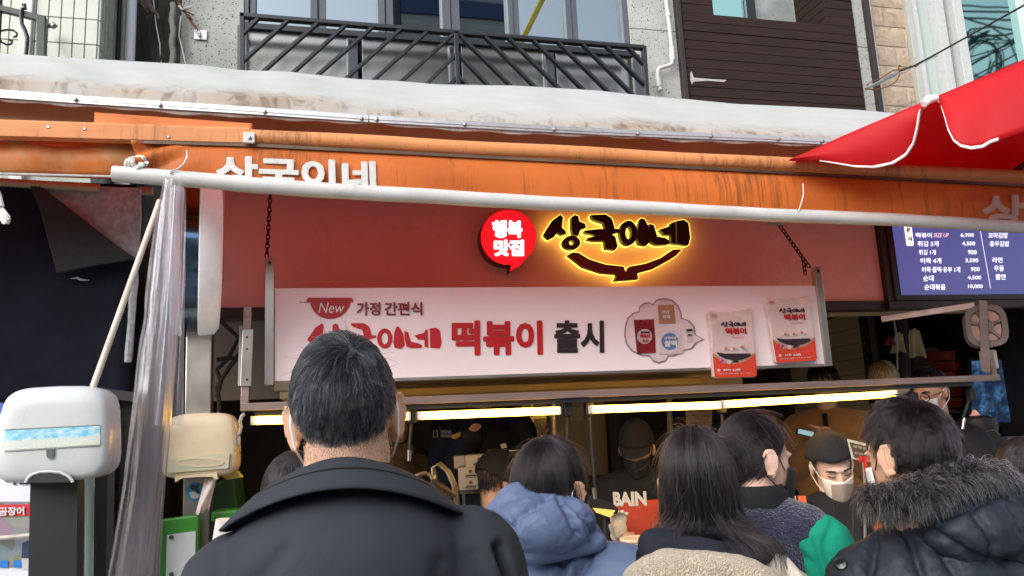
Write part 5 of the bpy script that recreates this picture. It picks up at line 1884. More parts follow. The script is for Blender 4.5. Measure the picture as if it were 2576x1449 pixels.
# notice paper by the tube
nt = thing('notice', P(1758, 1075, 4.6), 'yellowish opening hours notice on the back wall', 'notice')
plate([(1725, 1028), (1792, 1030), (1790, 1078), (1727, 1078)], 4.6, .004).build('sheet', mat('yellowed_paper', (.5, .40, .26), .7), nt)
for k, (s, x0, x1) in enumerate((('영업시간 오후 9시까지입니다', 1733, 1790), ('사적모임 규정 8명까지', 1738, 1786), ('(접종완료자 8명)', 1748, 1782), ('백신패스는 운영되지', 1738, 1786))):
    word(s, x0, 1032 + 10 * k, x1, 1039 + 10 * k, 4.595, .01).build('lettering', BLK_INK if k < 2 else RED_INK, nt)
cg = MB()
cg.tube([P(1682 + 4 * t, 960 + 130 * t, 4.7) for t in np.linspace(0, 1, 50)], [.02 if k % 2 else .016 for k in range(50)], 10)
tag(cg.build('corrugated_tube', mat('dull_white_tube', (.42, .38, .32), .6), None, smooth=True, sharp=80), 'dull white corrugated duct beside the opening hours notice', 'tube')


# ---- gift boxes
BOXW = mat('cream_carton', (.66, .58, .46), .7, var=.06)
BOXR = mat('red_carton', (.36, .045, .03), .6, var=.12, vs=30)


def gift_box(px, py, wpx, hpx, Y, rot, label, dep=.17, logo_=True, group='gift boxes', red_front=False):
    c = P(px, py, Y)
    w, h = wpx / 1935 * Y * 1.03, hpx / 1935 * Y * 1.03
    R = rotz(rot)
    b = thing('gift_box', c - V(0, 0, h / 2), label, 'box', group)
    MB().box(c, (w, dep, h), R).build('carton', BOXR if red_front else BOXW, b, bevel=.003)
    if red_front:
        MB().box(c + R @ V(w / 2 + .001, 0, 0), (.003, dep, h), R).build('side_panel', BOXW, b)
        MB().box(c + R @ V(w * .36, -dep / 2 - .001, h * .1), (w * .16, .003, h * .5), R).build('seal', mat('dark_seal', (.16, .03, .02), .5), b)
    else:
        MB().box(c + R @ V(-w / 2 - .001, 0, 0), (.003, dep, h), R).build('side_panel', BOXR, b)
        if logo_:
            f = c + R @ V(0, -dep / 2 - .002, 0)
            ex, ez = R @ V(1, 0, 0), V(0, 0, 1)
            lettering('상국이네', f - ex * w * .2 - ez * h * .12, f + ex * w * .26 - ez * h * .12, f - ex * w * .2 - ez * h * .3, .05).build('lettering', BLK_INK, b)
            n = 14
            MB().add([f + ex * w * .03 + ez * h * .14 + .16 * h * (ex * math.cos(a) + ez * math.sin(a)) for a in np.linspace(0, 6.28, n, endpoint=False)], [tuple(range(n))]).build('brand_mark', mat('rust_print', (.3, .08, .04), .5), b)
            MB().tube([f + ex * w * (.03 + .22 * math.cos(a)) - ez * h * (.30 + .1 * math.sin(a)) for a in np.linspace(.2, 2.94, 9)], .0012, 4).build('brand_bowl', mat('rust_print', (.3, .08, .04), .5), b)
    return b


gift_box(1205, 1158, 62, 29, 3.9, rad(-14), 'cream and red gift box on top of the left stack')
gift_box(1168, 1160, 44, 29, 4.12, rad(-14), 'cream and red gift box behind the top of the left stack', logo_=False)
gift_box(1184, 1187, 54, 27, 3.9, rad(-14), 'cream and red gift box second in the left stack')
gift_box(1185, 1214, 54, 27, 3.9, rad(-14), 'cream and red gift box at the bottom of the left stack')
sto = thing('steel_stool', P(1188, 1420, 3.95), 'steel stand under the left stack of gift boxes', 'stand')
MB().box(P(1188, 1232, 3.95), (.16, .2, .02)).build('top', STEEL, sto)
for dx, dy in ((-.06, -.08), (.06, -.08), (-.06, .08), (.06, .08)):
    q = P(1188, 1232, 3.95) + V(dx, dy, -.01)
    MB().tube([q, q * V(1, 1, 0)], .008, 8).build('leg', STEEL, sto)
for x, y, w, h, rt, lb in ((2358, 897, 50, 26, .35, 'red gift box on top of the right stack'), (2382, 922, 70, 27, .35, 'red gift box second from the top of the right stack'), (2372, 948, 74, 26, .35, 'red gift box third from the top of the right stack'), (2428, 948, 46, 27, .3, 'red gift box at the right edge of the right stack'), (2426, 985, 40, 27, .3, 'red gift box just below the rail in the right stack'), (2424, 1012, 40, 26, .3, 'red gift box lowest in view of the right stack')):
    gift_box(x, y, w, h, 4.6, rt, lb, .18, red_front=True, group='gift boxes in the right stack')
tag(plate([(2296, 876), (2364, 873), (2366, 1100), (2300, 1100)], 4.85, .02).build('board', mat('cardboard', (.28, .23, .18), .8), None), 'grey cardboard sheet behind the right stack of boxes', 'board')
sh_ = thing('shelf', P(2400, 1120, 4.6), 'dark shelf carrying the right stack of gift boxes', 'shelf')
MB().box(P(2395, 1032, 4.62), (.4, .25, .02)).build('board', DARK, sh_)
for dx in (-.18, .18):
    MB().bar(P(2395, 1032, 4.62) + V(dx, 0, 0), (P(2395, 1032, 4.62) + V(dx, 0, 0)) * V(1, 1, 0), .03, .03, (0, 1, 0)).build('leg', DARK, sh_)
# ---- cloths hanging from a line
CLOTH = mat('cream_cotton', (.55, .46, .28), .9, var=.15, vs=9, bump=.3)
cl = thing('hanging_cloths', P(2290, 900, 4.3), 'cream cloths knotted on a dark duct', 'cloths')
for k, (x, y, h, s, m_) in enumerate(((2262, 838, 48, 18, CLOTH), (2300, 828, 70, 24, CLOTH), (2240, 848, 20, 12, mat('magenta_cloth', (.3, .04, .14), .8)))):
    MB().grid(lambda u, v: P(x + (u - .5) * s * (1 + 1.3 * v) + 8 * v * (k == 1), y + h * v + 3 * math.sin(u * 9), 4.3) + V(0, .02 * math.sin(u * 14 + k) * v, 0), 18, 8).build('cloth', m_, cl, smooth=True, sharp=180, solid=.002)
MB().tube([P(2262, 790, 4.35), P(2266, 840, 4.35), P(2275, 990, 4.35)], .05, 12).build('duct', DARK, cl, smooth=True)
MB().tube(LY([(2247, 800), (2255, 840), (2257, 900), (2258, 930)], 4.25), .006, 6).build('cord', PVC, cl, smooth=True)
# ---- television on the right
t = NT('tv_picture')
vz = t.n('ShaderNodeTexVoronoi', i_Scale=11.0)
t.l(t.tc.outputs['Object'], vz.inputs['Vector'])
nz = t.noise(9, 6, .7)
c_ = t.mix(t.ramp(nz, [(.45, 0.0), (.6, 1.0)]), (.006, .012, .03), t.ramp(vz.outputs['Distance'], [(.1, (.08, .16, .30)), (.5, (.02, .06, .12)), (.8, (.01, .015, .02))]))
t.bsdf((.01, .01, .01), .2, emit=c_, es=1.0)
tv = thing('television', P(2540, 1070, 4.4), 'dim blue television picture at the right edge', 'television')
plate([(2436, 900), (2860, 885), (2860, 1075), (2436, 1072)], 4.4, .05).build('case', BLACK, tv)
shape([(2444, 908), (2850, 893), (2850, 1064), (2444, 1062)], 4.397).build('display', t.done(), tv)
wallbox(P(2520, 1060, 4.4)[0], P(2580, 1060, 4.4)[0], 4.4, 4.5, 0, P(2520, 1072, 4.4)[2]).build('stand', BLACK, tv)
# ---- heat lamps / trays
tr1 = thing('griddle_hood', P(2450, 1112, 3.2), 'dark lamp hood with chrome tray at the right', 'hood')
MB().lathe([(.085, 0), (.09, .03), (.085, .07), (.03, .085)], P(2462, 1088, 3.25), n=24).build('shade', BLACK, tr1, smooth=True)
MB().lathe([(.055, 0), (.05, .012), (.02, .025), (.012, .04), (.006, .05)], P(2455, 1056, 3.25), n=18).build('bulb', mat('pink_glass', (.75, .4, .34), .25, emit=(.9, .4, .3), es=.15), tr1, smooth=True)
MB().slab([P(2380, 1100, 3.15), P(2500, 1080, 3.15), P(2520, 1094, 3.15), P(2505, 1112, 3.15), P(2390, 1122, 3.15)], (0, .12, 0)).build('tray', mat('dark_chrome', (.10, .085, .07), .18, metal=.9), tr1, bevel=.004)
tr1b = P(2450, 1112, 3.2)
MB().tube([tr1b, tr1b * V(1, 1, 0)], .015, 8).build('stand', BLACK, tr1)
tag(MB().box(P(2545, 1120, 3.5), (.14, .1, .09)).build('blue_crate', mat('blue_grey_plastic', (.10, .13, .17), .5), None, bevel=.008), 'blue grey crate behind the griddle hood', 'crate')
lm_ = thing('lamp_tray', P(1525, 1300, 3.1), 'black lamp tray with a glowing yellow underside', 'tray')
MB().slab([P(1470, 1240, 3.1), P(1545, 1268, 3.1), P(1558, 1282, 3.1), P(1552, 1296, 3.1), P(1530, 1284, 3.1), P(1470, 1270, 3.1)], (0, .14, 0)).build('hood', BLACK, lm_, bevel=.006)
plate([(1492, 1278), (1548, 1284), (1536, 1302), (1502, 1290)], 3.09, .01).build('glowing_plate', mat('lit_brass', (.75, .55, .15), .35, metal=.5, emit=(1, .7, .15), es=.35), lm_)
MB().tube([P(1520, 1296, 3.17), P(1520, 1296, 3.17) * V(1, 1, 0)], .012, 8).build('stand', BLACK, lm_)
# ---- kettle hood with hoses
kt = thing('steel_kettle', P(1095, 1262, 3.6), 'steel kettle lid with looping hoses', 'kettle')
BRASSY = mat('warm_steel', (.42, .35, .25), .25, metal=.9, var=.15)
MB().lathe([(.10, 0), (.095, .012), (.05, .055), (.02, .075), (.014, .085), (.014, .11)], P(1093, 1252, 3.6), n=28).build('lid', BRASSY, kt, smooth=True)
MB().lathe([(.085, -.25), (.085, -.001)], P(1093, 1252, 3.6), n=24).build('pot', mat('dark_pot', (.05, .05, .045), .4, metal=.6), kt, smooth=True)
for k in range(3):
    MB().tube(LY([(1090 + 4 * k, 1205), (1086 + 3 * k, 1178 - 2 * k), (1100 + 4 * k, 1168 - 2 * k), (1122 + 5 * k, 1185), (1138 + 5 * k, 1220), (1146 + 4 * k, 1290)], 3.58 + .02 * k), .0055, 8).build('hose', mat('steel_hose', (.42, .37, .28), .35, metal=.7, var=.1), kt, smooth=True)
MB().tube(LY([(1092, 1212), (1083, 1195), (1066, 1190), (1040, 1200), (1025, 1215)], 3.6), .012, 8).build('pipe', BRASSY, kt, smooth=True)
kb = P(1093, 1252, 3.6) + V(0, 0, -.25)
MB().tube([kb, kb * V(1, 1, 0)], .06, 12).build('stand', BLACK, kt)
for k, (x, lb) in enumerate(((1252, 'left steel pot behind the black beret'), (1288, 'right steel pot behind the black beret'))):
    o = MB().lathe([(.055, -.08), (.06, 0), (.062, .003), (.055, .004), (.05, -.07)], P(x, 1133 + 2 * k, 4.05), n=24).build('steel_pot', STEEL, None, smooth=True)
    tag(o, lb, 'pot')
    MB().tube([P(x, 1133, 4.05) + V(0, 0, -.081), P(x, 1133, 4.05) * V(1, 1, 0)], .04, 10).build('stand', DARK, o)
tag(plate([(1258, 1118), (1272, 1114), (1276, 1126), (1262, 1128)], 4.0, .002).build('price_card', mat('white_card', (.6, .58, .55), .6), None), 'tiny white price card above the steel pots', 'card')
# ---- counter and bamboo steamers
ctr = thing('counter', (1.3, 2.62, 0), 'steel serving counter hidden behind the customers', 'counter')
wallbox(-.6, 3.4, 2.5, 2.95, .82, .88).build('top', STEEL, ctr, bevel=.004)
wallbox(-.55, 3.35, 2.55, 2.9, 0, .818).build('body', DARK, ctr)
WOODB = mat('bamboo', (.58, .46, .3), .6, var=.15, vs=14)
for k, (x, y, r, n, lb) in enumerate(((1566, 1380, .055, 9, 'stack of pale bamboo dishes beside the blue jacket'), (1600, 1352, .06, 5, 'pale wooden bowl stack left of the long-haired woman'))):
    o = thing('bamboo_stack', P(x, 1470, 2.6 + .1 * k), lb, 'dishes')
    for q in range(n):
        c0 = P(x, y, 2.6 + .1 * k) - V(0, 0, .014 * q)
        MB().lathe([(r * .96, -.012), (r, -.008), (r, -.002), (r * .96, 0), (r * .85, -.003), (.001, -.004)], c0 + V(.001 * math.sin(q * 2), 0, 0), n=26).build('dish', WOODB, o, smooth=True, sharp=50)
    q0 = P(x, y, 2.6 + .1 * k) - V(0, 0, .014 * n)
    MB().lathe([(r * .8, -(q0[2] - .882)), (r * .9, -.001)], q0, n=18).build('basket', WOODB, o)
# card holder and acrylic screen in front of the beret girl
chd = thing('card_holder', P(2165, 1300, 2.5), 'dark price card tied with red ribbon on a stand', 'card')
plate([(2132, 1104), (2188, 1118), (2194, 1163), (2144, 1154)], 2.5, .003).build('card', mat('cream_card', (.62, .56, .42), .6), chd)
plate([(2138, 1112), (2182, 1123), (2188, 1158), (2149, 1150)], 2.497, .002).build('print', mat('dark_brown_card', (.10, .06, .035), .5), chd)
word('포장 주문 계산', 2146, 1119, 2180, 1126, 2.494, .01, sk=6).build('lettering', mat('cream_card', (.62, .56, .42), .6), chd)
word('잠시 기다려 주세요', 2150, 1136, 2184, 1142, 2.494, .01, sk=6).build('lettering', mat('cream_card', (.62, .56, .42), .6), chd)
MB().tube(LY([(2170, 1150), (2173, 1175), (2176, 1220), (2176, 1420)], 2.49), .005, 8).build('stem', STEEL, chd, smooth=True)
RIB = mat('red_ribbon', (.75, .02, .015), .4)
for pts in ([(2170, 1152), (2164, 1148), (2166, 1158), (2174, 1160)], [(2172, 1155), (2182, 1150), (2180, 1160), (2172, 1162)], [(2172, 1158), (2178, 1172), (2182, 1188), (2182, 1200)]):
    MB().tube(LY(pts, 2.48), [.004, .006, .006, .004], 6).build('ribbon', RIB, chd, smooth=True)
ac = thing('acrylic_screen', P(2125, 1330, 2.52), 'small clear acrylic screen in front of the beret girl', 'screen')
t = NT('clear_acrylic')
gg = t.n('ShaderNodeBsdfGlossy')
gg.inputs['Roughness'].default_value = .08
tt = t.n('ShaderNodeBsdfTransparent')
tt.inputs[0].default_value = (.8, .75, .72, 1)
mm = t.n('ShaderNodeMixShader')
mm.inputs[0].default_value = .16
t.l(tt.outputs[0], mm.inputs[1])
t.l(gg.outputs[0], mm.inputs[2])
plate([(2092, 1220), (2160, 1216), (2170, 1400), (2110, 1400)], 2.52, .004).build('pane', t.done(mm), ac)

# ================================================================== PEOPLE
SC.cycles_curves.shape = 'RIBBONS'


def PD(px, py, d):
    """point at depth d along the view axis"""
    return CAM + ray(px, py) / F * d


def m_skin(name, col):
    t = NT(name)
    c = t.ramp(t.noise(14, 5), [(.3, tuple(x * .88 for x in col)), (.7, col)])
    b = t.bsdf(c, .5, normal=t.bump(t.noise(220, 3), .12, .002), spec=.4)
    b.inputs['Subsurface Weight'].default_value = .15
    b.inputs['Subsurface Radius'].default_value = (.012, .004, .002)
    return t.done()


SKIN = m_skin('skin', (.62, .36, .24))
SKIN_PALE = m_skin('pale_skin', (.70, .46, .36))


def m_hair(name, dark, light, share=.2, rough=.3):
    t = NT(name)
    hi = t.n('ShaderNodeHairInfo')
    c = t.ramp(hi.outputs['Random'], [(0, dark), (max(.02, 1 - share - .12), tuple(x * 1.5 for x in dark)), (1 - share * .5, light)])
    b = t.n('ShaderNodeBsdfHairPrincipled')
    b.parametrization = 'COLOR'
    t.l(c, b.inputs['Color'])
    b.inputs['Roughness'].default_value = rough
    b.inputs['Radial Roughness'].default_value = .45
    b.inputs['Random Roughness'].default_value = .2
    b.inputs['IOR'].default_value = 1.42
    return t.done(b)


HAIR_GREY = m_hair('greying_hair', (.003, .0035, .005), (.19, .20, .22), .09, .28)
HAIR_BLACK = m_hair('black_hair', (.0035, .003, .004), (.03, .022, .024), .2, .24)
HAIR_LONG = m_hair('soft_black_hair', (.004, .0035, .0045), (.12, .10, .095), .07, .26)
HAIR_BLOND = m_hair('blond_hair', (.14, .08, .03), (.5, .36, .16), .5)
HAIR_PLAIN = mat('hair_base', (.006, .0055, .007), .6, var=.3, vs=60)
HAIR_PLAIN_B = mat('blond_base', (.2, .12, .05), .6, var=.3, vs=60)


def blob(name, prims, vox, m_, parent, smooth=6, fn=None, sub=3, keep=None):
    """one continuous skin over overlapping solids ('e' ellipsoid, 'c' tapered capsule)"""
    mb = MB()
    for p in prims:
        if p[0] == 'e':
            mb.ell(p[1], p[2], p[3] if len(p) > 3 else None, sub)
        else:
            mb.cap(p[1], p[2], p[3], p[4] if len(p) > 4 else None)
    base = np.array(parent['_w'], float)
    me = bpy.data.meshes.new(name)
    me.from_pydata([tuple(np.asarray(q) - base) for q in mb.v], [], mb.f)
    o = bpy.data.objects.new(name, me)
    TMP.collection.objects.link(o)
    r = o.modifiers.new('r', 'REMESH')
    r.mode = 'VOXEL'
    r.voxel_size = vox
    if smooth:
        s = o.modifiers.new('s', 'SMOOTH')
        s.factor = .6
        s.iterations = smooth
    TMP.view_layers[0].update()
    dg = TMP.view_layers[0].depsgraph
    if dg is None:
        COL.objects.link(o)
        dg = bpy.context.evaluated_depsgraph_get()
    out = bpy.data.meshes.new_from_object(o.evaluated_get(dg))
    bpy.data.objects.remove(o)
    bpy.data.meshes.remove(me)
    out.name = name
    if fn is not None:
        n = len(out.vertices)
        co = np.zeros(n * 3)
        out.vertices.foreach_get('co', co)
        no = np.zeros(n * 3)
        out.vertex_normals.foreach_get('vector', no)
        co = co.reshape(-1, 3) + base
        co = fn(co, no.reshape(-1, 3)) - base
        out.vertices.foreach_set('co', co.ravel())
        out.update()
    return link(name, out, m_, parent, base, smooth=True, sharp=180)


TMP = bpy.data.scenes.new('scratch')


def seams(lines, depth, width, pucker=.0035, puff=0.0):
    """grooves along px polylines, on the side that faces the viewer"""
    segs = [(np.array(a, float), np.array(b, float)) for l in lines for a, b in zip(l, l[1:])]

    def fn(co, no):
        q = PROJ(co)
        d = np.full(len(co), 1e9)
        for a, b in segs:
            ab = b - a
            t = np.clip(((q - a) @ ab) / (ab @ ab), 0, 1)
            d = np.minimum(d, np.linalg.norm(q - (a + t[:, None] * ab), axis=1))
        face = np.clip(-np.einsum('ij,ij->i', no, (co - CAM) / np.linalg.norm(co - CAM, axis=1)[:, None]) * 3, 0, 1)
        g = -depth * np.exp(-(d / width) ** 2) + puff * (1 - np.exp(-(d / (width * 5)) ** 2))
        g = g + pucker * np.exp(-(d / (width * 4.5)) ** 2) * fnoise(co, 70, 5, 2)
        return co + no * (g * face)[:, None]
    return fn


def wrinkle(amp, scale, seed, stretch=(1, 1, 1)):
    st = np.array(stretch)

    def fn(co, no):
        return co + no * (amp * fnoise(co * st, scale, seed))[:, None]
    return fn


def chainf(*fs):
    def fn(co, no):
        for f in fs:
            co = f(co, no)
        return co
    return fn


CRA_C, CRA_R = V(0, -.012, .025), V(.075, .094, .098)


class Fig:
    """a standing person: frames for the head and the trunk"""

    def __init__(s, label, hc, yaw=0., byaw=None, roll=0., pitch=0., scale=1.0, skin=None, sw=.17, drop=.11, group=None, arms=None, lean=0.0, neck=.055, ndrop=.16):
        s.neck = neck
        s.hc, s.s = hc, scale
        s.R = rotz(yaw) @ roty(roll) @ rotx(pitch)
        s.B = rotz(yaw if byaw is None else byaw)
        s.skin = skin or SKIN
        s.N = hc + V(0, 0, -ndrop * scale) + s.B @ V(0, -.03 - lean, 0)
        s.S = [s.N + s.B @ V(k * sw, 0, -drop) for k in (-1, 1)]
        if arms:
            s.E, s.Wr = arms(s)
        else:
            s.E = [q + s.B @ V(k * .05, .0, -.28) for k, q in zip((-1, 1), s.S)]
            s.Wr = [q + s.B @ V(-k * .02, .13, -.2) for k, q in zip((-1, 1), s.E)]
        s.hip = s.N + V(0, 0, -.50)
        s.root = thing('person', (s.N[0], s.N[1], 0), label, 'person', group)

    def h(s, x, y, z):
        return s.hc + s.R @ (V(x, y, z) * s.s)

    def legs(s, r=1.0):
        out = []
        for k in (-1, 1):
            hp = s.hip + s.B @ V(k * .085, 0, -.02)
            kn = V(hp[0], hp[1], .48) + s.B @ V(k * .01, .02, 0)
            an = V(hp[0], hp[1], .09) + s.B @ V(k * .01, -.02, 0)
            out += [('c', hp, kn, .085 * r, .06 * r), ('c', kn, an, .058 * r, .042 * r)]
        return out

    def body(s, vox=.007, fine_ear=False):
        sc = s.s
        pr = [('e', s.h(*CRA_C), CRA_R * sc, s.R), ('e', s.h(0, .03, -.03), V(.061, .062, .088) * sc, s.R),
              ('e', s.h(0, .043, -.088), V(.04, .038, .028) * sc, s.R), ('c', s.h(0, .09, -.008), s.h(0, .101, -.04), .008 * sc, .013 * sc),
              ('e', s.h(0, .082, .012), V(.045, .014, .01) * sc, s.R), ('e', s.h(0, .084, -.07), V(.024, .012, .008) * sc, s.R),
              ('c', s.h(0, -.02, -.05), s.N + V(0, 0, .0), s.neck * sc, s.neck * 1.05 * sc)]
        for k in (-1, 1):
            Re = s.R @ rotz(k * -.5) @ roty(k * .12)
            if fine_ear:
                c = s.h(k * .085, -.012, -.012)
                pr += [('e', c - s.R @ V(k * .006, 0, 0), V(.008, .017, .028) * sc, Re)]
                rim = [(c + Re @ (V(0, .020 * math.cos(a), .034 * math.sin(a)) * sc)) for a in np.linspace(-2.0, 2.6, 12)]
                pr += [('c', p, q, .0042, .0042) for p, q in zip(rim, rim[1:])]
                pr += [('e', s.h(k * .082, .0, -.043), V(.006, .009, .011) * sc, Re)]
            else:
                pr += [('e', s.h(k * .079, -.008, -.012), V(.009, .019, .031) * sc, Re)]
        pr += [('e', s.N + V(0, 0, -.2), V(.16, .10, .2), s.B), ('e', s.N + V(0, 0, -.42), V(.14, .10, .16), s.B)]
        for i in (0, 1):
            pr += [('c', s.N + V(0, 0, -.04), s.S[i], .045, .055), ('c', s.S[i], s.E[i], .05, .04), ('c', s.E[i], s.Wr[i], .038, .026)]
            d = unit(s.Wr[i] - s.E[i])
            side = unit(np.cross(d, V(0, 0, 1)))
            pa = s.Wr[i] + d * .05
            pr += [('e', pa, V(.03, .03, .03))]
            for q in range(4):
                f0 = pa + side * (.022 * (q - 1.5) * .7) + d * .02
                f1 = f0 + d * (.03 + .005 * (q % 3))
                pr += [('c', f0, f1, .009, .008), ('c', f1, f1 + d * .018 - V(0, 0, .014), .008, .007)]
            pr += [('c', pa - side * .02, pa - side * .035 + d * .04, .010, .008)]
        pr += s.legs(.85)
        s.bodyo = blob('body', pr, vox, s.skin, s.root, 3)
        blob('trousers', s.legs(1.25) + [('e', s.hip, V(.165, .125, .12), s.B)], .02, mat('dark_trousers', (.02, .02, .024), .8), s.root, 3)
        for k in (-1, 1):
            an = V(s.hip[0], s.hip[1], .0) + s.B @ V(k * .095, .05, .045)
            MB().ell(an, (.045, .13, .045), s.B).build('shoe', BLACK, s.root, smooth=True)
        return s

    def coat(s, m_, name='jacket', g=.0, vox=.008, extra=(), fn=None, smooth=8, length=.62, depth=.0):
        pr = [('e', s.N + V(0, 0, -.21) + s.B @ V(0, -depth, 0), V(.205 + g, .135 + g, .23), s.B),
              ('e', s.N + V(0, 0, -.45) + s.B @ V(0, -depth * .5, 0), V(.20 + g, .14 + g, .22), s.B),
              ('c', s.N + V(0, 0, -.5), s.N + V(0, 0, -length), .16 + g, .17 + g)]
        for i in (0, 1):
            pr += [('c', s.N + V(0, 0, -.035), s.S[i], .055 + g * .6, .078 + g), ('c', s.S[i], s.E[i], .078 + g, .066 + g), ('c', s.E[i], s.Wr[i], .064 + g, .048 + g * .5)]
        return blob(name, pr + list(extra), vox, m_, s.root, smooth, fn)


def grow(fig, n, length, mask, whorl=(0, -.06, .11), rw=1.0, gw=.5, steps=6, lift=.06, jit=.18, coll=(), seed=1, clumps=120, clump=.45, base=1.01, spread=None, root_scale=1.0, lenfn=None, down=None, attract=None):
    """strands that leave a whorl, run down the skull and then hang; returns (n, steps+1, 3)"""
    g = np.random.default_rng(seed)
    rr = CRA_R * root_scale
    out = np.zeros((0, 3))
    while len(out) < n:
        d = g.normal(size=(n * 3, 3))
        d /= np.linalg.norm(d, axis=1)[:, None]
        p = CRA_C + d * rr
        out = np.vstack([out, p[mask(p)]])
    p = out[:n].copy()
    L = length * g.uniform(.75, 1.1, n)
    if lenfn is not None:
        L = L * lenfn(p)
    wh = np.array(whorl)
    grav = fig.R.T @ np.array(down if down is not None else (0, 0, -1.0))
    rand = g.normal(size=(n, 3)) * jit
    pts = [p.copy()]
    cl = [(fig.R.T @ (np.asarray(c) - fig.hc), np.asarray(r, float)) for c, r in coll]
    for k in range(steps):
        q = (p - CRA_C) / rr
        nn = q / rr
        nn /= np.linalg.norm(nn, axis=1)[:, None]
        rad_ = p - wh
        rad_ -= nn * np.einsum('ij,ij->i', rad_, nn)[:, None]
        rad_ /= np.linalg.norm(rad_, axis=1)[:, None] + 1e-6
        v = rad_ * rw * (1 - k / steps * .6) + grav * gw * (.5 + k / steps) + rand * (.5 + .5 * k / steps)
        if attract is not None:
            tv = np.array(attract[:3]) - p
            v = v + tv / (np.linalg.norm(tv, axis=1)[:, None] + .02) * attract[3] * (k / steps)
        if spread is not None and k > steps * .4:
            v = v + spread(p)
        v /= np.linalg.norm(v, axis=1)[:, None]
        p = p + v * (L / steps)[:, None]
        q = (p - CRA_C) / rr
        dd = np.linalg.norm(q, axis=1)
        mn = base + lift * (k + 1) / steps
        bad = dd < mn
        p[bad] = CRA_C + (q[bad] / dd[bad][:, None] * mn) * rr
        for c, r in cl:
            q = (p - c) / r
            dd = np.linalg.norm(q, axis=1)
            bad = dd < 1
            p[bad] = c + (q[bad] / dd[bad][:, None]) * r * 1.01
        pts.append(p.copy())
    A = np.stack(pts, 1)
    if clumps:
        idx = g.choice(n, min(clumps, n), replace=False)
        d2 = ((A[:, None, 0] - A[None, idx, 0]) ** 2).sum(-1)
        near = idx[np.argmin(d2, 1)]
        w = (np.linspace(0, 1, steps + 1) ** 1.3 * clump)[None, :, None]
        off = A[:, :1] - A[near][:, :1]
        A = A * (1 - w) + (A[near] + off * .35) * w
    return fig.hc + (A @ fig.R.T) * fig.s


def strands(name, A, radius, m_, parent, taper=.3):
    n, k = A.shape[:2]
    c = bpy.data.hair_curves.new(name)
    c.add_curves([k] * n)
    base = np.array(parent['_w'], float)
    c.points.foreach_set('position', (A - base).astype(np.float32).ravel())
    rr = np.tile(np.linspace(1, taper, k) * radius, n).astype(np.float32)
    c.points.foreach_set('radius', rr)
    c.materials.append(m_)
    o = bpy.data.objects.new(name, c)
    COL.objects.link(o)
    o.parent = parent
    o['_w'] = [float(x) for x in base]
    return o


def scalp(fig, mask, m_, k=1.012, name='scalp'):
    v, f = ico(4)
    p = CRA_C + v * CRA_R * k
    ok = mask(CRA_C + v * CRA_R)
    keep = [q for q in f if all(ok[i] for i in q)]
    used = sorted({i for q in keep for i in q})
    mp = {i: j for j, i in enumerate(used)}
    MB().add([fig.h(*p[i]) for i in used], [tuple(mp[i] for i in q) for q in keep]).build(name, m_, fig.root, smooth=True)


def full_mask(front=.055, nape=-.055, ear=.0):
    """hair-bearing skull: not the face, down to the nape"""
    def m(p):
        y, z = p[:, 1], p[:, 2]
        lim = np.where(y > .02, .07 + (y - .02) * .6, np.where(y > -.035, ear + (y + .035) * 1.2, nape + np.clip((y + .09) * .9, 0, 1)))
        return z > lim
    return m


def face_mask(fig, m_, grow_=1.0, loops=True, loop_m=None):
    """pleated face mask hugging nose, cheeks and chin"""
    def fn(u, v):
        a = (u - .5) * 2.5
        z = -.022 - .095 * v
        r = .068 + .004 * math.sin(math.pi * v)
        nose = .016 * math.exp(-(a / .35) ** 2) * (1 - .75 * v)
        x, y = r * 1.0 * math.sin(a), .032 + (r + .004) * math.cos(a) + nose
        w = 1 - .28 * v
        return fig.h(x * w * grow_, y, z)
    MB().grid(fn, 20, 10).build('face_mask', m_, fig.root, smooth=True, sharp=180, solid=.002)
    if loops:
        for k in (-1, 1):
            pts = [fig.h(k * .064, .045, -.03), fig.h(k * .078, .02, .0), fig.h(k * .082, -.014, .02), fig.h(k * .083, -.032, -.008), fig.h(k * .08, -.022, -.046), fig.h(k * .07, .02, -.075), fig.h(k * .055, .045, -.095)]
            MB().tube(pts, .0018, 6).build('ear_loop', loop_m or m_, fig.root, smooth=True)


def eyes(fig, m_=None):
    for k in (-1, 1):
        MB().tube([fig.h(k * .018, .094, -.006), fig.h(k * .032, .093, -.011), fig.h(k * .046, .083, -.007)], .0022, 6).build('eyelid', HAIR_PLAIN, fig.root)
        MB().tube([fig.h(k * .016, .098, .014), fig.h(k * .034, .096, .019), fig.h(k * .05, .084, .014)], .0035, 6).build('eyebrow', HAIR_PLAIN, fig.root)


def collar(fig, m_, name, cz, top_r, bot_r, top_z, bot_z, a0=-145, a1=145, side_drop=.05, bulge=.012, solid=.006, nv=10):
    def fn(u, v):
        a = rad(a0 + (a1 - a0) * u)
        k = math.sin(a) ** 2
        fr = max(0, -math.cos(a))
        lx = top_r[0] + (bot_r[0] - top_r[0]) * v ** .85
        ly = top_r[1] + (bot_r[1] - top_r[1]) * v ** .85
        z = top_z + (bot_z - top_z) * v - side_drop * (k * (.35 + .65 * v) + .6 * fr * v) + bulge * math.sin(math.pi * v)
        return cz + fig.B @ V(lx * math.sin(a), -ly * math.cos(a), z - cz[2])
    return MB().grid(fn, 60, nv).build(name, m_, fig.root, smooth=True, sharp=180, solid=solid)


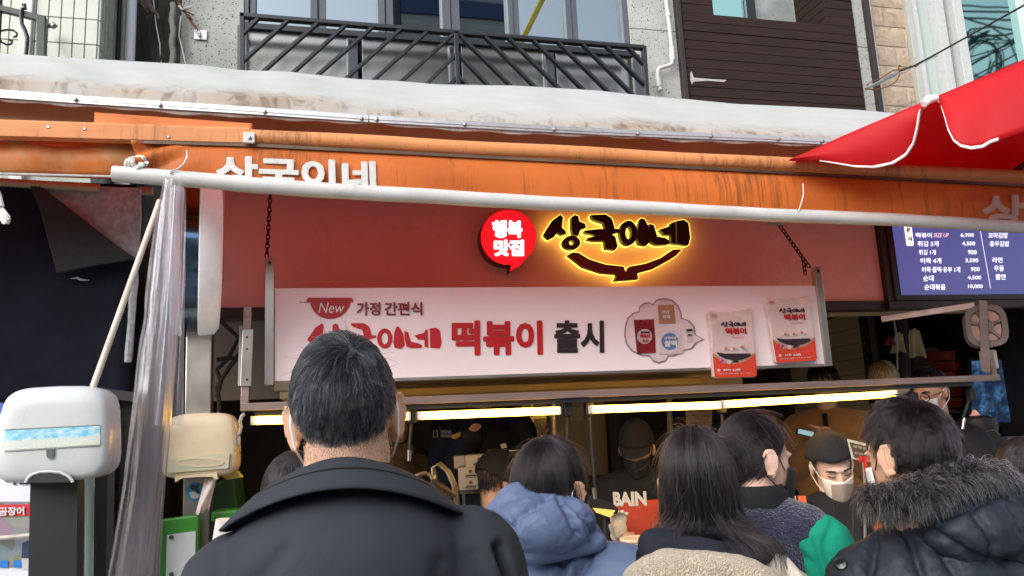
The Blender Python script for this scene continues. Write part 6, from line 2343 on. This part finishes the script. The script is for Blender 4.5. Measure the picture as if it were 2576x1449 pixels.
def cloth(name, col, rough=.6, seamn=None, bump=.25, bs=9, sheen=0, spec=.25, weave=0):
    t = NT(name)
    c = t.ramp(t.noise(2.5, 5), [(.3, tuple(x * .85 for x in col)), (.7, tuple(x * 1.12 for x in col))])
    n0 = t.bump(t.noise(bs * 3.2, 4, .6, dist=1.6), bump * .45, .012)
    n1 = t.bump(t.noise(bs, 5, .55, dist=.6), bump, .03, n0)
    n2 = t.bump(t.noise(700, 2), .15, .001, n1)
    t.bsdf(c, rough, normal=n2, spec=spec, sheen=sheen)
    return t.done()


def sherpa(name, col, scale=110):
    t = NT(name)
    v = t.n('ShaderNodeTexVoronoi', i_Scale=float(scale))
    v.feature = 'SMOOTH_F1'
    dn = t.n('ShaderNodeTexNoise', i_Scale=scale * .5)
    t.l(t.tc.outputs['Object'], dn.inputs['Vector'])
    ad = t.n('ShaderNodeVectorMath', operation='MULTIPLY_ADD')
    t.l(dn.outputs['Color'], ad.inputs[0])
    ad.inputs[1].default_value = (.02, .02, .02)
    t.l(t.tc.outputs['Object'], ad.inputs[2])
    t.l(ad.outputs[0], v.inputs['Vector'])
    h = t.ramp(v.outputs['Distance'], [(.05, 1.0), (.6, 0.0)])
    c = t.mix(t.ramp(t.noise(6, 4), [(.3, 0.0), (.7, .25)]), col, tuple(x * .75 for x in col))
    t.bsdf(c, .9, normal=t.bump(h, .9, .006), sheen=.3, spec=.2)
    return t.done()


# ---- 1  man in the black coat, nearest the camera
man = Fig('man with greying short hair in a black coat, nearest the camera', PD(868, 1040, 1.24), yaw=rad(-3), byaw=rad(-4), roll=rad(-5), sw=.19, drop=.08, neck=.066)
_sh = man.B @ V(.035, 0, -.015)
man.S[0], man.E[0], man.Wr[0] = man.S[0] + _sh, man.E[0] + _sh, man.Wr[0] + _sh
man.body(.0048, fine_ear=True)


def man_mask(p):
    return full_mask(nape=-.048, ear=.012)(p)


scalp(man, full_mask(nape=-.018, ear=.035), mat('grey_scalp', (.035, .034, .036), .6, var=.3, vs=80), 1.006)
fade = lambda p: np.clip((p[:, 2] + .055) / .085, .08, 1.0) * np.where(np.abs(p[:, 0]) > .06, np.clip((p[:, 2] - .0) / .05, .35, 1), 1)
A = grow(man, 15000, .044, man_mask, whorl=(.022, -.075, .095), rw=1.0, gw=.55, steps=6, lift=.11, jit=.26, seed=4, clumps=480, clump=.55, lenfn=fade)
strands('hair', A, .00038, HAIR_GREY, man.root)
A = grow(man, 26, .034, full_mask(nape=.03, ear=.07), whorl=(.022, -.075, .095), rw=.8, gw=.15, steps=6, lift=.35, jit=.55, seed=44, clumps=0)
strands('flyaway_hair', A, .0003, HAIR_GREY, man.root)
g = np.random.default_rng(91)
ns = 1700
az_, zz_ = g.normal(0, .75, ns), -.036 - np.abs(g.normal(0, .022, ns))
st_ = []
for a, z in zip(az_, zz_):
    p0 = V(.0675 * math.sin(a), -.026 + .12 * (z + .05) - .0672 * math.cos(a), z)
    d_ = V(.1 * math.sin(a), -.12 * math.cos(a), -1) * .0016
    st_.append([man.h(*(p0 + d_ * k)) for k in (0, 1, 2)])
strands('stubble', np.array(st_), .00022, HAIR_GREY, man.root)
BLACK_COAT = cloth('black_softshell', (.030, .035, .044), .78, bump=.2, bs=7, spec=.2)
man.coat(BLACK_COAT, g=.012, vox=.006, smooth=14, depth=.0, extra=[('e', man.N + man.B @ V(0, -.04, -.07), V(.18, .125, .135), man.B), ('c', man.N + man.B @ V(-.06, -.03, -.03), man.N + man.B @ V(.06, -.03, -.03), .075, .075), ('c', man.N + man.B @ V(-.10, -.01, -.05), man.S[0], .07, .088), ('c', man.N + man.B @ V(.10, -.01, -.05), man.S[1], .07, .088)], fn=chainf(wrinkle(.0035, 9, 11, (1, 1, .5)), seams([[(1256, 1372), (1280, 1440), (1300, 1600)]], .034, 11, pucker=0), seams([[(1195, 1395), (1220, 1460), (1230, 1560)], [(720, 1380), (640, 1470), (600, 1560)], [(560, 1400), (540, 1470)], [(1110, 1420), (1100, 1520)]], .007, 22, pucker=0)))
cz = V(man.N[0], man.N[1] - .005, 1.5)
collar(man, BLACK_COAT, 'collar_stand', cz, (.070, .074), (.080, .084), 1.536, 1.49, side_drop=.03, bulge=.0)
collar(man, BLACK_COAT, 'collar', cz, (.073, .080), (.182, .142), 1.540, 1.502, side_drop=.060, bulge=.006, solid=.004)
MB().tube([cz + man.B @ V(.1365 * math.sin(a), -.1180 * math.cos(a), 1.5285 - cz[2] - .0425 * math.sin(a) ** 2) for a in np.linspace(-1.9, 1.9, 40)], .0016, 6).build('collar_seam', BLACK, man.root, smooth=True)
WHITE_MASK = mat('white_mask_cloth', (.78, .76, .74), .8, var=.05, bump=.2)
face_mask(man, WHITE_MASK)

# ---- 2  woman hidden left of him
hw = Fig('dark-haired woman mostly hidden left of the man in black', PD(738, 1256, 2.0), sw=.16)
hw.body(.01)
mk = full_mask(front=.08)
scalp(hw, mk, HAIR_PLAIN)
strands('hair', grow(hw, 5000, .34, mk, rw=.6, gw=1.0, steps=10, lift=.14, jit=.10, seed=5, clumps=150, clump=.5), .0006, HAIR_BLACK, hw.root)
hw.coat(cloth('black_wool', (.015, .015, .018), .8), vox=.012)

# ---- 3  blue puffer jacket
BLUE = cloth('blue_puffer_nylon', (.10, .14, .245), .5, bump=.22, bs=16, spec=.3)
bp3 = Fig('person in a blue hooded puffer jacket with a black bowl haircut', PD(1388, 1226, 1.86), yaw=rad(-54), byaw=rad(-30), roll=rad(3), sw=.18, drop=.10, ndrop=.135)
bp3.body(.006, fine_ear=True)
mk = full_mask(front=.08, nape=-.11, ear=-.015)
scalp(bp3, mk, HAIR_PLAIN)
A = grow(bp3, 12000, .165, mk, whorl=(0, -.035, .122), rw=1.0, gw=.55, steps=9, lift=.17, jit=.16, seed=6, clumps=110, clump=.72)
strands('hair', A, .0005, HAIR_BLACK, bp3.root)
face_mask(bp3, WHITE_MASK)
q = lambda x, y, d: PD(x, y, d)
sl = [[(1295, 1330), (1300, 1302), (1330, 1275), (1382, 1240), (1392, 1225)], [(1215, 1300), (1260, 1345), (1330, 1390), (1400, 1378), (1470, 1345), (1530, 1372)], [(1362, 1390), (1420, 1412), (1410, 1449), (1400, 1500)], [(1490, 1360), (1482, 1400), (1450, 1449), (1430, 1490)], [(1410, 1232), (1450, 1270), (1480, 1300), (1500, 1345)]]
bp3.coat(BLUE, g=.028, vox=.0065, smooth=8, fn=chainf(wrinkle(.004, 9, 21), seams([sl[2], sl[3], [(1330, 1400), (1290, 1449), (1270, 1500)]], .02, 11, pucker=.005, puff=.008)))
hood = [('e', q(1365, 1318, 1.74), V(.125, .10, .068)), ('c', q(1252, 1312, 1.76), q(1298, 1262, 1.78), .042, .045), ('c', q(1298, 1262, 1.78), q(1372, 1248, 1.82), .045, .038), ('c', q(1372, 1248, 1.82), q(1452, 1300, 1.82), .036, .034), ('c', q(1452, 1300, 1.82), q(1512, 1372, 1.80), .034, .022), ('c', q(1265, 1322, 1.74), q(1345, 1370, 1.70), .04, .04), ('c', q(1345, 1370, 1.70), q(1500, 1362, 1.74), .04, .024)]
blob('hood', hood, .0045, BLUE, bp3.root, 12, chainf(wrinkle(.0035, 9, 22), seams([sl[0], sl[4], [(1232, 1290), (1285, 1330), (1295, 1365)], [(1395, 1225), (1440, 1300), (1455, 1345)]], .016, 11, pucker=.005, puff=.006)))

# ---- 4  long-haired woman, cream fleece
CREAM = sherpa('cream_sherpa', (.55, .46, .34), 230)
NAVYK = cloth('black_navy_fleece', (.014, .016, .026), .8, bump=.2, bs=12)
lw = Fig('woman with long straight dark hair in a cream fleece coat', PD(1752, 1206, 1.76), yaw=rad(-24), sw=.165, drop=.12)
lw.body(.008)
mk = full_mask(front=.09, nape=-.06, ear=-.045)
scalp(lw, mk, HAIR_PLAIN, 1.02)
hood_c, hood_r = q(1785, 1392, 1.66), V(.155, .115, .052)
A = grow(lw, 13000, .345, mk, whorl=(0, -.005, .123), rw=.5, gw=1.0, steps=16, lift=.2, jit=.07, seed=8, clumps=300, clump=.6, coll=[(hood_c, hood_r), (lw.N + V(0, 0, -.16), V(.20, .15, .15))], spread=lambda p: np.stack([p[:, 0] * 2.0 + .05, p[:, 1] * .0, p[:, 2] * 0], -1))
strands('hair', A, .00052, HAIR_LONG, lw.root)
lw.coat(CREAM, g=.015, vox=.009)
blob('inner_hood', [('e', hood_c, hood_r), ('c', q(1645, 1372, 1.66), q(1905, 1405, 1.66), .038, .042), ('c', q(1905, 1405, 1.66), q(1930, 1440, 1.66), .042, .04)], .007, NAVYK, lw.root, 8, chainf(wrinkle(.003, 25, 31), seams([[(1640, 1346), (1760, 1344), (1900, 1372)]], .004, 3)))
blob('sherpa_hood', [('c', q(1612, 1466, 1.55), q(1680, 1438, 1.54), .040, .046), ('c', q(1680, 1438, 1.54), q(1790, 1442, 1.53), .046, .046), ('c', q(1790, 1442, 1.53), q(1900, 1470, 1.53), .046, .046), ('c', q(1900, 1470, 1.53), q(1990, 1508, 1.55), .046, .04), ('e', q(1780, 1498, 1.54), V(.16, .09, .06))], .006, CREAM, lw.root, 8, wrinkle(.004, 30, 32))
blob('coat_lining', [('c', q(1965, 1420, 1.62), q(2005, 1462, 1.6), .022, .02), ('c', q(1955, 1410, 1.62), q(1945, 1440, 1.6), .018, .02)], .005, cloth('cream_lining', (.62, .56, .48), .7, bump=.4, bs=25), lw.root, 4)

# ---- 5  ponytailed woman, navy fleece vest over green sleeves
NAVY_SH = sherpa('navy_sherpa', (.032, .034, .070), 150)
TEAL = cloth('green_sweat_cloth', (.005, .27, .17), .8, bump=.15, bs=10)
pw = Fig('woman with tied dark hair, navy fleece vest and green sleeves', PD(1902, 1150, 2.12), yaw=rad(-88), byaw=rad(-46), pitch=rad(-6), sw=.112, drop=.072, ndrop=.122, skin=SKIN_PALE)
pw.body(.006, fine_ear=True)
mk = lambda p: full_mask(nape=-.115, ear=-.03)(p) | ((p[:, 2] > .045) & (p[:, 1] > .02) & (p[:, 2] > .045 + (p[:, 1] - .05) * .9))
scalp(pw, mk, HAIR_PLAIN, 1.015)
A = grow(pw, 10000, .25, mk, whorl=(0, .085, .07), rw=1.0, gw=.45, steps=12, lift=.10, jit=.08, seed=9, clumps=110, clump=.6, attract=(-.02, -.105, -.10, 1.0))
strands('hair', A, .0005, HAIR_BLACK, pw.root)
BLK_MASK = mat('black_mask_cloth', (.012, .012, .013), .7, var=.2)
face_mask(pw, BLK_MASK)
MB().ell(pw.h(.087, -.004, -.05), (.003,) * 3, sub=2).build('earring', STEEL, pw.root, smooth=True)
blob('vest', [('e', pw.N + V(0, 0, -.19), V(.15, .145, .24), pw.B), ('e', pw.N + V(0, 0, -.45), V(.16, .155, .24), pw.B), ('c', pw.N + V(0, 0, -.03), pw.S[0] + V(0, 0, .0), .07, .08), ('c', pw.N + V(0, 0, -.03), pw.S[1] + V(0, 0, .0), .07, .08)], .0065, NAVY_SH, pw.root, 6, wrinkle(.004, 30, 41))
for i in (0, 1):
    blob('sleeve', [('c', pw.S[i] + pw.B @ V((-1, 1)[i] * .035, 0, -.03), pw.E[i] + pw.B @ V((-1, 1)[i] * .045, 0, 0), .086, .088), ('c', pw.E[i] + pw.B @ V((-1, 1)[i] * .05, 0, 0), pw.Wr[i], .085, .06)], .006, TEAL, pw.root, 6, chainf(wrinkle(.004, 12, 42), seams([[(2010, 1300), (2040, 1370), (2060, 1449)], [(2095, 1310), (2075, 1370), (2090, 1449)], [(2000, 1390), (2050, 1420)]], .008, 12, pucker=.002)))
rim = unit(pw.E[1] - pw.S[1])
rc0 = pw.S[1] + V(0, 0, -.01)
e_a = unit(np.cross(rim, V(0, 1, 0)))
e_b = np.cross(rim, e_a)
collar(pw, cloth('black_ribbing', (.012, .012, .014), .8), 'neckband', V(pw.N[0], pw.N[1], pw.N[2]), (.062, .066), (.085, .085), pw.N[2] + .05, pw.N[2] - .01, side_drop=.0)

# ---- 6  man with the fur-trimmed hood
NAVY = cloth('navy_down_nylon', (.016, .022, .034), .55, bump=.25, bs=12, spec=.28)
fm = Fig('man in a navy down coat with a grey fur-trimmed hood', PD(2284, 1142, 1.78), yaw=rad(12), byaw=rad(-24), roll=rad(2), pitch=rad(-8), sw=.165, drop=.125)
_sh = fm.B @ V(.04, 0, 0)
fm.S[0], fm.E[0], fm.Wr[0] = fm.S[0] + _sh, fm.E[0] + _sh, fm.Wr[0] + _sh
fm.body(.006, fine_ear=True)
mk = full_mask(front=.09, nape=-.07, ear=.0)
scalp(fm, mk, HAIR_PLAIN, 1.02)
A = grow(fm, 12000, .06, mk, whorl=(.02, -.05, .11), rw=1.0, gw=.5, steps=7, lift=.17, jit=.28, seed=12, clumps=300, clump=.65)
strands('hair', A, .00045, HAIR_BLACK, fm.root)
face_mask(fm, WHITE_MASK, loop_m=BLK_MASK)
fm.coat(NAVY, g=.018, vox=.0065, smooth=8, fn=chainf(wrinkle(.006, 13, 51), seams([[(2345, 1340), (2375, 1400), (2410, 1449), (2430, 1500)], [(2385, 1388), (2440, 1372), (2540, 1362)], [(2160, 1330), (2200, 1345), (2190, 1449)], [(2250, 1310), (2290, 1360), (2320, 1449)]], .014, 10, pucker=.005, puff=.006)))
hd = [('e', q(2455, 1330, 1.66), V(.125, .09, .075)), ('c', q(2350, 1300, 1.68), q(2470, 1375, 1.64), .045, .05), ('c', q(2470, 1375, 1.64), q(2590, 1390, 1.66), .05, .05), ('c', q(2400, 1272, 1.70), q(2560, 1270, 1.72), .05, .05)]
blob('hood', hd, .006, NAVY, fm.root, 8, chainf(wrinkle(.005, 17, 52), seams([[(2360, 1300), (2450, 1270), (2520, 1240)], [(2440, 1275), (2480, 1330), (2500, 1370), (2490, 1420)], [(2530, 1245), (2560, 1300), (2576, 1340)], [(2310, 1310), (2400, 1370), (2460, 1410), (2560, 1425)]], .013, 10, pucker=.005, puff=.006)))
FUR = m_hair('grey_fur', (.004, .004, .005), (.60, .60, .59), .22, .35)
core_pts = [(2176, 1252, 1.70), (2215, 1262, 1.66), (2270, 1255, 1.63), (2330, 1235, 1.62), (2400, 1210, 1.64), (2465, 1192, 1.68), (2520, 1200, 1.72), (2545, 1235, 1.72)]
cp = np.array([q(*c) for c in core_pts])
cr = np.array([.024, .031, .036, .037, .037, .034, .030, .025])
blob('fur_trim', [('c', cp[k], cp[k + 1], cr[k] * .8, cr[k + 1] * .8) for k in range(7)], .008, mat('dark_fur_core', (.012, .012, .013), .9), fm.root, 4)
g = np.random.default_rng(77)
nf = 9000
tt = g.uniform(0, 6.999, nf)
ii = tt.astype(int)
fr_ = (tt - ii)[:, None]
c0 = cp[ii] * (1 - fr_) + cp[ii + 1] * fr_
r0 = cr[ii] * (1 - fr_[:, 0]) + cr[ii + 1] * fr_[:, 0]
ax_ = cp[ii + 1] - cp[ii]
ax_ /= np.linalg.norm(ax_, axis=1)[:, None]
dv = g.normal(size=(nf, 3))
dv -= ax_ * np.einsum('ij,ij->i', dv, ax_)[:, None]
dv /= np.linalg.norm(dv, axis=1)[:, None]
ln = g.uniform(.018, .046, nf)
cl_ = np.floor(tt * 16) + 100 * np.floor(np.arctan2(dv[:, 2], dv[:, 0]) * 5)
cj = np.stack([np.sin(cl_ * 12.9), np.sin(cl_ * 78.2), np.sin(cl_ * 37.7)], -1) * .35
pts = []
p = c0 + dv * (r0 * .72)[:, None]
for k in range(6):
    pts.append(p.copy())
    v = dv * (1 - .13 * k) + cj + np.array([0, -.1, -.45 - .22 * k]) + g.normal(size=(nf, 3)) * .12
    v /= np.linalg.norm(v, axis=1)[:, None]
    p = p + v * (ln / 5)[:, None]
strands('fur', np.stack(pts, 1), .00055, FUR, fm.root, .15)
MB().lathe([(.014, 0), (.0145, .004), (.010, .007), (.002, .005)], PD(2115, 1418, 1.60), unit(CAM - PD(2115, 1418, 1.60)), 20).build('button', mat('dark_green_button', (.006, .012, .010), .2), fm.root, smooth=True)

for fg, sd in ((bp3, 71), (lw, 72), (pw, 73), (fm, 74)):
    strands('flyaway_hair', grow(fg, 260, .11, full_mask(nape=.0, ear=.03), rw=.7, gw=.45, steps=8, lift=.32, jit=.4, seed=sd, clumps=0), .0003, HAIR_BLACK, fg.root)

# ---- 7  dark-haired woman at the right edge
rw_ = Fig('dark straight-haired woman cut off by the right edge', PD(2582, 1205, 2.3), yaw=rad(-30), sw=.16)
rw_.body(.01)
mk = full_mask(front=.09)
scalp(rw_, mk, HAIR_PLAIN)
strands('hair', grow(rw_, 4000, .42, mk, rw=.5, gw=1.0, steps=10, lift=.14, jit=.06, seed=14, clumps=120, clump=.5), .0007, HAIR_BLACK, rw_.root)
rw_.coat(cloth('black_wool', (.015, .015, .018), .8), vox=.014)


# ================================================================== people inside the stall
BLACK_KNIT = cloth('black_sweatshirt', (.012, .012, .013), .85, bump=.2, bs=10)
APRON = mat('red_apron_cloth', (.45, .045, .015), .75, var=.12, vs=6, bump=.3, bs=20)


def cap_mesh(fig, name, m_, k=1.13, low=.02, tilt=0.0, top=1.0, brim=False, puff=(1, 1, 1)):
    v, f = ico(4)
    p = CRA_C + v * CRA_R * k * np.array(puff)
    ok = (v[:, 2] * CRA_R[2] + CRA_C[2]) > low + tilt * v[:, 1]
    keep = [q_ for q_ in f if all(ok[i] for i in q_)]
    used = sorted({i for q_ in keep for i in q_})
    mp = {i: j for j, i in enumerate(used)}
    MB().add([fig.h(*p[i]) for i in used], [tuple(mp[i] for i in q_) for q_ in keep]).build(name, m_, fig.root, smooth=True, solid=.006)
    if brim:
        MB().grid(lambda u, w: fig.h(.085 * (1 - .1 * w) * math.sin((u - .5) * 2.2), .03 + (.075 + .06 * w) * math.cos((u - .5) * 2.2), low + .012 - .028 * w), 16, 4).build('brim', m_, fig.root, smooth=True, solid=.005)


HATM = mat('black_felt_hat', (.010, .010, .011), .9, var=.2, vs=20, bump=.2)

# vendor with the black knit cap, left
v1 = Fig('vendor in a black cap seen from the side, behind the blue jacket', PD(1254, 1208, 3.6), yaw=rad(-70), byaw=rad(-60), pitch=rad(-18), sw=.16)
v1.body(.008)
cap_mesh(v1, 'cap', HATM, 1.17, -.012, -.03, puff=(1.05, 1.02, 1.0))
strands('hair', grow(v1, 1800, .06, full_mask(nape=-.05, ear=-.02), rw=.4, gw=1, steps=5, lift=.1, jit=.2, seed=21, clumps=80), .0009, HAIR_BLACK, v1.root)
v1.coat(BLACK_KNIT, 'sweatshirt', vox=.014)
face_mask(v1, BLK_MASK)
MB().grid(lambda u, v: v1.S[0] + V(0, 0, .085) + v1.B @ V(.03 + .03 * u, -.16 + .2 * v, -.06 * abs(v - .4) * 3 - .02), 2, 10).build('apron_strap', APRON, v1.root, solid=.004)


# vendor in the middle, black cap and mask
def arms2(s):
    E = [s.S[0] + s.B @ V(-.06, .05, -.25), s.S[1] + s.B @ V(.07, .03, -.25)]
    Wr = [s.N + s.B @ V(-.10, .27, -.37), PD(1556, 1352, 3.45)]
    return E, Wr


v2 = Fig('vendor in a black cap and mask with red apron, facing the street', PD(1602, 1128, 3.75), yaw=rad(150), byaw=rad(158), pitch=rad(-16), sw=.17, arms=arms2, ndrop=.10)
v2.body(.007)
cap_mesh(v2, 'cap', HATM, 1.12, .022, 0, brim=True, puff=(1, 1, 1.08))
strands('hair', grow(v2, 1500, .05, full_mask(nape=-.06, ear=-.03), rw=.4, gw=1, steps=5, lift=.06, jit=.15, seed=22, clumps=80), .0009, HAIR_BLACK, v2.root)
face_mask(v2, BLK_MASK)
eyes(v2)
v2.coat(BLACK_KNIT, 'sweatshirt', g=.01, vox=.01)


def chest(fig, u, z, off=.02, half=.17):
    """point in front of the trunk: u -1..1 across, z from the neck down"""
    a = u * 1.05
    return fig.N + fig.B @ V((.205 + off) * math.sin(a), (.135 + off) * math.cos(a), z)


MB().grid(lambda u, v: chest(v2, (u - .5) * (1.0 + .3 * v), -.13 - .5 * v, .035), 14, 12).build('apron', APRON, v2.root, smooth=True, solid=.004)
SWL = mat('white_flock_print', (.66, .62, .55), .7, var=.05)
for s, u0, u1, z0, z1 in (('L', .60, .40, -.16, -.30), ('BAIN', .52, -.1, -.09, -.155)):
    vv, ff, _l = text_geo(s, .05, 0)
    MB().add([chest(v2, u0 + (u1 - u0) * a, z1 + (z0 - z1) * b, .042) for a, b in vv], ff).build('lettering', SWL, v2.root)
# gloved hand, palm to the viewer with bent fingers
gh = PD(1557, 1330, 3.38)
gp_ = [('e', gh, V(.038, .022, .044)), ('c', gh + V(0, .03, -.03), PD(1556, 1352, 3.45), .03, .032)]
for k, (dx, l) in enumerate(((-.027, .030), (-.009, .038), (.010, .036), (.027, .026))):
    f0 = gh + V(dx, 0, .032)
    f1 = f0 + V(dx * .15, -.008, l)
    gp_ += [('c', f0, f1, .0115, .0105), ('c', f1, f1 + V(0, -.022, .006), .0105, .009)]
gp_ += [('c', gh + V(-.03, -.004, -.012), gh + V(-.046, -.02, .018), .012, .010)]
blob('glove', gp_, .0035, mat('cream_cotton_glove', (.68, .60, .46), .9, var=.08, vs=30, bump=.3), v2.root, 3)

# girl with beret and white mask
v3 = Fig('vendor girl in a black beret and white mask, orange apron straps', PD(2092, 1168, 3.2), yaw=rad(160), byaw=rad(150), pitch=rad(-22), roll=rad(6), sw=.155, skin=SKIN_PALE, ndrop=.115)
v3.body(.006)
cap_mesh(v3, 'beret', HATM, 1.2, .028, .02, puff=(1.04, 1.0, .92))
strands('hair', grow(v3, 1200, .06, full_mask(nape=-.06, ear=-.03), rw=.4, gw=1, steps=5, lift=.05, jit=.1, seed=23, clumps=80), .0008, HAIR_BLACK, v3.root)
face_mask(v3, mat('cream_mask_cloth', (.80, .72, .60), .8, var=.04))
eyes(v3)
v3.coat(BLACK_KNIT, 'sweatshirt', vox=.01)
ORS = mat('orange_strap', (.55, .10, .02), .7, var=.1)
for k in (-1, 1):
    st_ = MB().grid(lambda u, v: chest(v3, k * (.62 + .16 * (u - .5)), .0 - .36 * v, .02), 2, 12).build('apron_strap', ORS, v3.root, solid=.004)
    MB().tube([chest(v3, k * .72, .0 - .36 * v, .03) for v in np.linspace(0, 1, 12)], .003, 6).build('striped_piping', mat('twisted_piping', (.5, .4, .3), .6, var=.8, vs=200), v3.root)
vv, ff, _l = text_geo('BALANCE', .05, 0)
MB().add([chest(v3, .4 - .8 * a, -.24 + .05 * b, .025) for a, b in vv], ff).build('lettering', SWL, v3.root)
MB().grid(lambda u, v: chest(v3, (u - .5) * 1.3, -.25 - .4 * v, .035), 12, 8).build('apron', APRON, v3.root, smooth=True, solid=.004)

# person in the tan coat with a phone
TAN = cloth('tan_fleece_coat', (.30, .15, .045), .9, bump=.3, bs=10, sheen=.2)


def arms_k(s):
    return [s.S[0] + s.B @ V(-.06, .04, -.27), s.S[1] + s.B @ V(.06, .04, -.27)], [PD(2075, 1096, 4.3), PD(2058, 1102, 4.3)]


k1 = Fig('customer in a tan fleece coat looking at a phone', PD(2072, 962, 4.6), yaw=rad(128), byaw=rad(135), pitch=rad(-25), sw=.18, arms=arms_k)
k1.body(.008)
mk = full_mask(front=.08)
scalp(k1, mk, HAIR_PLAIN)
strands('hair', grow(k1, 2500, .09, mk, rw=.7, gw=.8, steps=6, lift=.16, jit=.2, seed=24, clumps=120), .001, HAIR_BLACK, k1.root)
k1.coat(TAN, 'coat', g=.02, vox=.01, fn=wrinkle(.008, 10, 61))
MB().grid(lambda u, v: chest(k1, -.02 + .12 * (u - .5), -.02 - .42 * v, .02), 3, 8).build('shirt_front', BLACK_KNIT, k1.root, solid=.003)
ph = thing('phone', PD(2040, 1100, 4.22), 'phone with a lit screen in the tan-coated person\'s hands', 'phone')
MB().slab([PD(2006, 1077, 4.22), PD(2050, 1085, 4.22), PD(2046, 1102, 4.22), PD(2004, 1092, 4.22)], (0, .012, 0)).build('case', BLACK, ph)
MB().add([PD(2009, 1079, 4.215), PD(2048, 1087, 4.215), PD(2044, 1099, 4.215), PD(2007, 1090, 4.215)], [(3, 2, 1, 0)]).build('display', emis('phone_display', (.28, .42, .45), .6), ph)

# blond customer
b1 = Fig('customer with bleached blond hair behind the rail', PD(2224, 962, 4.5), yaw=rad(150), pitch=rad(-30), sw=.17)
b1.body(.01)
mk = full_mask(front=.1, ear=-.02)
scalp(b1, mk, HAIR_PLAIN_B)
strands('hair', grow(b1, 2500, .10, mk, whorl=(0, 0, .12), rw=1, gw=.6, steps=6, lift=.14, jit=.1, seed=25, clumps=120), .001, HAIR_BLOND, b1.root)
b1.coat(cloth('black_wool', (.015, .015, .018), .8), vox=.014)
blob('white_hood', [('c', PD(2236, 992, 4.4), PD(2275, 975, 4.4), .035, .035), ('c', PD(2275, 975, 4.4), PD(2268, 960, 4.4), .03, .02)], .012, mat('white_hood_cloth', (.55, .5, .44), .8), b1.root, 3)

# masked customer with glasses
g1 = Fig('customer with glasses and white mask in a black jacket', PD(2338, 985, 3.95), yaw=rad(108), byaw=rad(95), pitch=rad(-12), sw=.18)
g1.body(.008)
mk = full_mask(front=.08)
scalp(g1, mk, HAIR_PLAIN)
strands('hair', grow(g1, 2500, .06, mk, rw=1, gw=.5, steps=6, lift=.14, jit=.2, seed=26, clumps=120), .0009, HAIR_BLACK, g1.root)
face_mask(g1, WHITE_MASK)
eyes(g1)
for k in (-1, 1):
    MB().tube([g1.h(k * .033 + .024 * math.cos(a), .106, -.008 + .02 * math.sin(a)) for a in np.linspace(0, 6.28, 14)[:-1]], .002, 6, closed=True).build('glasses_rim', BLACK, g1.root)
    MB().tube([g1.h(k * .057, .1, -.004), g1.h(k * .08, .02, .0)], .002, 6).build('glasses_temple', BLACK, g1.root)
g1.coat(cloth('black_wool', (.015, .015, .018), .8), g=.02, vox=.014)


# large figure in a navy coat holding fried food
def arms_n(s):
    return [s.S[0] + s.B @ V(-.05, .05, -.25), s.S[1] + s.B @ V(.05, .1, -.24)], [s.N + s.B @ V(-.02, .3, -.28), PD(1182, 1100, 4.15)]


NVC = cloth('navy_bench_coat', (.010, .013, .024), .6, bump=.2, bs=6)
n1 = Fig('customer in a long navy padded coat holding fried food', PD(1215, 975, 4.6), yaw=rad(190), byaw=rad(190), pitch=rad(-20), sw=.20, arms=arms_n)
n1.body(.009)
mk = full_mask(front=.08)
scalp(n1, mk, HAIR_PLAIN)
strands('hair', grow(n1, 1500, .08, mk, rw=.8, gw=.7, steps=5, lift=.14, jit=.2, seed=27, clumps=80), .0012, HAIR_BLACK, n1.root)
n1.coat(NVC, 'coat', g=.06, vox=.012, length=.8)
yl = n1.N + n1.B @ V(0, .225, 0)
lg_ = MB()
lgp = [PD(1109, 1082, 4.28), PD(1136, 1083, 4.28), PD(1109, 1090, 4.28)]
lettering('NATIONAL', *lgp, .01).build('lettering', mat('grey_print', (.45, .45, .45), .6), n1.root)
lettering('GEOGRAPHIC', PD(1109, 1092, 4.28), PD(1137, 1093, 4.28), PD(1109, 1100, 4.28), .01).build('lettering', mat('grey_print', (.45, .45, .45), .6), n1.root)
MB().tube([PD(1091, 1083, 4.28), PD(1100, 1083, 4.28), PD(1100, 1100, 4.28), PD(1091, 1100, 4.28)], .0022, 5, closed=True).build('frame_print', mat('grey_print', (.45, .45, .45), .6), n1.root)
FRY = mat('fried_batter', (.62, .34, .09), .6, var=.3, vs=40, bump=.6)
fo = thing('fried_food', PD(1160, 1106, 4.1), 'golden fried snack held up by the navy-coated customer', 'food')
for k in range(5):
    MB().ell(PD(1146 + 7 * k, 1098 - 3 * (k % 3), 4.1 + .01 * k), (.022, .018, .014), rotz(k)).build('piece', FRY, fo, smooth=True)

# customer in a tan hooded jacket far left
o1 = Fig('customer in a tan hooded jacket far back left', PD(998, 1075, 5.0), yaw=rad(205), pitch=rad(-20), sw=.17)
o1.body(.01)
mk = full_mask(front=.08)
scalp(o1, mk, HAIR_PLAIN)
strands('hair', grow(o1, 1500, .06, mk, rw=.8, gw=.7, steps=5, lift=.14, jit=.2, seed=28, clumps=80), .0012, HAIR_BLACK, o1.root)
o1.coat(cloth('tan_jacket', (.26, .17, .08), .8), 'jacket', g=.02, vox=.014, extra=[('c', o1.N + V(-.08, -.06, .02), o1.N + V(.08, -.06, .02), .05, .05)])
bpy.data.scenes.remove(TMP)
for o in SC.objects:
    if '_w' in o:
        del o['_w']
